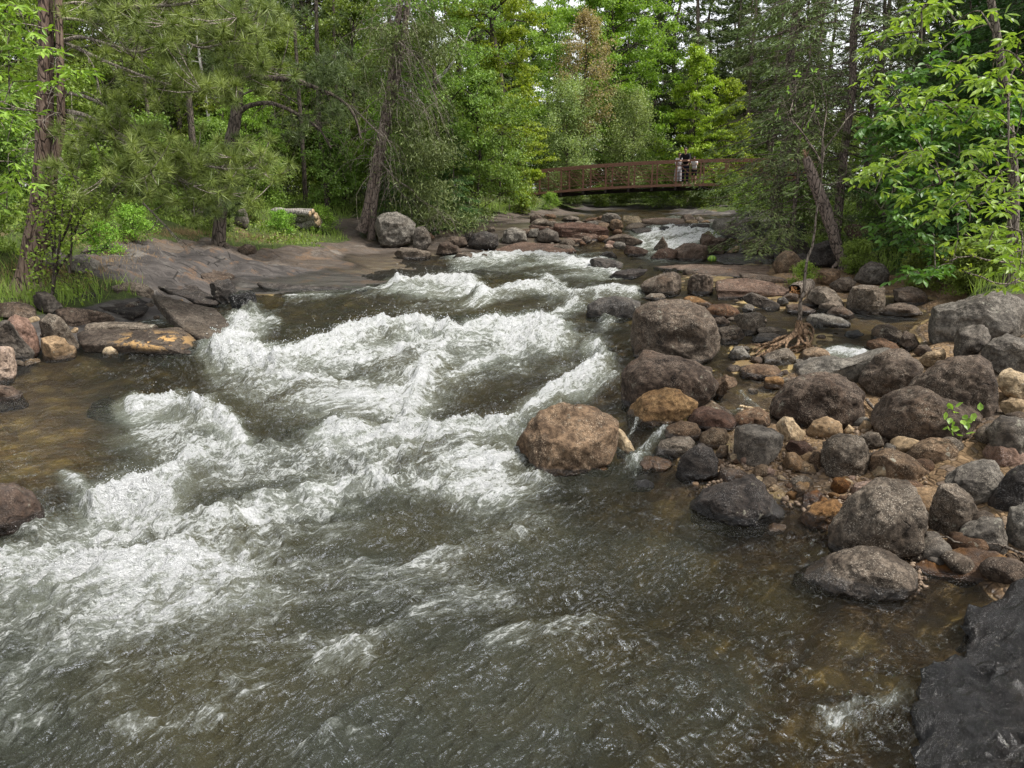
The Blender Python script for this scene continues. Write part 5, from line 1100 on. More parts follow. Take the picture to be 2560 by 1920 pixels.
def big_pine():
    rg = np.random.default_rng(5)
    b = solve(*tf('1', (120, 1265)), lambda x, y: gnd(x, y)); d = b[1]
    root = empty('pine_tree', b); tag(root, 'big red pine with twin reddish trunks and long needled boughs, far left', 'tree')
    def q(p, dd=0): return P3('1', p, d+dd)-b
    T = Tubes()
    P = np.array([q((105, 1330)), q((112, 1250)), q((135, 1120)), q((160, 950)), q((178, 780)), q((190, 600)), q((196, 400)), q((200, 200)), q((198, 0)), q((195, -500), .3)])
    s1 = 1/1.728*K/FPX*d
    wv = np.array([140, 110, 86, 76, 68, 64, 58, 55, 52, 38])*s1/2
    T.add(smooth_path(P, 40), np.interp(np.linspace(0, 9, 40), range(10), wv), 20, .07)
    for k in range(7):       # root flare
        a = k*.9+.3; e = q((110, 1260))+np.array([math.cos(a)*.42, math.sin(a)*.35, -.16]); T.add(np.array([q((118, 1190)), (q((115, 1235))+e)/2+[0, 0, .05], e]), [.15, .09, .03], 8)
    link('trunk', T.mesh('trunk', M['bk_pine']), root)
    T = Tubes(); P = np.array([q((160, 1080), -.05), q((205, 920), -.12), q((228, 740), -.15), q((262, 560), -.1), q((262, 380), -.1), q((258, 200), -.1), q((252, 0), -.1), q((245, -450), -.1)])
    T.add(smooth_path(P, 30), np.interp(np.linspace(0, 7, 30), range(8), np.array([70, 50, 38, 32, 30, 28, 27, 18])*s1/2), 14, .07)
    link('trunk', T.mesh('trunk', M['bk_pine']), root)
    # boughs traced in the photo, each with depth swing
    BR = [([(262, 80), (340, 85), (420, 105), (480, 95)], 0, .4, 14), ([(270, 20), (330, 10), (420, 20), (500, 40)], .3, 1, 12), ([(275, 175), (350, 160), (430, 180), (520, 205), (600, 225), (680, 200), (740, 215)], -.4, 1, 16),
          ([(285, 185), (380, 230), (480, 275), (570, 310), (680, 350), (800, 385), (880, 400), (960, 395)], -.9, 1, 16), ([(285, 400), (360, 415), (440, 450), (520, 510), (590, 560), (625, 580)], -.5, .5, 18),
          ([(285, 480), (370, 500), (460, 550), (540, 590), (610, 625), (650, 665)], -.9, 1, 22), ([(282, 505), (360, 520), (430, 560), (520, 600), (600, 640), (700, 670), (800, 690), (910, 720), (1000, 730), (1130, 725)], -1.4, 1, 20),
          ([(240, 665), (280, 710), (310, 755), (360, 775)], -.9, 1, 18), ([(285, 530), (340, 545), (400, 600), (440, 670)], -.6, .7, 10), ([(600, 120), (680, 150), (780, 170), (860, 205), (940, 195), (1000, 180), (1060, 195)], -.8, 1, 16),
          ([(430, 5), (560, 30), (680, 25), (760, 20), (850, 5), (930, -20)], -.4, 1, 22), ([(700, 780), (780, 800), (860, 810), (900, 830)], -1.3, .8, 9), ([(250, 250), (330, 200), (390, 260), (420, 340), (420, 400)], -.4, .1, 7),
          ([(560, 180), (640, 120), (760, 90), (900, 60)], .2, 1, 14), ([(620, 880), (680, 940), (730, 990), (790, 1060)], -1.2, .1, 9), ([(520, 590), (640, 650), (720, 740), (800, 790), (880, 800)], -1.3, 1, 14),
          ([(470, 840), (520, 790), (600, 770), (680, 730)], -1.5, 1, 10), ([(900, 160), (960, 110), (1050, 90), (1150, 110)], -.6, 1, 13), ([(940, 390), (1010, 370), (1080, 330), (1120, 290)], -1, 1, 12), ([(380, 40), (450, -20), (560, -60)], -.3, 1, 18)]
    Tb = Tubes(); tips = []; dirs = []
    for pts, dz, green, wpx in BR:
        n = len(pts); P = np.array([q(p, dz*(i/(n-1))) for i, p in enumerate(pts)])
        Q = smooth_path(P, 5*n); Tb.add(Q, np.linspace(wpx*s1/2, max(.006, wpx*s1*.12), 5*n), 6, .08)
        L = np.linalg.norm(np.diff(Q, axis=0), axis=1).sum(); nb = int(L*11*green)+3
        for k in range(nb):
            i = int(rg.uniform(.25, 1.0)*(5*n-1)); t = unit(Q[min(i+1, 5*n-1)]-Q[max(i-1, 0)]); l = rg.uniform(.18, .55)
            dd = unit(t*.7+rg.normal(0, .55, 3)+[0, 0, .22 if green > .2 else -.6]); e = Q[i]+dd*l; m = Q[i]+dd*l*.5+[0, 0, -.04*l]
            Tb.add(np.array([Q[i], m, e]), [.008, .006, .004], 4)
            if green > .2 and rg.uniform() < green: tips.append(e); dirs.append(unit(dd+[0, 0, .5]))
            if rg.uniform() < .5 and green > .2:
                e2 = m+unit(dd+rg.normal(0, .5, 3))*l*.6; Tb.add(np.array([m, e2]), [.005, .003], 3); tips.append(e2); dirs.append(unit(e2-m+[0, 0, .2]))
        if green > .2: tips.append(Q[-1]); dirs.append(unit(Q[-1]-Q[-3]))
    # clusters read straight off the photo
    TU = [(490,50),(600,70),(690,90),(770,90),(850,60),(880,120),(980,110),(1060,160),(1140,140),(1180,110),(830,140),(720,190),(770,200),(880,180),(360,60),(430,30),(540,20),(640,30),(820,320),(880,390),(960,300),(1060,340),(640,390),(760,300),(700,250),(1100,270),(930,360),(1030,400),
          (740,620),(640,600),(560,640),(880,650),(940,690),(1010,640),(1060,620),(1100,680),(1170,690),(1240,710),(1150,740),(1050,760),(980,740),(860,730),(800,760),(660,720),(700,740),(560,720),(590,690),(460,700),(480,740),(200,730),(380,820),(400,850),(470,800),(560,770),(650,840),(680,830),(720,870),(620,790),(540,830),(440,880),(350,870),(900,790),(1010,800),(1090,830),(1060,860),(950,830),(200,780),(230,700),(260,620),(300,60),(900,20),(1000,40),(1100,30),(1180,40),(1260,90),(950,230),(600,160),(520,130)]
    for p in TU:
        for k in range(2):
            tips.append(q((p[0]+rg.normal(0, 18), p[1]+rg.normal(0, 16)), rg.uniform(-1.9, .2))); dirs.append(unit(rg.normal(0, .6, 3)+[.3, -.2, .55]))
    tips = np.array(tips); dirs = np.array(dirs)
    # tie free tufts to the nearest bough with a twig
    allQ = np.concatenate([v.reshape(-1, 3) for v in Tb.V]); 
    for e in tips[-2*len(TU):]:
        dd = np.linalg.norm(allQ-e, axis=1)+rg.uniform(0, .12, len(allQ)); s = allQ[dd.argmin()]; m = (s+e)/2+[0, 0, -.06*np.linalg.norm(e-s)]
        Tb.add(smooth_path(np.array([s, m, e]), 5), [.008, .007, .006, .005, .004], 4)
    add_dead_twigs(rg, Tb, [q(p) for p in [(270, 300), (268, 420), (268, 500), (268, 560), (190, 600), (160, 480), (150, 700), (262, 150), (262, 240)]], 26, .5, 1.3, .009, (.5, -.5, 0), .5)
    add_dead_twigs(rg, Tb, [q(p) for p in [(150, 560), (160, 650), (150, 480)]], 6, .4, 1.0, .008, (-.8, -.5, 0), .6)
    link('branches', Tb.mesh('branches', M['bk_twig']), root)
    P, A, N, L = pine_tuft(rg, tips, dirs, 76, .185)
    rn = np.repeat(rg.uniform(0, .8, len(tips)), 76)+rg.uniform(0, .3, len(P))
    link('needles', leaves('needles', P, A, N, L, .0095, M['nd_pine'], rn, 'needle'), root)

def second_pine():
    rg = np.random.default_rng(6); d = 18.0; b = at(tf('1', (950, 0))[0], d)
    root = empty('pine_tree', b); tag(root, 'dark pine behind the red pine, arching limbs reaching right over the bank', 'tree')
    def q(p, dd=0, w='1'): return P3(w, p, d+dd)-b
    s1 = 1/1.728*K/FPX*d
    T = Tubes(); P = np.array([[0, 0, -.3], q((955, 900)), q((975, 740)), q((1000, 600)), q((1022, 480)), q((1030, 330)), q((1040, 150)), q((1055, 0)), q((1070, -400))])
    T.add(smooth_path(P, 30), np.interp(np.linspace(0, 8, 30), range(9), np.array([60, 52, 50, 50, 44, 42, 38, 34, 22])*s1/2), 12, .1)
    for pts, w in [([(1040, 480), (1080, 455), (1160, 445), (1240, 470), (1310, 510), (1380, 560), (1430, 640)], 22), ([(1040, 330), (1150, 335), (1260, 345), (1340, 370), (1400, 395), (1470, 430), (1530, 500), (1560, 600)], 26),
                   ([(1050, 300), (1120, 295), (1220, 300)], 18), ([(1030, 420), (1100, 390), (1200, 400), (1290, 450)], 10), ([(1000, 380), (930, 340), (880, 350)], 10), ([(1045, 130), (950, 100), (860, 120), (780, 160)], 14), ([(1050, 80), (1150, 60), (1250, 90)], 14)]:
        n = len(pts); Q = smooth_path(np.array([q(p, -.5*i/n) for i, p in enumerate(pts)]), 6*n); T.add(Q, np.linspace(w*s1/2, w*s1*.15, 6*n), 7, .1)
        add_dead_twigs(rg, T, Q[8:], 26 if w > 20 else 8, .3, 1.1, .009, (.3, 0, -.1), .9)
    link('trunk', T.mesh('trunk', M['bk_dark']), root)
    tips = []
    for cx, cy, sx, sy, n in [(1000, 120, 160, 90, 90), (1180, 60, 150, 60, 60), (1350, 330, 110, 70, 60), (1440, 480, 90, 90, 50), (1260, 560, 90, 60, 30), (880, 250, 130, 90, 50), (1020, 700, 70, 120, 50), (980, 880, 80, 60, 40), (1450, 280, 90, 80, 40)]:
        for k in range(n): tips.append(q((rg.normal(cx, sx*.6), rg.normal(cy, sy*.6)), rg.uniform(-.9, .9)))
    tips = np.array(tips); P, A, N, L = pine_tuft(rg, tips, rg.normal(0, .6, (len(tips), 3))+[0, 0, .5], 50, .2)
    link('needles', leaves('needles', P, A, N, L, .012, M['nd_dark'], None, 'needle'), root)

def leaning_spruce():
    rg = np.random.default_rng(8); b = solve(*tf('2', (175, 1415)), lambda x, y: gnd(x, y)); d = b[1]
    root = empty('spruce_tree', b); tag(root, 'leaning twin trunked spruce with drooping dead branches beside the round boulder', 'tree')
    def q(p, dd=0): return P3('2', p, d+dd)-b
    s1 = 1/2.369*K/FPX*d
    for pts, ws, in [([(125, 1370), (150, 1300), (185, 1120), (220, 930), (262, 700), (292, 520), (325, 300), (345, 120), (362, 0), (400, -500)], [70, 60, 50, 46, 42, 40, 36, 34, 32, 18]),
                     ([(180, 1440), (186, 1390), (205, 1200), (235, 1000), (268, 820), (310, 600), (350, 400), (380, 200), (402, 0), (450, -450)], [60, 44, 38, 36, 34, 32, 34, 36, 34, 16])]:
        T = Tubes(); P = np.array([q(p) for p in pts]); T.add(smooth_path(P, 40), np.interp(np.linspace(0, 9, 40), range(10), np.array(ws)*s1/2), 12, .08)
        link('trunk', T.mesh('trunk', M['bk_spruce']), root)
    T = Tubes(); st = [q((rg.uniform(-12, 12)+np.interp(y, [0, 600, 900, 1300], [370, 290, 230, 160]), y), rg.uniform(-.1, .1)) for y in np.linspace(-60, 1000, 60)]
    add_dead_twigs(rg, T, st, 110, .8, 2.3, .012, None, .9)
    add_dead_twigs(rg, T, st[:50], 70, .8, 2.4, .012, (.9, -.2, -.1), 1.0)
    # the bleached drooping bough on the left and long fallen bough tips lower right
    for pts, w in [([(275, 830), (200, 760), (120, 680), (40, 610), (-20, 590)], 14), ([(240, 960), (330, 1060), (420, 1120), (480, 1190), (560, 1230), (635, 1295)], 9), ([(250, 900), (300, 1000), (330, 1100), (400, 1190), (430, 1290)], 8), ([(340, 240), (440, 330), (500, 420), (560, 560), (580, 620)], 10)]:
        Q = smooth_path(np.array([q(p, -.6) for p in pts]), 16); T.add(Q, np.linspace(w*s1/2, .006, 16), 5)
        add_dead_twigs(rg, T, Q, 34, .3, 1.2, .007, (0, 0, -.5), 1.0)
    link('dead_branches', T.mesh('dead_branches', M['bk_twig']), root)
    # green sprays
    C = []; 
    for cx, cy, sx, sy, n in [(540, 170, 90, 60, 900), (560, 290, 70, 50, 700), (440, 210, 90, 40, 700), (230, 330, 110, 90, 900), (420, 800, 110, 120, 1500), (470, 960, 120, 90, 1700), (480, 1120, 120, 100, 1800), (520, 1260, 90, 50, 1100), (380, 700, 90, 80, 700), (260, 170, 90, 120, 700), (560, 900, 100, 120, 900), (300, 560, 150, 80, 500), (700, 1280, 160, 60, 900), (140, 500, 80, 80, 400)]:
        nc = max(4, n//55)
        for k in range(nc):
            c = q((rg.normal(cx, sx*.6), rg.normal(cy, sy*.6)), rg.uniform(-.9, .7)); m = 80; C.append(c+rg.normal(0, 1, (m, 3))*[.30, .30, .09]+np.array([0, 0, -1])*rg.exponential(.05, (m, 1)))
    C = np.concatenate(C); n = len(C)
    link('needles', leaves('needles', C, rdir(rg, n, -.7), unit(rg.normal(0, .5, (n, 3))+[0, 0, 1]), .15*rg.uniform(.6, 1.3, n), .028, M['nd_spruce']), root)

def hero_decid():
    rg = np.random.default_rng(9)
    def mk(name, px, d, h, cr, cb, n, ls, leaf, label, seed, bark='bk_dark', **kw):
        r = np.random.default_rng(seed); T, *lf = decid_geo(r, h, cr, cb, n, ls, **kw); return tree_obj(name, T, lf, bark, leaf, label, 'tree', None, at(px, d), 0)
    mk('birch_tree', 950, 26.5, 14, 2.5, .6, 42000, .088, 'lf_birch', 'mid green birch with pale leaning limb, centre left', 31, flatz=.2, limbs=40, droop=.8, trunk_r=.10, lean=(-.2, 0), clump=.5, prof=lambda f: (1-f)**.5*.75+.3)
    mk('maple_tree', 1080, 30, 15, 2.0, .8, 46000, .10, 'lf_maple', 'yellow green layered maple left of the bridge', 32, flatz=.07, limbs=44, droop=.45, clump=.55, prof=lambda f: .55+.45*math.sin(f*9)**2*.5+.2*(1-f))
    mk('broadleaf_tree', 1035, 27, 5.5, 1.9, .4, 26000, .085, 'lf_birch', 'low dark green tree overhanging the left end of the bridge', 33, flatz=.2, limbs=30, droop=.8)
    mk('broadleaf_tree', 1100, 31.5, 4.2, 1.15, .8, 15000, .10, 'lf_maple', 'small bright green sapling in front of the left bridge end', 34, flatz=.09, limbs=22, droop=.5)
    mk('broadleaf_tree', 1310, 50, 15, 5.6, 2.5, 60000, .16, 'lf_bright', 'large rounded bright green tree behind the bridge', 35, flatz=.13, limbs=46, droop=.25, clump=.4)
    mk('broadleaf_tree', 1252, 45.5, 11.8, 1.9, 4.5, 14000, .11, 'lf_tan', 'tree with sparse pinkish tan new leaves behind the bridge', 36, flatz=.3, limbs=30, clump=.8)
    mk('willow_tree', 1245, 44.5, 7.4, 2.6, .3, 24000, .095, 'lf_olive', 'pale olive willow behind the left half of the bridge', 37, flatz=.35, limbs=34, multi=3, clump=.8)
    mk('willow_tree', 1355, 45.5, 7.0, 2.6, .3, 22000, .095, 'lf_olive', 'pale olive willow behind the middle of the bridge', 38, flatz=.35, limbs=34, multi=3, clump=.8)
    mk('maple_tree', 1480, 44.0, 9.4, 2.0, .6, 22000, .12, 'lf_maple', 'bright young maple behind the people on the bridge', 39, flatz=.07, limbs=34, droop=.2, prof=lambda f: (1-f)*.9+.25)
    mk('maple_tree', 1548, 45.0, 7.5, 1.8, .6, 17000, .12, 'lf_maple', 'smaller bright maple right of the one behind the people', 40, flatz=.07, limbs=30, droop=.2, prof=lambda f: (1-f)*.9+.25)
    mk('broadleaf_tree', 790, 32, 9.5, 2.6, .6, 30000, .10, 'lf_birch', 'fresh green tree between the two leaning spruce trunks and dark pine', 41, flatz=.15, limbs=34)
    mk('broadleaf_tree', 1000, 36, 16, 3.4, 2, 40000, .13, 'lf_birch', 'tall fresh green tree rising behind the birch', 42, flatz=.16, limbs=40, droop=.5)
    # bare pale limb of the birch
    T = Tubes(); Pp = [P3('2', p, 26.3) for p in [(575, 480), (610, 440), (660, 380), (700, 320), (740, 250), (770, 180)]]; o0 = Pp[0]
    T.add(smooth_path(np.array(Pp)-o0, 14), np.linspace(.065, .02, 14), 7, .1)
    for a, b in [((700, 320), (760, 330)), ((740, 250), (700, 210)), ((620, 430), (560, 460))]:
        T.add(np.array([P3('2', a, 26.3)-o0, P3('2', b, 26.1)-o0]), [.02, .008], 4)
    bt = [o for o in bpy.data.objects if o.name.startswith('birch_tree')][0]
    o = link('limb', T.mesh('limb', M['bk_birch']), bt); o.location = Vector(o0)-bt.location; tag(o, 'pale bare birch limb')

def right_conifers():
    rg = np.random.default_rng(10)
    # big spruce behind the root plate with sparse drooping sprays
    b = at(1800, 19.5); T, *lf = conifer_geo(rg, 15, 3.3, 1.5, 17000, .38, .14, tr=.13, shl=.15, shw=.028, dead=.30, step=.2, lean=(-.5, 0))
    z = rg.uniform(1.8, 11, 160); add_dead_twigs(rg, T, [np.array([0, 0, zz]) for zz in z], 150, .5, 2.2, .008, None, .6)
    tree_obj('spruce_tree', T, lf, 'bk_spruce', 'nd_spruce', 'sparse twiggy spruce standing behind the leaning broken trunk', 'tree', None, b)
    b = at(1667, 25); T, *lf = conifer_geo(rg, 15, 2.6, 1.0, 15000, .36, .10, tr=.22, shl=.16, shw=.032, dead=.30, step=.2)
    add_dead_twigs(rg, T, [np.array([0, 0, zz]) for zz in rg.uniform(1.2, 11, 160)], 130, .6, 2.4, .010, None, .6)
    tree_obj('spruce_tree', T, lf, 'bk_spruce', 'nd_spruce', 'brownish spruce with a thick trunk overhanging the right end of the bridge', 'tree', None, b)
    b = at(1700, 19); T, *lf = conifer_geo(rg, 5.2, 2.1, .8, 9000, .3, .12, tr=.07, shl=.13, shw=.028, dead=.2, step=.16)
    tree_obj('spruce_tree', T, lf, 'bk_spruce', 'nd_spruce', 'small feathery spruce hiding the right part of the bridge', 'tree', None, b)
    # leaning broken trunk
    b = solve(*tf('3', (850, 1395)), lambda x, y: gnd(x, y)); d = b[1]; T = Tubes(); s1 = 1/2.073*K/FPX*d
    P = np.array([P3('3', p, d+dd)-b for p, dd in [((868, 1440), .1), ((850, 1380), 0), ((822, 1300), 0), ((775, 1150), 0), ((735, 1040), 0), ((700, 950), 0), ((672, 870), 0), ((650, 815), 0)]])
    T.add(smooth_path(P, 26), np.interp(np.linspace(0, 7, 26), range(8), np.array([40, 46, 52, 60, 62, 58, 48, 34])*s1/2), 12, .16)
    for k in range(9):
        e = P[1]+np.array([rg.normal(0, .35), rg.normal(-.1, .25), -.35-rg.uniform(0, .25)]); T.add(smooth_path(np.array([P[2]*.5+P[1]*.5, (P[1]+e)/2+[rg.normal(0, .08), 0, .08], e]), 7), np.linspace(.06, .012, 7), 5)
    root = empty('leaning_trunk', b); tag(root, 'thick broken tree trunk leaning left out of the right bank', 'tree trunk'); link('trunk', T.mesh('trunk', M['bk_spruce']), root)
    T = Tubes(); top = P[-1]
    for k in range(7): T.add(np.array([top+rg.normal(0, .03, 3), top+[rg.normal(-.02, .05), rg.normal(0, .04), rg.uniform(.08, .22)]]), [.022, .003], 4)
    o = link('splinters', T.mesh('splinters', M['bk_root']), root); tag(o, 'splintered orange break at the top')
    # straight dark trunks with their high crowns
    for px, d_, r_, lab in [(1933, 24, .15, 'straight dark trunk with a torn orange bark scar, right of the sparse spruce'), (1842, 30, .12, 'thin straight trunk between the sparse spruce and the scarred trunk'), (2015, 22, .14, 'dark spruce trunk behind the bright ash leaves')]:
        T, *lf = conifer_geo(rg, 15, 2.0, 4.5, 9000, .35, .3, tr=r_, shl=.18, shw=.036, dead=.3, step=.26)
        add_dead_twigs(rg, T, [np.array([0, 0, zz]) for zz in rg.uniform(2, 10, 80)], 70, .4, 1.6, .009, None, .5)
        t = tree_obj('spruce_tree', T, lf, 'bk_dark', 'nd_dark', lab, 'tree', None, at(px, d_))
        if px == 1933:
            Tt = Tubes(); zc = (430-322)/1580*24+2.4-t.location[2]; Tt.add(np.array([[.01, -.05, zc-.35], [.03, -.08, zc-.1], [.03, -.08, zc+.15], [.02, -.05, zc+.35]]), [.06, .12, .11, .05], 8, .3)
            o = link('bark_scar', Tt.mesh('bark_scar', M['bk_root']), t); tag(o, 'torn orange scar on the dark trunk')
    # split double stump-trunk
    b = at(1914, 20); T = Tubes(); q = lambda p: P3('V', p, 20)-b
    T.add(smooth_path(np.array([q((225, 1010)), q((230, 900)), q((245, 760)), q((265, 600)), q((225, 500)), q((200, 420))]), 16), np.array(list(np.linspace(.17, .11, 16))), 10, .2)
    T.add(smooth_path(np.array([q((300, 980)), q((290, 860)), q((275, 740)), q((300, 620)), q((335, 540)), q((310, 430)), q((305, 330))]), 16), np.linspace(.07, .07, 16), 8, .25)
    root = empty('split_trunk', b); tag(root, 'dead split trunk with peeling pale bark near the right bank path', 'tree trunk'); link('trunk', T.mesh('trunk', M['bk_dead']), root)
    # hemlock masses on the right
    for i, (px, d_, s, k, lab) in enumerate([(2010, 16.5, .62, 'hA', 'low feathery hemlock right of the speckled boulder'), (2110, 15, .72, 'hA', 'dense dark hemlock behind the ash leaves over the calm pool'), (2230, 13.5, .8, 'hA', 'dense hemlock at the right edge behind the ash leaves'),
                                     (2060, 20, 1.0, 'hB', 'tall hemlock rising behind the ash tree, left of a taller one'), (2190, 18, 1.15, 'hB', 'tallest dark hemlock in the upper right corner'), (2320, 15, 1.0, 'hB', 'hemlock just outside the right edge'), (1960, 19.5, .55, 'hA', 'short hemlock beside the split dead trunk'), (2130, 24, 1.2, 'hB', 'far hemlock filling the gap between the tall hemlocks')]):
        plant(k, at(px, d_), lab, 'hemlocks on the right bank', s)

def driftwood():
    rg = np.random.default_rng(12); b = solve(*tf('T', (660, 1500)), lambda x, y: gnd(x, y)); d = b[1]+.0; b = np.array([b[0], d, tz(b[0], d)])
    root = empty('driftwood_tree', b); tag(root, 'bare uprooted sapling standing on its tangled root plate among the rocks', 'dead tree')
    q = lambda p, dd=0, w='T': P3(w, p, d+dd)-b
    s1 = 1/4.1475*K/FPX*d
    T = Tubes(); P = [q(p) for p in [(665, 1420), (655, 1300), (665, 1180), (668, 1050), (705, 950), (712, 830), (725, 700), (745, 590), (790, 480), (815, 330), (830, 180), (845, 60)]]+[q((722, 1010), .0, '3'), q((735, 900), 0, '3'), q((738, 850), 0, '3')]
    T.add(smooth_path(np.array(P), 50), np.interp(np.linspace(0, 14, 50), range(15), np.array([64, 52, 42, 38, 34, 30, 28, 26, 24, 21, 19, 17, 16, 14, 13])*s1/2), 10, .12)
    for pts, w in [([(738, 850), (690, 770), (620, 670), (570, 600), (590, 500), (560, 470)], 12), ([(738, 850), (745, 760), (720, 640), (690, 560)], 10), ([(745, 780), (820, 680), (880, 600), (950, 560)], 10), ([(735, 850), (740, 700), (760, 560), (735, 440), (712, 365)], 9), ([(620, 670), (560, 620), (500, 600)], 5), ([(690, 770), (640, 690), (700, 560), (690, 470)], 6), ([(600, 590), (600, 450), (600, 390)], 5), ([(730, 960), (800, 950), (870, 920), (960, 820)], 6)]:
        Q = smooth_path(np.array([q(p, rg.uniform(-.15, .15)*i, '3') for i, p in enumerate(pts)]), 12); T.add(Q, np.linspace(w/2.073*K/FPX*d/2, .003, 12), 5)
        add_dead_twigs(rg, T, Q[3:], 4, .1, .35, .003, (0, 0, .8), -.1)
    link('stem', T.mesh('stem', M['bk_dead']), root)
    T = Tubes()
    RTS = [[(640, 1340), (560, 1420), (430, 1460), (300, 1490), (170, 1550)], [(630, 1360), (520, 1450), (420, 1500), (330, 1560), (230, 1620), (150, 1650)], [(640, 1380), (500, 1470), (400, 1540), (310, 1600), (290, 1640)], [(600, 1400), (440, 1430), (340, 1490), (200, 1500), (140, 1490)],
           [(650, 1380), (540, 1460), (515, 1560), (520, 1650)], [(690, 1330), (760, 1380), (780, 1450), (700, 1540), (600, 1560), (540, 1560)], [(680, 1300), (750, 1290), (800, 1350), (790, 1440), (730, 1520), (620, 1580)], [(650, 1420), (640, 1500), (560, 1540), (470, 1620)], [(620, 1330), (600, 1420), (480, 1480), (380, 1480), (250, 1560)],
           [(700, 1380), (740, 1460), (690, 1520), (610, 1530)], [(640, 1400), (700, 1480), (760, 1500), (820, 1540)], [(690, 1300), (740, 1340), (720, 1420), (640, 1470), (560, 1500)], [(560, 1440), (400, 1500), (280, 1530), (200, 1600)]]
    for i, r_ in enumerate(RTS):
        Q = []
        for k, p in enumerate(r_):
            hh = (.30, .16, .09, .06, .05, .04)[k]; e = solve(*tf('T', p), lambda x, y: gnd(x, y)+hh); Q.append(e-b if k else q(p))
        Q = smooth_path(np.array(Q), 20)
        T.add(Q, np.linspace((52 if i < 3 else 38)*s1/2, 5*s1, 20), 8, .25)
        add_dead_twigs(rg, T, Q[8:], 5, .08, .3, .004, (0, -.3, -.5), .6)
    T.add(smooth_path(np.array([q((655, 1240)), q((655, 1320)), q((675, 1380)), q((690, 1440))]), 10), np.array([24, 30, 38, 48, 56, 62, 64, 56, 44, 26])*s1, 12, .3)
    o = link('root', T.mesh('root', M['bk_root']), root); tag(o, 'tangled tan root plate')
    C = [q(p, 0, '3')+rg.normal(0, .03, 3) for p in [(712, 360), (560, 470), (700, 560), (950, 560), (650, 660), (500, 600), (600, 390)] for _ in range(5)]; n = len(C)
    link('buds', leaves('buds', np.array(C), rdir(rg, n, .8), rdir(rg, n), .06, .03, M['lf_bright'], None, 'leaf'), root)
    # green shoots growing on the stem
    # broken log
    g = solve(*tf('4', (1150, 500)), lambda x, y: gnd(x, y)); dl = g[1]; Pl = [P3('4', p, dl+dd) for p, dd in [((1118, 475), -.1), ((1140, 468), .0), ((1165, 455), .2), ((1190, 440), .45)]]; o0 = np.array(Pl[0])
    r = empty('broken_log', o0); tag(r, 'short broken log with splintered orange heartwood behind the thin stem', 'log')
    T = Tubes(); T.add(smooth_path(np.array(Pl)-o0, 10), np.array([.13, .15, .15, .15, .145, .14, .14, .13, .12, .09]), 12, .18); link('bark', T.mesh('bark', M['bk_dead']), r)
    T = Tubes()
    for k in range(26): a = rg.uniform(0, 6.28); rr = rg.uniform(.02, .12); s = np.array([math.cos(a)*rr*.7, .05, math.sin(a)*rr]); T.add(np.array([s, s+[rg.normal(-.03, .03), -rg.uniform(.06, .2), rg.normal(0, .04)]]), [.02, .003], 4)
    o = link('heartwood', T.mesh('heartwood', bark_mat('heartwood', (.55, .27, .10), (.68, .42, .22), (.25, .11, .05), 20)), r); tag(o, 'splintered orange heartwood')

def leaf_spray(rg, P0, n, big, spread, L):
    """n compound leaves fanning from a twig end, each of 5-7 leaflets"""
    C = []; A = []; N = []; LL = []
    for i in range(n):
        az = rg.uniform(0, 6.283); ax = unit(np.array([math.cos(az), math.sin(az), rg.uniform(-.35, .45)])); st = P0+ax*.02; k = rg.integers(2, 4); rl = L*rg.uniform(1.2, 2.1)
        side = unit(np.cross(ax, [0, 0, 1.])); up = np.cross(side, ax)
        for j in range(k):
            f = (j+.8)/k; c = st+ax*rl*f+np.array([0, 0, -.12*rl*f*f])
            for sgn in (-1, 1):
                C.append(c); A.append(unit(ax*.55+side*sgn*.8+[0, 0, -.35+rg.normal(0, .3)]+rg.normal(0, .25, 3))); N.append(unit(up+rg.normal(0, .5, 3))); LL.append(L*rg.uniform(.75, 1.15))
        C.append(st+ax*rl+[0, 0, -.12*rl]); A.append(unit(ax+[0, 0, -.4])); N.append(unit(up+rg.normal(0, .3, 3))); LL.append(L*rg.uniform(.9, 1.3))
    return C, A, N, LL

def ash_like(label, name, pts, w, dfun, base, trunk_pts, L, seed, mat, per=(2, 5), roots=None, tr=.09, wid=.40):
    rg = np.random.default_rng(seed); root = empty(name, base); tag(root, label, 'tree'); base = np.array(base)
    T = Tubes(); TP = np.array(trunk_pts)-base; TQ = smooth_path(TP, 24); T.add(TQ, np.linspace(tr, .03, 24), 10, .08); link('trunk', T.mesh('trunk', M['bk_dead']), root)
    nodes = [tuple(p) for p in TQ[6:]]; ns = len(nodes); ends = [P3(w, p, dfun(p)+rg.uniform(-.4, .4))-base for p in pts]
    # greedy tree: join each cluster to the nearest joined node, biased to the trunk side
    T = Tubes(); pend = sorted(ends, key=lambda e: min(np.linalg.norm(TQ-e, axis=1))); NN = [np.array(n) for n in nodes]; C = []; A = []; N = []; LL = []
    for e in pend:
        dd = np.array([np.linalg.norm(n-e) for n in NN]); dd[:ns] *= .75; s = NN[int(dd.argmin())]; l = np.linalg.norm(e-s)
        m = (s+e)/2+np.array([0, 0, .10*l])+rg.normal(0, .05*l, 3); Q = smooth_path(np.array([s, m, e]), 8); T.add(Q, np.linspace(.006+.007*min(l, 1.2), .0035, 8), 5)
        NN.append(e); NN.append(Q[4])
        for b_ in [e]+[Q[i] for i in (5, 3) if rg.uniform() < min(.8, l*.9)]:
            c, a, n_, l_ = leaf_spray(rg, b_, rg.integers(*per), 1, .1, L); C += c; A += a; N += n_; LL += l_
    link('branches', T.mesh('branches', M['bk_dead']), root)
    LL = np.array(LL); link('leaves', leaves('leaves', np.array(C), np.array(A), np.array(N), LL, LL*wid, M[mat], None, 'leaf', .18), root)

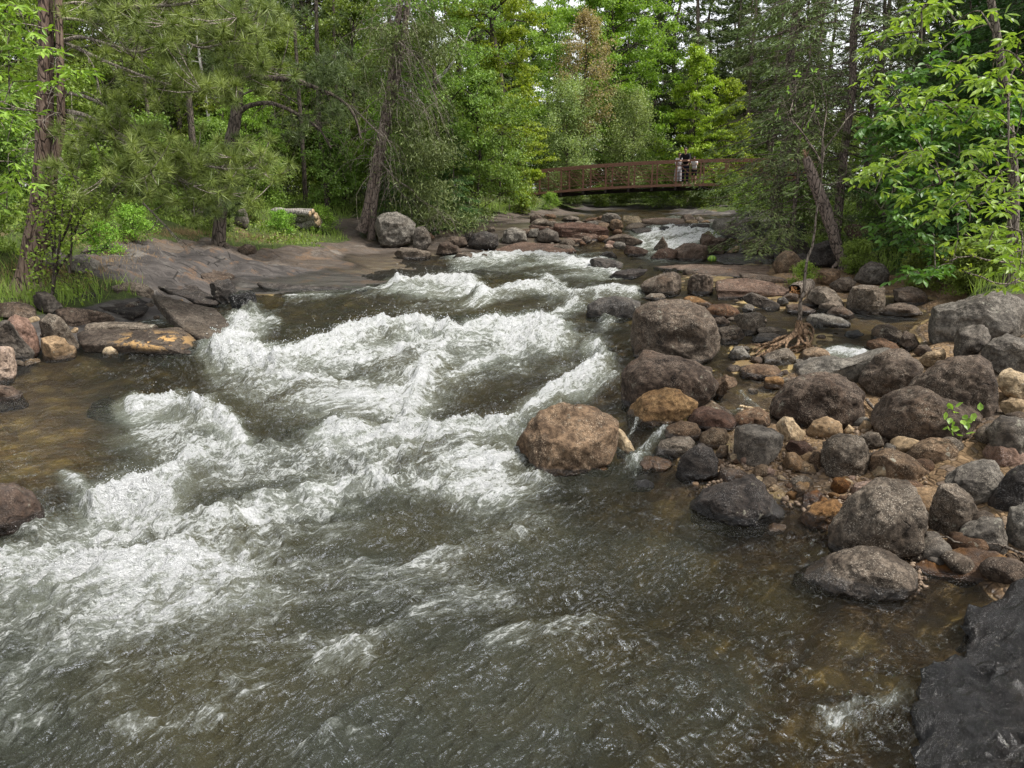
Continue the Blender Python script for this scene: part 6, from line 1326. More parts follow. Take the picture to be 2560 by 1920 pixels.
def foreground_leaves():
    R3 = [(980,470),(1010,390),(960,240),(1070,190),(1180,90),(1250,60),(1290,20),(1430,110),(1250,240),(1560,60),(1650,260),(1740,290),(1500,320),(1380,350),(1420,320),(1560,400),(1620,360),(1700,420),(1140,540),(1280,520),(1400,560),(1480,640),(1320,480),(1250,600),(1600,470),(1700,500),(1770,540),(1260,780),(1190,790),(1300,820),(1000,860),(970,920),(1010,990),(1050,870),(1130,860),(1240,830),(1340,880),(1440,900),(1560,880),(1640,920),(1560,960),(1700,880),(1620,790),(1660,720),(1740,700),(1350,950),(1400,1030),(1380,1100),(1300,1110),(1210,1010),(1500,1150),(1460,1210),(1540,1260),(1600,1270),(1640,1180),(1700,1110),(1760,1000),(1720,1280),(1700,1340),(1760,1400),(1680,1380),(1740,1470),(1560,1050),(1640,1050),(1100,480),(1060,590),(1180,700),(1500,780),(1420,470),(1540,560),(1660,620),(1740,350),(1780,180),(1760,800),(1480,1040),(1770,1200),(1440,790),(1190,600)]
    ash_like('ash tree leaning in from the right edge with bright fresh compound leaves', 'ash_tree', R3, '3', lambda p: 6.3-.9*(p[0]-1300)/480, (5.6, 5.0, tz(5.6, 5.0)), [(5.6, 5.0, tz(5.6, 5.0)-.2), (5.5, 5.1, 2.2), (5.2, 5.2, 3.2), (4.9, 5.3, 4.2), (4.6, 5.5, 5.4)], .080, 41, 'lf_fore', (2, 5))
    rg = np.random.default_rng(43); U = []
    for cx, cy, sx, sy, n in [(1150, 640, 120, 130, 26), (1350, 680, 150, 110, 30), (1250, 420, 110, 90, 12), (1180, 960, 120, 90, 20), (1330, 1010, 120, 110, 18), (1290, 1400, 90, 40, 12), (1150, 1180, 110, 80, 12), (1000, 650, 60, 60, 8), (1600, 620, 120, 150, 20)]:
        U += [(rg.normal(cx, sx*.6), rg.normal(cy, sy*.6)) for _ in range(n)]
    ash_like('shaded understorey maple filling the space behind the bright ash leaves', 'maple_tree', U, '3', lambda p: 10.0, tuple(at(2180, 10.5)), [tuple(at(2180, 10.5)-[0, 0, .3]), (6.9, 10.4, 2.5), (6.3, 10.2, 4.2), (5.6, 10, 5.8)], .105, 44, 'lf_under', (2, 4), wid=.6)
    L1 = [(20,50),(60,20),(100,60),(40,150),(120,130),(30,200),(130,240),(190,230),(330,310),(300,340),(60,350),(140,350),(200,360),(230,380),(40,400),(20,440),(60,500),(140,500),(30,620),(20,560),(60,700),(100,790),(40,760),(130,810),(30,830),(-40,100),(-60,300),(-50,500),(-40,700),(-30,900),(30,900)]
    b = at(-150, 9.0); ash_like('rowan with bright feathery leaves in front of the red pine trunk, left edge', 'rowan_tree', L1, '1', lambda p: 8.6, tuple(b), [tuple(b-[0, 0, .3]), (b[0]+.1, 9, 2.4), (b[0]+.3, 9, 4), (b[0]+.6, 8.9, 5.6)], .10, 45, 'lf_bright', (2, 5), wid=.36)
    # budding bare shoots at the right edge
    rg = np.random.default_rng(46); b = at(2240, 8.5); T = Tubes(); C = []
    for pts in [[(1780, 1210), (1500, 1200), (1300, 1170), (1170, 1140), (1020, 1150), (975, 1110)], [(1380, 1190), (1240, 1150), (1150, 1120)], [(1010, 1155), (930, 1190), (850, 1160)], [(1760, 1400), (1560, 1440), (1400, 1420), (1280, 1360), (1160, 1330), (1070, 1290)], [(1160, 1330), (1140, 1260)], [(1700, 1380), (1450, 1510)]]:
        Q = smooth_path(np.array([P3('V', p, 8.3)-b for p in pts]), 14); T.add(Q, np.linspace(.011, .004, 14), 5); C += [Q[-1]+rg.normal(0, .02, 3) for _ in range(5)]+[Q[rg.integers(4, 13)]+rg.normal(0, .02, 3) for _ in range(5)]
    T.add(np.array([[0, 0, -.1], [.1, 0, .5], P3('V', (1780, 1210), 8.3)-b]), [.03, .02, .012], 6); T.add(np.array([[0, 0, -.1], [.1, 0, .3], P3('V', (1760, 1400), 8.3)-b]), [.03, .02, .012], 6)
    r = empty('shrub', b); tag(r, 'bare shoots with tiny opening buds reaching over the whale backed boulder', 'shrub'); link('stem', T.mesh('stem', M['bk_dead']), r)
    link('buds', leaves('buds', np.array(C), rdir(rg, len(C), .6), rdir(rg, len(C)), .05, .03, M['lf_maple'], None, 'leaf'), r)

def small_plants():
    rg = np.random.default_rng(14)
    # sprig before the oval boulder
    b = solve(*tf('5', (1955, 330)), lambda x, y: gnd(x, y)); d = b[1]-.25; b = np.array([b[0], d, tz(b[0], d)]); T = Tubes(); C = []; N = []
    for pts in [[(1955, 335), (1962, 290), (1945, 235), (1925, 195)], [(1960, 300), (1975, 250), (2005, 225)], [(1955, 330), (1935, 300), (1918, 285)]]:
        Q = smooth_path(np.array([P3('5', p, d)-b for p in pts]), 8); T.add(Q, np.linspace(.004, .002, 8), 4); C += [Q[i]+rg.normal(0, .03, 3) for i in (3, 4, 5, 6, 7, 7, 7)]
    r = empty('sprig', b); tag(r, 'thin green sprig growing in front of the big oval boulder', 'plant'); link('stem', T.mesh('stem', M['bk_dead']), r)
    C = np.array(C); link('leaves', leaves('leaves', C, rdir(rg, len(C), .1), unit(rg.normal(0, .5, (len(C), 3))+[0, -.6, 1]), .075, .055, M['lf_fore'], None, 'leaf'), r)
    # bleached sticks
    def stick(w, pts, r0, r1, mat, name, label, cat, zo=.02):
        g = [solve(*tf(w, p), lambda x, y: gnd(x, y)+.06) for p in pts]; g = np.array(g); g[:, 1] = np.linspace(g[0, 1], g[-1, 1], len(g)); P = np.array([P3(w, p, gy) for p, gy in zip(pts, g[:, 1])]); o0 = P[0]
        T = Tubes(); T.add(smooth_path(P-o0, 12), np.linspace(r0, r1, 12), 6, .15); o = link(name, T.mesh(name, M[mat]), None, o0); tag(o, label, cat)
    stick('4', [(858, 1022), (920, 1032), (1005, 1045)], .018, .012, 'wood_tan', 'stick', 'bleached yellow stick lying in the side channel left of the smooth boulder', 'stick')
    stick('4', [(865, 1040), (930, 1042), (1000, 1056)], .013, .008, 'wood_tan', 'stick', 'thinner yellow stick just below the bleached one in the side channel', 'stick')
    stick('R', [(1290, 1135), (1400, 1140), (1460, 1180), (1640, 1190), (1800, 1195), (1900, 1240)], .006, .005, 'bk_dead', 'stick', 'thin curved twig across the wet orange slab', 'stick')
    stick('R', [(1800, 1190), (1900, 1230), (2060, 1300)], .012, .008, 'bk_dead', 'stick', 'thicker straight twig running off the right edge by the wet slab', 'stick')
    stick('R', [(720, 0), (760, 50), (800, 90)], .02, .014, 'bk_dead', 'stick', 'broken stick jammed between the smooth boulder and the oval boulder', 'stick')
    stick('R', [(0, 660), (90, 672), (260, 680), (330, 670)], .005, .004, 'bk_dark', 'stick', 'thin dark twig on the gravel left of the dark cracked boulder', 'stick')
    stick('L', [(1560, 180), (1700, 240), (1860, 320)], .006, .004, 'bk_dead', 'stick', 'pale twig lying on the big tilted dark slab', 'stick')
    stick('6', [(790, 490), (840, 530), (1010, 610)], .007, .005, 'bk_dead', 'stick', 'long pale twig on the upper end of the tilted slab', 'stick')
    # green ball
    g = solve(*tf('4', (727, 332)), lambda x, y: gnd(x, y)); rr = 22/1.907*K/FPX*g[1]; V, F = ico(4)
    t = NT('green_ball'); sN = t.n('ShaderNodeSeparateXYZ'); t.set(sN.inputs[0], t.obj()); an = t.math('ARCTAN2', sN.outputs[1], sN.outputs[0]); st = t.ramp(t.math('SINE', t.math('MULTIPLY', an, 9.0)), -.3, .5)
    M['ball'] = t.done(t.pbr(t.mix(st, (.10, .22, .03), (.30, .42, .06)), .5, None, .4))
    o = link('green_ball', mkmesh('green_ball', V*[rr, rr, rr*.72]*(1+.03*fbm(V*2, 2, 5))[:, None], [F], M['ball']), None, (g[0], g[1]+rr*.5, g[2]+rr*.55)); tag(o, 'small round green ball resting on the wet ledge below the falls', 'ball')
    # grey log pile
    for i, (p0, p1, rr, lab) in enumerate([((1365, 95), (1560, 110), .10, 'topmost weathered grey log of the pile in the grass'), ((1380, 112), (1575, 98), .09, 'weathered grey log crossing under the topmost one'), ((1440, 130), (1590, 122), .13, 'short grey log in the middle of the pile'), ((1475, 175), (1598, 142), .20, 'thick cut log with a tan end face lying in front of the pile'), ((1400, 120), (1500, 135), .07, 'thin splintered grey branch at the left of the log pile')]):
        dd = 23.5+i*.12; a = P3('6', p0, dd); b = P3('6', p1, dd-.3); o0 = a.copy(); T = Tubes(); T.add(smooth_path(np.array([a, (a+b)/2+rg.normal(0, .03, 3), b])-o0, 9), rr*np.array([.5, .9, 1, 1, 1, 1, 1, .98, .95]), 12, .22)
        r = empty('log', o0); tag(r, lab, 'log'); link('bark', T.mesh('bark', M['wood_grey']), r)
        T = Tubes(); e = b-o0; dv = unit(b-a); T.add(np.array([e-dv*.02, e+dv*.012, e+dv*.014]), [rr*.9, rr*.88, .002], 12); link('cut_end', T.mesh('cut_end', M['wood_tan']), r)
    # pale boulders in the grass
    rock('6', [(960, 110), (975, 50), (1020, 30), (1080, 60), (1090, 130), (1010, 150)], 'grey', 'pale boulder half hidden in the grass behind the second pine', sub=4)
    rock('6', [(1180, 160), (1190, 90), (1230, 80), (1255, 150), (1240, 185)], 'grey', 'pale grey boulder in the grass left of the log pile', sub=4)
    rock('6', [(215, 390), (230, 300), (290, 275), (340, 330), (330, 400)], 'grey', 'whitish boulder in the grass right of the red pine trunk', sub=4)
    rock('6', [(330, 390), (360, 320), (430, 315), (500, 350), (520, 400), (430, 420)], 'grey', 'whitish ribbed boulder behind the thin saplings', sub=4)
    # thin saplings right of the red pine
    b = at(tf('1', (225, 0))[0], 11.3); T = Tubes(); C = []
    for pts in [[(225, 1275), (235, 1120), (240, 900)], [(228, 1270), (255, 1060), (270, 900), (280, 840)], [(300, 1180), (310, 1000), (290, 900)], [(235, 1130), (220, 1000), (230, 880)], [(305, 1050), (340, 960), (370, 900)], [(255, 1060), (300, 960), (320, 850)], [(300, 1100), (260, 1150), (240, 1200)], [(310, 1010), (350, 1010), (380, 990)]]:
        Q = smooth_path(np.array([P3('1', p, 11.2+rg.uniform(-.2, .2))-b for p in pts]), 8); T.add(Q, np.linspace(.022, .008, 8), 5)
        for k in range(20): s = Q[rg.integers(3, 8)]; e = s+unit(rg.normal(size=3)+[0, 0, .3])*rg.uniform(.15, .5); T.add(np.array([s, e]), [.005, .002], 3); C += [e+rg.normal(0, .06, 3) for _ in range(9)]
    r = empty('sapling', b); tag(r, 'cluster of thin dark saplings right of the red pine trunk', 'sapling'); link('stem', T.mesh('stem', M['bk_dark']), r); C = np.array(C)
    link('foliage', leaves('foliage', C, rdir(rg, len(C)), unit(rg.normal(0, .5, (len(C), 3))+[0, 0, 1]), .06, .04, M['lf_bright']), r)
    # shrubs -------------------------------------------------------
    def many(items, group):
        for (k, px, d_, s, lab) in items: plant(k, at(px, d_), lab, group, s)
    many([('sA', 120, 14, .7, 'low shrub in the grass behind the red pine trunk'), ('sC', 380, 19.5, .45, 'low bright shrub at the top of the bare bedrock slope'), ('sC', 470, 19.5, .75, 'leafy shrub around the foot of the second pine'), ('sA', 545, 21.5, .6, 'yellow green shrub right of the second pine'),
          ('sB', 620, 22.5, .5, 'round bright shrub in front of the log pile'), ('sB', 700, 24, .6, 'small bright shrub right of the log pile'), ('sA', 600, 26, 1.1, 'dark leafy shrub behind the log pile'), ('sC', 730, 28, 1.2, 'large green shrub at the forest edge left of the leaning spruce'), ('sC', 500, 26, 1.2, 'tall shrub at the forest edge behind the second pine'),
          ('sC', 350, 25, 1.3, 'tall shrub behind the red pine boughs'), ('sA', 200, 20, 1.2, 'dark shrub left of the bedrock slope'), ('sC', 60, 18, 1.3, 'tall leafy shrub behind the red pine at the left edge'), ('sA', -20, 12.5, .9, 'dark leafy shrub left of the red pine base'), ('sB', 230, 14.6, .5, 'small green shrub beside the whitish boulders'), ('sB', 300, 16.5, .55, 'small green shrub on the edge of the bedrock')], 'shrubs on the left bank')
    many([('sC', 1010, 29, .9, 'dark shrub at the foot of the birch'), ('sA', 1130, 34, .8, 'shrub behind the pale topped boulders'), ('sB', 1185, 36, .55, 'grassy green shrub below the left end of the bridge'), ('sC', 1230, 44, .9, 'green shrub under the left part of the bridge'), ('sA', 1290, 44.5, .85, 'dull green shrub under the bridge, left of centre'),
          ('sC', 1345, 45, .9, 'green shrub under the centre of the bridge'), ('sC', 1400, 44, 1.0, 'fresh green shrub under the bridge, right of centre'), ('sC', 1455, 43.5, 1.05, 'biggest rounded shrub under the bridge'), ('sA', 1505, 43, .95, 'dark green shrub under the people on the bridge'), ('sB', 1560, 38, 1.2, 'bright yellow green shrub under the right end of the bridge'),
          ('sB', 1610, 34, 1.1, 'bright shrub behind the broad grey outcrop'), ('sB', 1660, 30, 1.0, 'bright shrub right of the broad grey outcrop'), ('sA', 1720, 24, .9, 'green shrub behind the ledge with the bluish water sheet'), ('sC', 1880, 24, .9, 'leafy shrub left of the split dead trunk'), ('sA', 1950, 23, 1.0, 'leafy shrub right of the split dead trunk'),
          ('sA', 1840, 15.5, .45, 'low green shrub right of the leaning trunk base'), ('sA', 2000, 14, .6, 'low green shrub hanging over the dark bank'), ('sA', 2080, 12.6, .6, 'low shrub above the shaded end of the pool'), ('sA', 2180, 12, .6, 'low dark shrub behind the whale backed boulder'), ('sB', 1735, 14.5, .35, 'bright tuft of leaves on the mossy overhang')], 'shrubs along the river')

def grass():
    rg = np.random.default_rng(15); N = 210000
    y = 5+rg.uniform(0, 1, N)**.8*31; u = rg.uniform(-1.15, 1.0, N); x = u*y
    r = rockiness(x, y); h = terr(x, y)-W(y); n = fbm(np.stack([x*.6, y*.6, 0*x], 1), 3, 120)
    px, py = proj(x, y, terr(x, y)); slabm = np.exp(-(((px-330)/170)**4+((py-570)/44)**4))+np.exp(-(((px-640)/260)**4+((py-580)/36)**4))
    k = (r < .45) & (h > .14) & ~((px > 310) & (px < 900) & (py > 590)) & (slabm < .35) & ((px < 1160) | (px > 1250)) & (rg.uniform(size=N) < .55+n)
    x, y, n = x[k], y[k], n[k]; m = len(x); C = np.stack([x, y, terr(x, y)-.02], 1)
    L = (.10+.22*np.clip(.5+n, 0, 1))*rg.uniform(.5, 1.4, m); A = unit(rg.normal(0, .32, (m, 3))+[0, 0, 1])
    o = link('grass', leaves('grass', C, A, rdir(rg, m), L, .011+.0005*y, M['gr'], np.clip(.5+n+rg.normal(0, .2, m), 0, 1), 'needle')); tag(o, 'long green grass on the river banks', None, None, 'stuff')
    # dry fringe at the top of the bedrock slope
    N = 16000; px = rg.uniform(60, 700, N); 
    C = []
    for c in [(230, 525, 90, 10), (120, 600, 100, 16), (560, 520, 90, 5), (400, 510, 60, 5), (260, 560, 50, 16)]:
        for k in range(1500):
            g = solve_fast(rg.normal(c[0], c[2]*.6), rg.normal(c[1], c[3]))
            if g: C.append(g)
    C = np.array(C); m = len(C)
    o = link('dry_grass', leaves('dry_grass', C-[0, 0, .02], unit(rg.normal(0, .45, (m, 3))+[0, 0, 1]), rdir(rg, m), .16*rg.uniform(.4, 1.4, m), .012, M['gr_dry'], None, 'needle')); tag(o, 'dry brown grass fringing the bedrock slope', None, None, 'stuff')
    # ground cover
    N = 60000; y = 10+rg.uniform(0, 1, N)*28; u = rg.uniform(-.75, .75, N); x = u*y; n = fbm(np.stack([x*.5+9, y*.5, 0*x], 1), 3, 125); h = terr(x, y)-W(y); r = rockiness(x, y)
    px, py = proj(x, y, terr(x, y)); slabm = np.exp(-(((px-330)/170)**4+((py-570)/44)**4))+np.exp(-(((px-640)/260)**4+((py-580)/36)**4))
    k = (n > .02) & (h > .2) & (r < .5) & (slabm < .3); x, y = x[k], y[k]; m = len(x)
    o = link('ground_cover', leaves('ground_cover', np.stack([x, y, terr(x, y)+rg.uniform(.02, .25, m)], 1), rdir(rg, m), unit(rg.normal(0, .4, (m, 3))+[0, 0, 1]), .09*rg.uniform(.6, 1.3, m), .06, M['lf_mid'])); tag(o, 'leafy ground cover on the forest floor', None, None, 'stuff')

def forest():
    rg = np.random.default_rng(16)
    FT = [ # key,px,dist,scale,label
     ('cA', 1432, 62, 1.15, 'dark spruce rising behind the right shoulder of the large green tree'), ('cA', 1500, 55, .95, 'narrow dark spruce right of the young maples'), ('cB', 1340, 70, 1.25, 'dark spruce top between the maple and the large green tree'), ('cA', 1395, 75, 1.2, 'distant dark spruce behind the large green tree'),
     ('cA', 1560, 60, 1.05, 'dense dark spruce deep behind the thin spruces, just right of the young maples'), ('cA', 1625, 68, 1.15, 'dense dark spruce deep behind the brownish spruce'), ('cA', 1690, 62, 1.0, 'dense dark spruce deep behind the twiggy spruce'), ('cA', 1300, 74, 1.3, 'dark spruce closing the sky gap above the olive willows'),
     ('cC', 1586, 50, 1.0, 'thin sparse spruce against the sky right of the dark spruce'), ('cC', 1640, 52, 1.05, 'thin sparse spruce against the sky left of the sparse trunk'), ('cB', 1550, 64, 1.15, 'slim dark spruce against the sky in the centre right'), ('cC', 1720, 48, 1.0, 'thin brownish spruce against the sky behind the twiggy spruce'),
     ('cC', 1850, 40, .9, 'thin spruce left of the scarred trunk'), ('cC', 1900, 52, 1.0, 'far thin spruce left of the ash leaves'), ('cB', 1980, 45, .95, 'far spruce behind the scarred trunk'), ('cB', 2080, 38, 1.0, 'far spruce behind the hemlocks'), ('cA', 2200, 34, .9, 'dark spruce behind the right hand hemlocks'), ('cA', 2320, 30, .9, 'dark spruce at the far right edge'),
     ('dA', 1180, 58, 1.25, 'broadleaf tree filling the gap between maple and large green tree'), ('cB', 1120, 60, 1.3, 'dark spruce behind the yellow green maple'), ('cB', 1060, 50, 1.2, 'dark spruce behind the birch, right of it'), ('cA', 700, 40, 1.0, 'dark spruce behind the leaning spruce, left of it'), ('cB', 600, 36, 1.0, 'spruce with bare lower trunk between the pine boughs'),
     ('cB', 860, 42, 1.1, 'dark spruce behind the leaning twin trunks'), ('cA', 780, 55, 1.2, 'distant dark spruce at the upper left centre'), ('cB', 930, 56, 1.25, 'distant spruce behind the top of the birch'),
     ('dA', 420, 30, .9, 'green broadleaf tree behind the red pine boughs'), ('dB', 520, 33, 1.0, 'fresh green broadleaf tree behind the second pine'), ('dD', 640, 31, .75, 'small mid green tree behind the log pile'), ('dB', 690, 36, 1.1, 'tall fresh green tree right of the second pine'), ('dC', 560, 27.5, .55, 'bright small tree at the forest edge near the log pile'),
     ('dA', 300, 34, 1.0, 'green broadleaf tree left of centre behind the red pine'), ('dA', 150, 26, .9, 'green tree directly behind the red pine trunk'), ('dD', 40, 20, .85, 'mid green leafy tree behind the rowan at the left edge'), ('dA', -60, 24, 1.0, 'green tree at the far left edge'), ('cA', 240, 38, 1.0, 'dark spruce behind the red pine trunk'), ('cA', 60, 36, 1.1, 'dark spruce at the upper left corner'),
     ('cB', 420, 44, 1.15, 'spruce deep in the forest left of the second pine'), ('cB', 340, 30, .8, 'young spruce with bare lower trunk in the left forest'), ('dC', 860, 29, .62, 'bright small tree right behind the leaning spruce base'), ('dD', 900, 33, .85, 'dark leafy tree between the leaning spruce and the birch'), ('hA', 905, 25.5, .42, 'small fir below the drooping spruce boughs'), ('hA', 985, 25.5, .40, 'small dark fir over the rocks right of the round boulder'), ('hA', 840, 24.8, .30, 'tiny fir behind the round grey boulder'),
     ('dC', 1050, 31.5, .6, 'small bright tree under the maple'), ('dD', 1200, 50, .6, 'dark low tree behind the left bridge end'), ('dD', 1600, 50, .5, 'low green tree behind the right part of the bridge'), ('dC', 1690, 40, .5, 'low bright tree right of the bridge behind the spruce'), ('dD', 1780, 34, .5, 'low leafy tree behind the leaning broken trunk'), ('dC', 1870, 32, .5, 'low bright tree between the thin straight trunks'), ('dD', 1960, 29, .5, 'low leafy tree right of the scarred trunk'), ('dB', 2040, 30, .6, 'leafy tree behind the hemlocks'),
     ('dA', 620, 46, 1.2, 'distant broadleaf crown at the upper left'), ('dB', 500, 52, 1.3, 'distant broadleaf crown above the second pine')]
    for k, px, d, s, lab in FT: plant(k, at(px, d), lab, 'forest trees', s)
    for i in range(34):      # far forest wall
        px = -350+i*68+rg.uniform(-20, 20)
        if 1500 < px < 2000: continue
        plant(['cA', 'cB', 'dA', 'dB'][rg.integers(4)], at(px, 78+rg.uniform(-8, 10)), 'far tree in the back wall of the forest', 'far forest wall', rg.uniform(1.1, 1.4))
    for i in range(15):
        px = 1080+i*36+rg.uniform(-10, 10)
        plant(['sC', 'dC', 'sC', 'dD'][i % 4], at(px, 52+rg.uniform(-3, 5)), 'green thicket plant filling the bank behind the footbridge', 'thicket behind the footbridge', 1.5 if i % 2 == 0 else .42)
    for i in range(34):
        px = -60+i*31+rg.uniform(-12, 12)
        plant(['dC', 'dD', 'dC', 'sC'][i % 4], at(px, 33+rg.uniform(-3, 12)), 'leafy undergrowth tree inside the left forest', 'undergrowth of the left forest', rg.uniform(.42, .65) if i % 4 < 3 else 1.7)
    for i in range(20):
        px = -200+i*75+rg.uniform(-20, 20)
        plant('dD', at(px, 64+rg.uniform(-5, 6)), 'low leafy tree closing the back of the forest', 'low back row of the forest', rg.uniform(.8, 1.0))
    for i in range(16):
        px = 1450+i*42+rg.uniform(-12, 12)
        plant('dD' if i % 3 else 'dA', at(px, 60+rg.uniform(-5, 5)), 'low far tree seen between the thin spruces on the right', 'low far trees on the right', rg.uniform(.5, .72))
    for i in range(16):
        px = 1480+i*38+rg.uniform(-14, 14)
        plant('cC', at(px, 56+rg.uniform(-9, 12)), 'thin far spruce silhouetted against the pale sky', 'thin far spruces', rg.uniform(.8, 1.1))
    # thin trunks inside the left forest
    for i, px in enumerate([455, 480, 515, 548, 400, 370, 640, 672, 722, 755, 300, 330]):
        h = 11; T = Tubes(); d = 26+rg.uniform(-2, 7); zz = np.linspace(-.3, h, 8); T.add(np.stack([rg.normal(0, .05, 8).cumsum(), 0*zz, zz], 1), np.linspace(rg.uniform(.07, .13), .03, 8), 7)
        add_dead_twigs(rg, T, [np.array([0, 0, z]) for z in rg.uniform(2, 10, 20)], 16, .4, 1.2, .008)
        r = empty('slim_tree', at(px, d)); tag(r, 'slim bare trunk standing in the shade of the left forest', 'tree', 'slim trunks in the left forest'); link('trunk', T.mesh('trunk', M['bk_birch' if i % 5 == 1 else 'bk_dark']), r)
M['wood_tan'] = bark_mat('wood_tan', (.50, .36, .20), (.66, .52, .34), (.28, .18, .10), 16)
# ------------------------------------------------------------------ footbridge and people
def build_bridge():
    M['rust'] = flat('rusty_steel', (.23, .118, .080), .75, .3, 0, .35, 12)
    M['deck'] = flat('bridge_deck', (.03, .024, .02), .8, .2)
    pL = P3(None, (1156, 418), 41.5); pR = P3(None, (1760, 415), 36.8); L = math.hypot(pR[0]-pL[0], pR[1]-pL[1]); ang = math.atan2(pR[1]-pL[1], pR[0]-pL[0])
    root = empty('footbridge', (pL[0], pL[1], 0), ang); tag(root, 'rusty red steel footbridge arching over the river', 'bridge')
    t = np.array([0, .25, .42, .6, .78, 1.0]); zt = []
    for f, py in zip([0, .38, .61, .75, 1.0], [418, 404, 399, 397.5, 402]):
        d = 41.5+(36.8-41.5)*f; zt.append(P3(None, (1400, py), d)[2])
    co = np.polyfit([0, .38, .61, .75, 1.0], zt, 2); Z = lambda s: np.polyval(co, np.clip(s/L, -.2, 1.2))
    def bar(P, w, h, name, mat='rust', par=root):
        P = np.asarray(P, float); T = unit(np.gradient(P, axis=0)); S = unit(np.cross(T, [0, 0, 1.]) if abs(T[0, 2]) < .98 else np.tile([1., 0, 0], (len(P), 1))); Up = np.cross(S, T)
        V = np.stack([P+S*w/2+Up*h/2, P-S*w/2+Up*h/2, P-S*w/2-Up*h/2, P+S*w/2-Up*h/2], 1).reshape(-1, 3); n = len(P); F = []
        for i in range(n-1):
            for j in range(4): F.append([i*4+j, i*4+(j+1) % 4, i*4+4+(j+1) % 4, i*4+4+j])
        F += [[0, 3, 2, 1], [4*n-4, 4*n-3, 4*n-2, 4*n-1]]
        return link(name, mkmesh(name, V, [np.array(F)], M[mat], False), par)
    H = 1.2; wd = 1.7; xs = np.linspace(-.3, L+.2, 40); panel = 1.22
    for side, y0 in (('near', 0), ('far', wd)):
        bar([(x, y0, Z(x)+H) for x in xs], .11, .10, 'top_rail'); bar([(x, y0, Z(x)) for x in xs], .10, .13, 'bottom_chord')
        for k in range(1, 6): bar([(x, y0+(.035 if side == 'near' else -.035), Z(x)+.10+k*.172) for x in xs], .018, .026, 'mid_rail')
        n = int(L/panel)
        for i in range(n+1):
            x = i*panel+.25; bar([(x, y0, Z(x)+.067), (x, y0, Z(x)+H-.052)], .075, .075, 'post')
            if i < n: bar([(x+.06, y0-.0, Z(x)+H-.10), (x+panel-.06, y0, Z(x+panel)+.10)], .032, .032, 'diagonal')
    bar([(x, wd/2, Z(x)-.015) for x in xs], wd-.12, .06, 'deck', 'deck')
    for i in range(int(L/panel)+1):
        x = i*panel+.25; bar([(x, -.12, Z(x)-.16), (x, wd+.12, Z(x)-.16)], .10, .18, 'floor_beam', 'deck')
    bar([(x, wd*.3, Z(x)-.19) for x in xs], .08, .16, 'stringer', 'deck'); bar([(x, wd*.7, Z(x)-.19) for x in xs], .08, .16, 'stringer', 'deck')
    for x in (-.6, L+.4):
        V = np.array([[x-.7, -.3, -2], [x+.3, -.3, -2], [x+.3, wd+.3, -2], [x-.7, wd+.3, -2]]); V2 = V.copy(); V[:, 2] = Z(x)-1.6; V2[:, 2] = Z(x)-.30
        o = link('abutment', mkmesh('abutment', np.concatenate([V, V2]), [np.array([[0, 1, 5, 4], [1, 2, 6, 5], [2, 3, 7, 6], [3, 0, 4, 7], [4, 5, 6, 7], [3, 2, 1, 0]])], flat('concrete', (.2, .19, .17), .9), False), root)
    bpy.context.view_layer.update()
    return root, Z, L, ang, wd

def skin_obj(name, pts, edges, rad, mat, parent, sub=2, root_i=0):
    me = bpy.data.meshes.new(name); me.from_pydata([tuple(p) for p in pts], edges, []); me.materials.append(mat)
    o = link(name, me, parent); md = o.modifiers.new('skin', 'SKIN'); 
    for i, r in enumerate(rad): v = me.skin_vertices[0].data[i]; v.radius = (r, r) if np.isscalar(r) else r; v.use_root = (i == root_i)
    md.use_smooth_shade = True; s = o.modifiers.new('sub', 'SUBSURF'); s.levels = sub; s.render_levels = sub
    return o

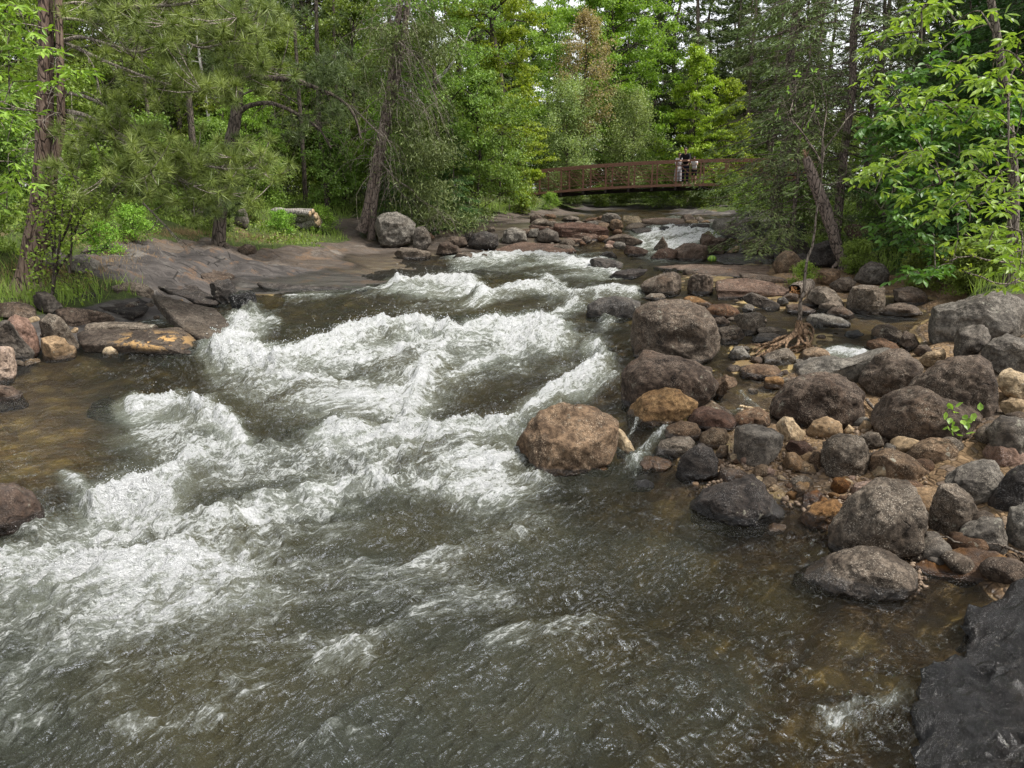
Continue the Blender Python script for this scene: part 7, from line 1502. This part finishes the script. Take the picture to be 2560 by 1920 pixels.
def person(loc, rz, label, hgt, top, bottom, hair, lean=.25, long_hair=False, sleeves=True, skirt=False, arm_fwd=.38, arm_z=1.12, short=False, hat=None, skin=(.45, .28, .2)):
    """faces +y before rotation; arms reach to a rail in front"""
    k = hgt/1.75; r = empty('person', loc, rz); r.scale = (k, k, k); tag(r, label, 'person')
    sk = flat('skin', skin, .55, .4, 0, .06); A = np.array
    hip = A([0, 0, .95]); ch = A([0, lean*.55, 1.32]); nk = A([0, lean*.8, 1.50]); hd = A([0, lean*.95+.03, 1.62]); ht = A([0, lean+.03, 1.70])
    P = [hip, A([0, lean*.25, 1.12]), ch, nk, hd, ht]; E = [(0, 1), (1, 2), (2, 3), (3, 4), (4, 5)]; Rr = [(.12, .085), (.10, .075), (.115, .075), .05, (.075, .09), (.06, .075)]
    arms = []
    for s in (-1, 1):
        sh = ch+A([s*.17, 0, .10]); el = sh+A([s*.06, arm_fwd*.45, -.20]); wr = A([s*.20, ch[1]+arm_fwd, arm_z]); i = len(P); P += [sh, el, wr]; E += [(2, i), (i, i+1), (i+1, i+2)]; Rr += [.042, .036, .028]
        pm = wr+A([-s*.02, .05, -.01]); P.append(pm); Rr.append((.032, .016)); E.append((i+2, i+3)); arms.append((sh, el, wr, pm, s))
        hp = A([s*.095, -.01, .90]); kn = A([s*.10, .03, .50]); an = A([s*.105, -.02, .09]); to = A([s*.12, .13, .035]); j = len(P); P += [hp, kn, an, to]; E += [(0, j), (j, j+1), (j+1, j+2), (j+2, j+3)]; Rr += [.085, .058, .04, .035]
    b = skin_obj('body', P, E, Rr, sk, r)
    for sh, el, wr, pm, s in arms:   # fingers closed over the rail, thumb from the side of the palm
        FP = [pm]; FE = []; FR = [.018]
        for f, (dx, ln) in enumerate([(-.028, .070), (-.010, .080), (.009, .075), (.027, .058)]):
            i = len(FP); FP += [pm+A([dx, .035, .012]), pm+A([dx, .035+ln*.45, -.004]), pm+A([dx, .03+ln*.6, -.035])]; FE += [(0, i), (i, i+1), (i+1, i+2)]; FR += [.010, .009, .008]
        i = len(FP); FP += [pm+A([-s*.038, .01, -.012]), pm+A([-s*.045, .045, -.03])]; FE += [(0, i), (i, i+1)]; FR += [.011, .009]
        skin_obj('hand', FP, FE, FR, sk, r, 1)
    tm = flat('shirt_cloth', top, .85, .2, 0, .12, 60); bmt = flat('trouser_cloth', bottom, .85, .2, 0, .12, 60)
    P2 = [hip+A([0, 0, .0]), P[1], ch, ch+A([0, lean*.15, .12])]; E2 = [(0, 1), (1, 2), (2, 3)]; R2 = [(.165, .125), (.15, .12), (.18, .13), (.07, .065)]
    for sh, el, wr, pm, s in arms:
        i = len(P2); P2.append(sh); E2.append((2, i)); R2.append(.075); P2.append(el if sleeves else (sh+el)/2); E2.append((i, i+1)); R2.append(.058)
        if sleeves: P2.append(el*.25+wr*.75); E2.append((i+1, i+2)); R2.append(.045)
    skin_obj('shirt', P2, E2, R2, tm, r)
    if skirt:
        T = Tubes(); T.add(A([[0, 0, 1.0], [0, 0, .85], [0, .01, .6], [0, .02, .22]]), [.15, .19, .22, .27], 16, .12); link('skirt', T.mesh('skirt', bmt), r)
    else:
        P3_ = [hip]; E3 = []; R3 = [(.165, .125)]
        for s in (-1, 1): j = len(P3_); P3_ += [A([s*.095, -.01, .88]), A([s*.10, .02, .52])]+([] if short else [A([s*.105, -.02, .13])]); E3 += [(0, j), (j, j+1)]+([] if short else [(j+1, j+2)]); R3 += [.10, .078]+([] if short else [.062])
        skin_obj('trousers', P3_, E3, R3, bmt, r)
    V, F = ico(3); hm = flat('hair', hair, .6, .4, 0, .3, 80); hc = hd+A([0, -.012, .045]); S = A([.092, .105, .10]); HV = V*S; HV[(V[:, 1] > .45) & (V[:, 2] < .3)] *= .72
    if long_hair: low = (V[:, 2] < -.1) & (V[:, 1] < .1); HV[low, 2] *= 2.3; HV[low, 1] -= .02
    link('hair', mkmesh('hair', HV+hc, [F], hm), r)
    FT = Tubes()  # face: nose, brows, mouth, ears
    fc = hd+A([0, .088, .02]); FT.add(A([fc+[0, 0, .03], fc+[0, .018, -.005], fc+[0, .004, -.02]]), [.008, .013, .008], 6)
    for s in (-1, 1): FT.add(A([hd+[s*.078, .0, .035], hd+[s*.088, -.01, .0], hd+[s*.078, -.005, -.02]]), [.010, .014, .008], 6)
    link('face', FT.mesh('face', sk), r)
    FT = Tubes()
    for s in (-1, 1): FT.add(A([fc+[s*.030-.009, -.004, .028], fc+[s*.030+.009, -.004, .028]]), [.007, .007], 6)
    FT.add(A([fc+[-.02, -.003, -.045], fc+[.02, -.003, -.045]]), [.005, .005], 5); link('eyes_and_mouth', FT.mesh('eyes_and_mouth', flat('face_dark', (.08, .03, .025), .5)), r)
    for s in (-1, 1):
        FT = Tubes(); FT.add(A([[s*.105, -.07, .04], [s*.108, -.02, .05], [s*.115, .08, .04], [s*.12, .15, .03]]), [.03, .045, .045, .025], 8); link('shoe', FT.mesh('shoe', flat('shoe_leather', (.12, .09, .08), .7)), r)
    if hat:
        T = Tubes(); T.add(A([hc+[0, 0, .02], hc+[0, 0, .03], hc+[0, 0, .08], hc+[0, 0, .115]]), [.15, .105, .10, .03], 14); link('hat', T.mesh('hat', flat('hat_cloth', hat, .9)), r)
    return r

def people(root, Z, L, ang, wd):
    ca, sa = math.cos(ang), math.sin(ang); bx, by = root.location[0], root.location[1]
    def onb(px, off):
        # point on the deck seen at column px
        best = min(np.linspace(0, L, 600), key=lambda s: abs(CX+FPX*(bx+ca*s-sa*off)/((by+sa*s+ca*off)*cp-(Z(s)-CH)*sp)-px))
        return (bx+ca*best-sa*off, by+sa*best+ca*off, float(Z(best))+.015)
    f = ang+math.pi       # facing the near rail
    person(onb(1479, .42), f, 'adult in a black shirt and dark trousers leaning on the near rail of the footbridge', 1.84, (.012, .012, .015), (.015, .018, .035), (.02, .015, .012), lean=.34, arm_fwd=.26, arm_z=1.13)
    person(onb(1464, .75), f+.4, 'person in a pale grey dress standing left of the adult in black', 1.62, (.45, .42, .42), (.42, .40, .42), (.05, .03, .02), lean=.08, arm_fwd=.18, arm_z=1.0, long_hair=True, skirt=True)
    person(onb(1498, .42), f-.1, 'child in a white top and black shorts looking over the bridge rail', 1.38, (.75, .75, .76), (.015, .015, .018), (.02, .015, .012), lean=.22, sleeves=False, short=True, arm_fwd=.24, arm_z=1.30, long_hair=True)
    person(onb(1727, .5), f, 'person in blue jeans half hidden behind branches at the right end of the footbridge', 1.66, (.42, .30, .28), (.07, .11, .26), (.35, .22, .13), lean=.1, arm_z=1.1)
    p = at(1952, 21.5); person(tuple(p), math.pi+.9, 'angler in a blue shirt and pale trousers behind the leaves on the right', 1.7, (.05, .12, .45), (.55, .55, .55), (.12, .08, .05), lean=.15, arm_fwd=.32, arm_z=1.1)
    T = Tubes(); a = P3('V', (420, 770), 21.2); b = P3('V', (0, 705), 20.8); T.add(smooth_path(np.array([a, (a+b)/2+[0, 0, .03], b])-a, 8), np.linspace(.012, .006, 8), 6)
    o = link('fishing_rod', T.mesh('fishing_rod', flat('rod_black', (.02, .02, .02), .4)), None, a); tag(o, 'thin black fishing rod held out over the bank', 'fishing rod')
build_water()
build_ground()
for e in RT:
    rock(e[0], e[1], e[2], e[3], **e[4])
for i, e in enumerate(SL): slab(e[0], e[1], e[2], e[3], e[4], e[5], seed=i+3, **e[6])
cobbles()
big_pine(); second_pine(); leaning_spruce(); hero_decid(); right_conifers(); driftwood(); foreground_leaves(); small_plants(); grass(); forest()
people(*build_bridge())
# ------------------------------------------------------------------ camera, sky, sun
cam = bpy.data.objects.new('camera', bpy.data.cameras.new('camera')); COL.objects.link(cam)
cam.data.sensor_width = 36; cam.data.lens = 36*FPX/2212; cam.data.clip_end = 600; cam.data.clip_start = .05
cam.location = (0, 0, CH); cam.rotation_euler = (math.radians(90)-PT, 0, 0)
sc.camera = cam
w = bpy.data.worlds.new('World'); sc.world = w; w.use_nodes = True
nt = w.node_tree; nt.nodes.clear()
sky = nt.nodes.new('ShaderNodeTexSky'); sky.sky_type = 'NISHITA'; sky.sun_disc = False
SUN_EL, SUN_AZ = math.radians(60), math.radians(105)
sky.sun_elevation = SUN_EL; sky.sun_rotation = SUN_AZ; sky.dust_density = 1; sky.air_density = 1; sky.ozone_density = 1
hs = nt.nodes.new('ShaderNodeHueSaturation'); hs.inputs['Saturation'].default_value = .12
bg = nt.nodes.new('ShaderNodeBackground'); bg.inputs['Strength'].default_value = .13
ou = nt.nodes.new('ShaderNodeOutputWorld')
nt.links.new(sky.outputs[0], hs.inputs['Color']); nt.links.new(hs.outputs[0], bg.inputs['Color']); nt.links.new(bg.outputs[0], ou.inputs['Surface'])
sl = bpy.data.lights.new('sun', 'SUN'); sl.energy = 2.7; sl.angle = math.radians(8); sl.color = (1, .96, .9)
so = bpy.data.objects.new('sun', sl); COL.objects.link(so)
dv = Vector((math.sin(SUN_AZ)*math.cos(SUN_EL), math.cos(SUN_AZ)*math.cos(SUN_EL), math.sin(SUN_EL)))
so.rotation_euler = (-dv).to_track_quat('-Z', 'Y').to_euler()
sc.view_settings.view_transform = 'Standard'; sc.view_settings.look = 'None'; sc.view_settings.gamma = 1; sc.view_settings.exposure = 1.2
sc.render.engine = 'CYCLES'
sc.cycles.max_bounces = 6; sc.cycles.diffuse_bounces = 3; sc.cycles.glossy_bounces = 2; sc.cycles.transmission_bounces = 3; sc.cycles.transparent_max_bounces = 8
sc.cycles.caustics_reflective = False; sc.cycles.caustics_refractive = False
sc.cycles.use_denoising = True; sc.cycles.denoising_prefilter = 'NONE'; sc.cycles.denoising_input_passes = 'RGB_ALBEDO_NORMAL'; sc.cycles.sample_clamp_direct = 2.5; sc.cycles.sample_clamp_indirect = 1.5
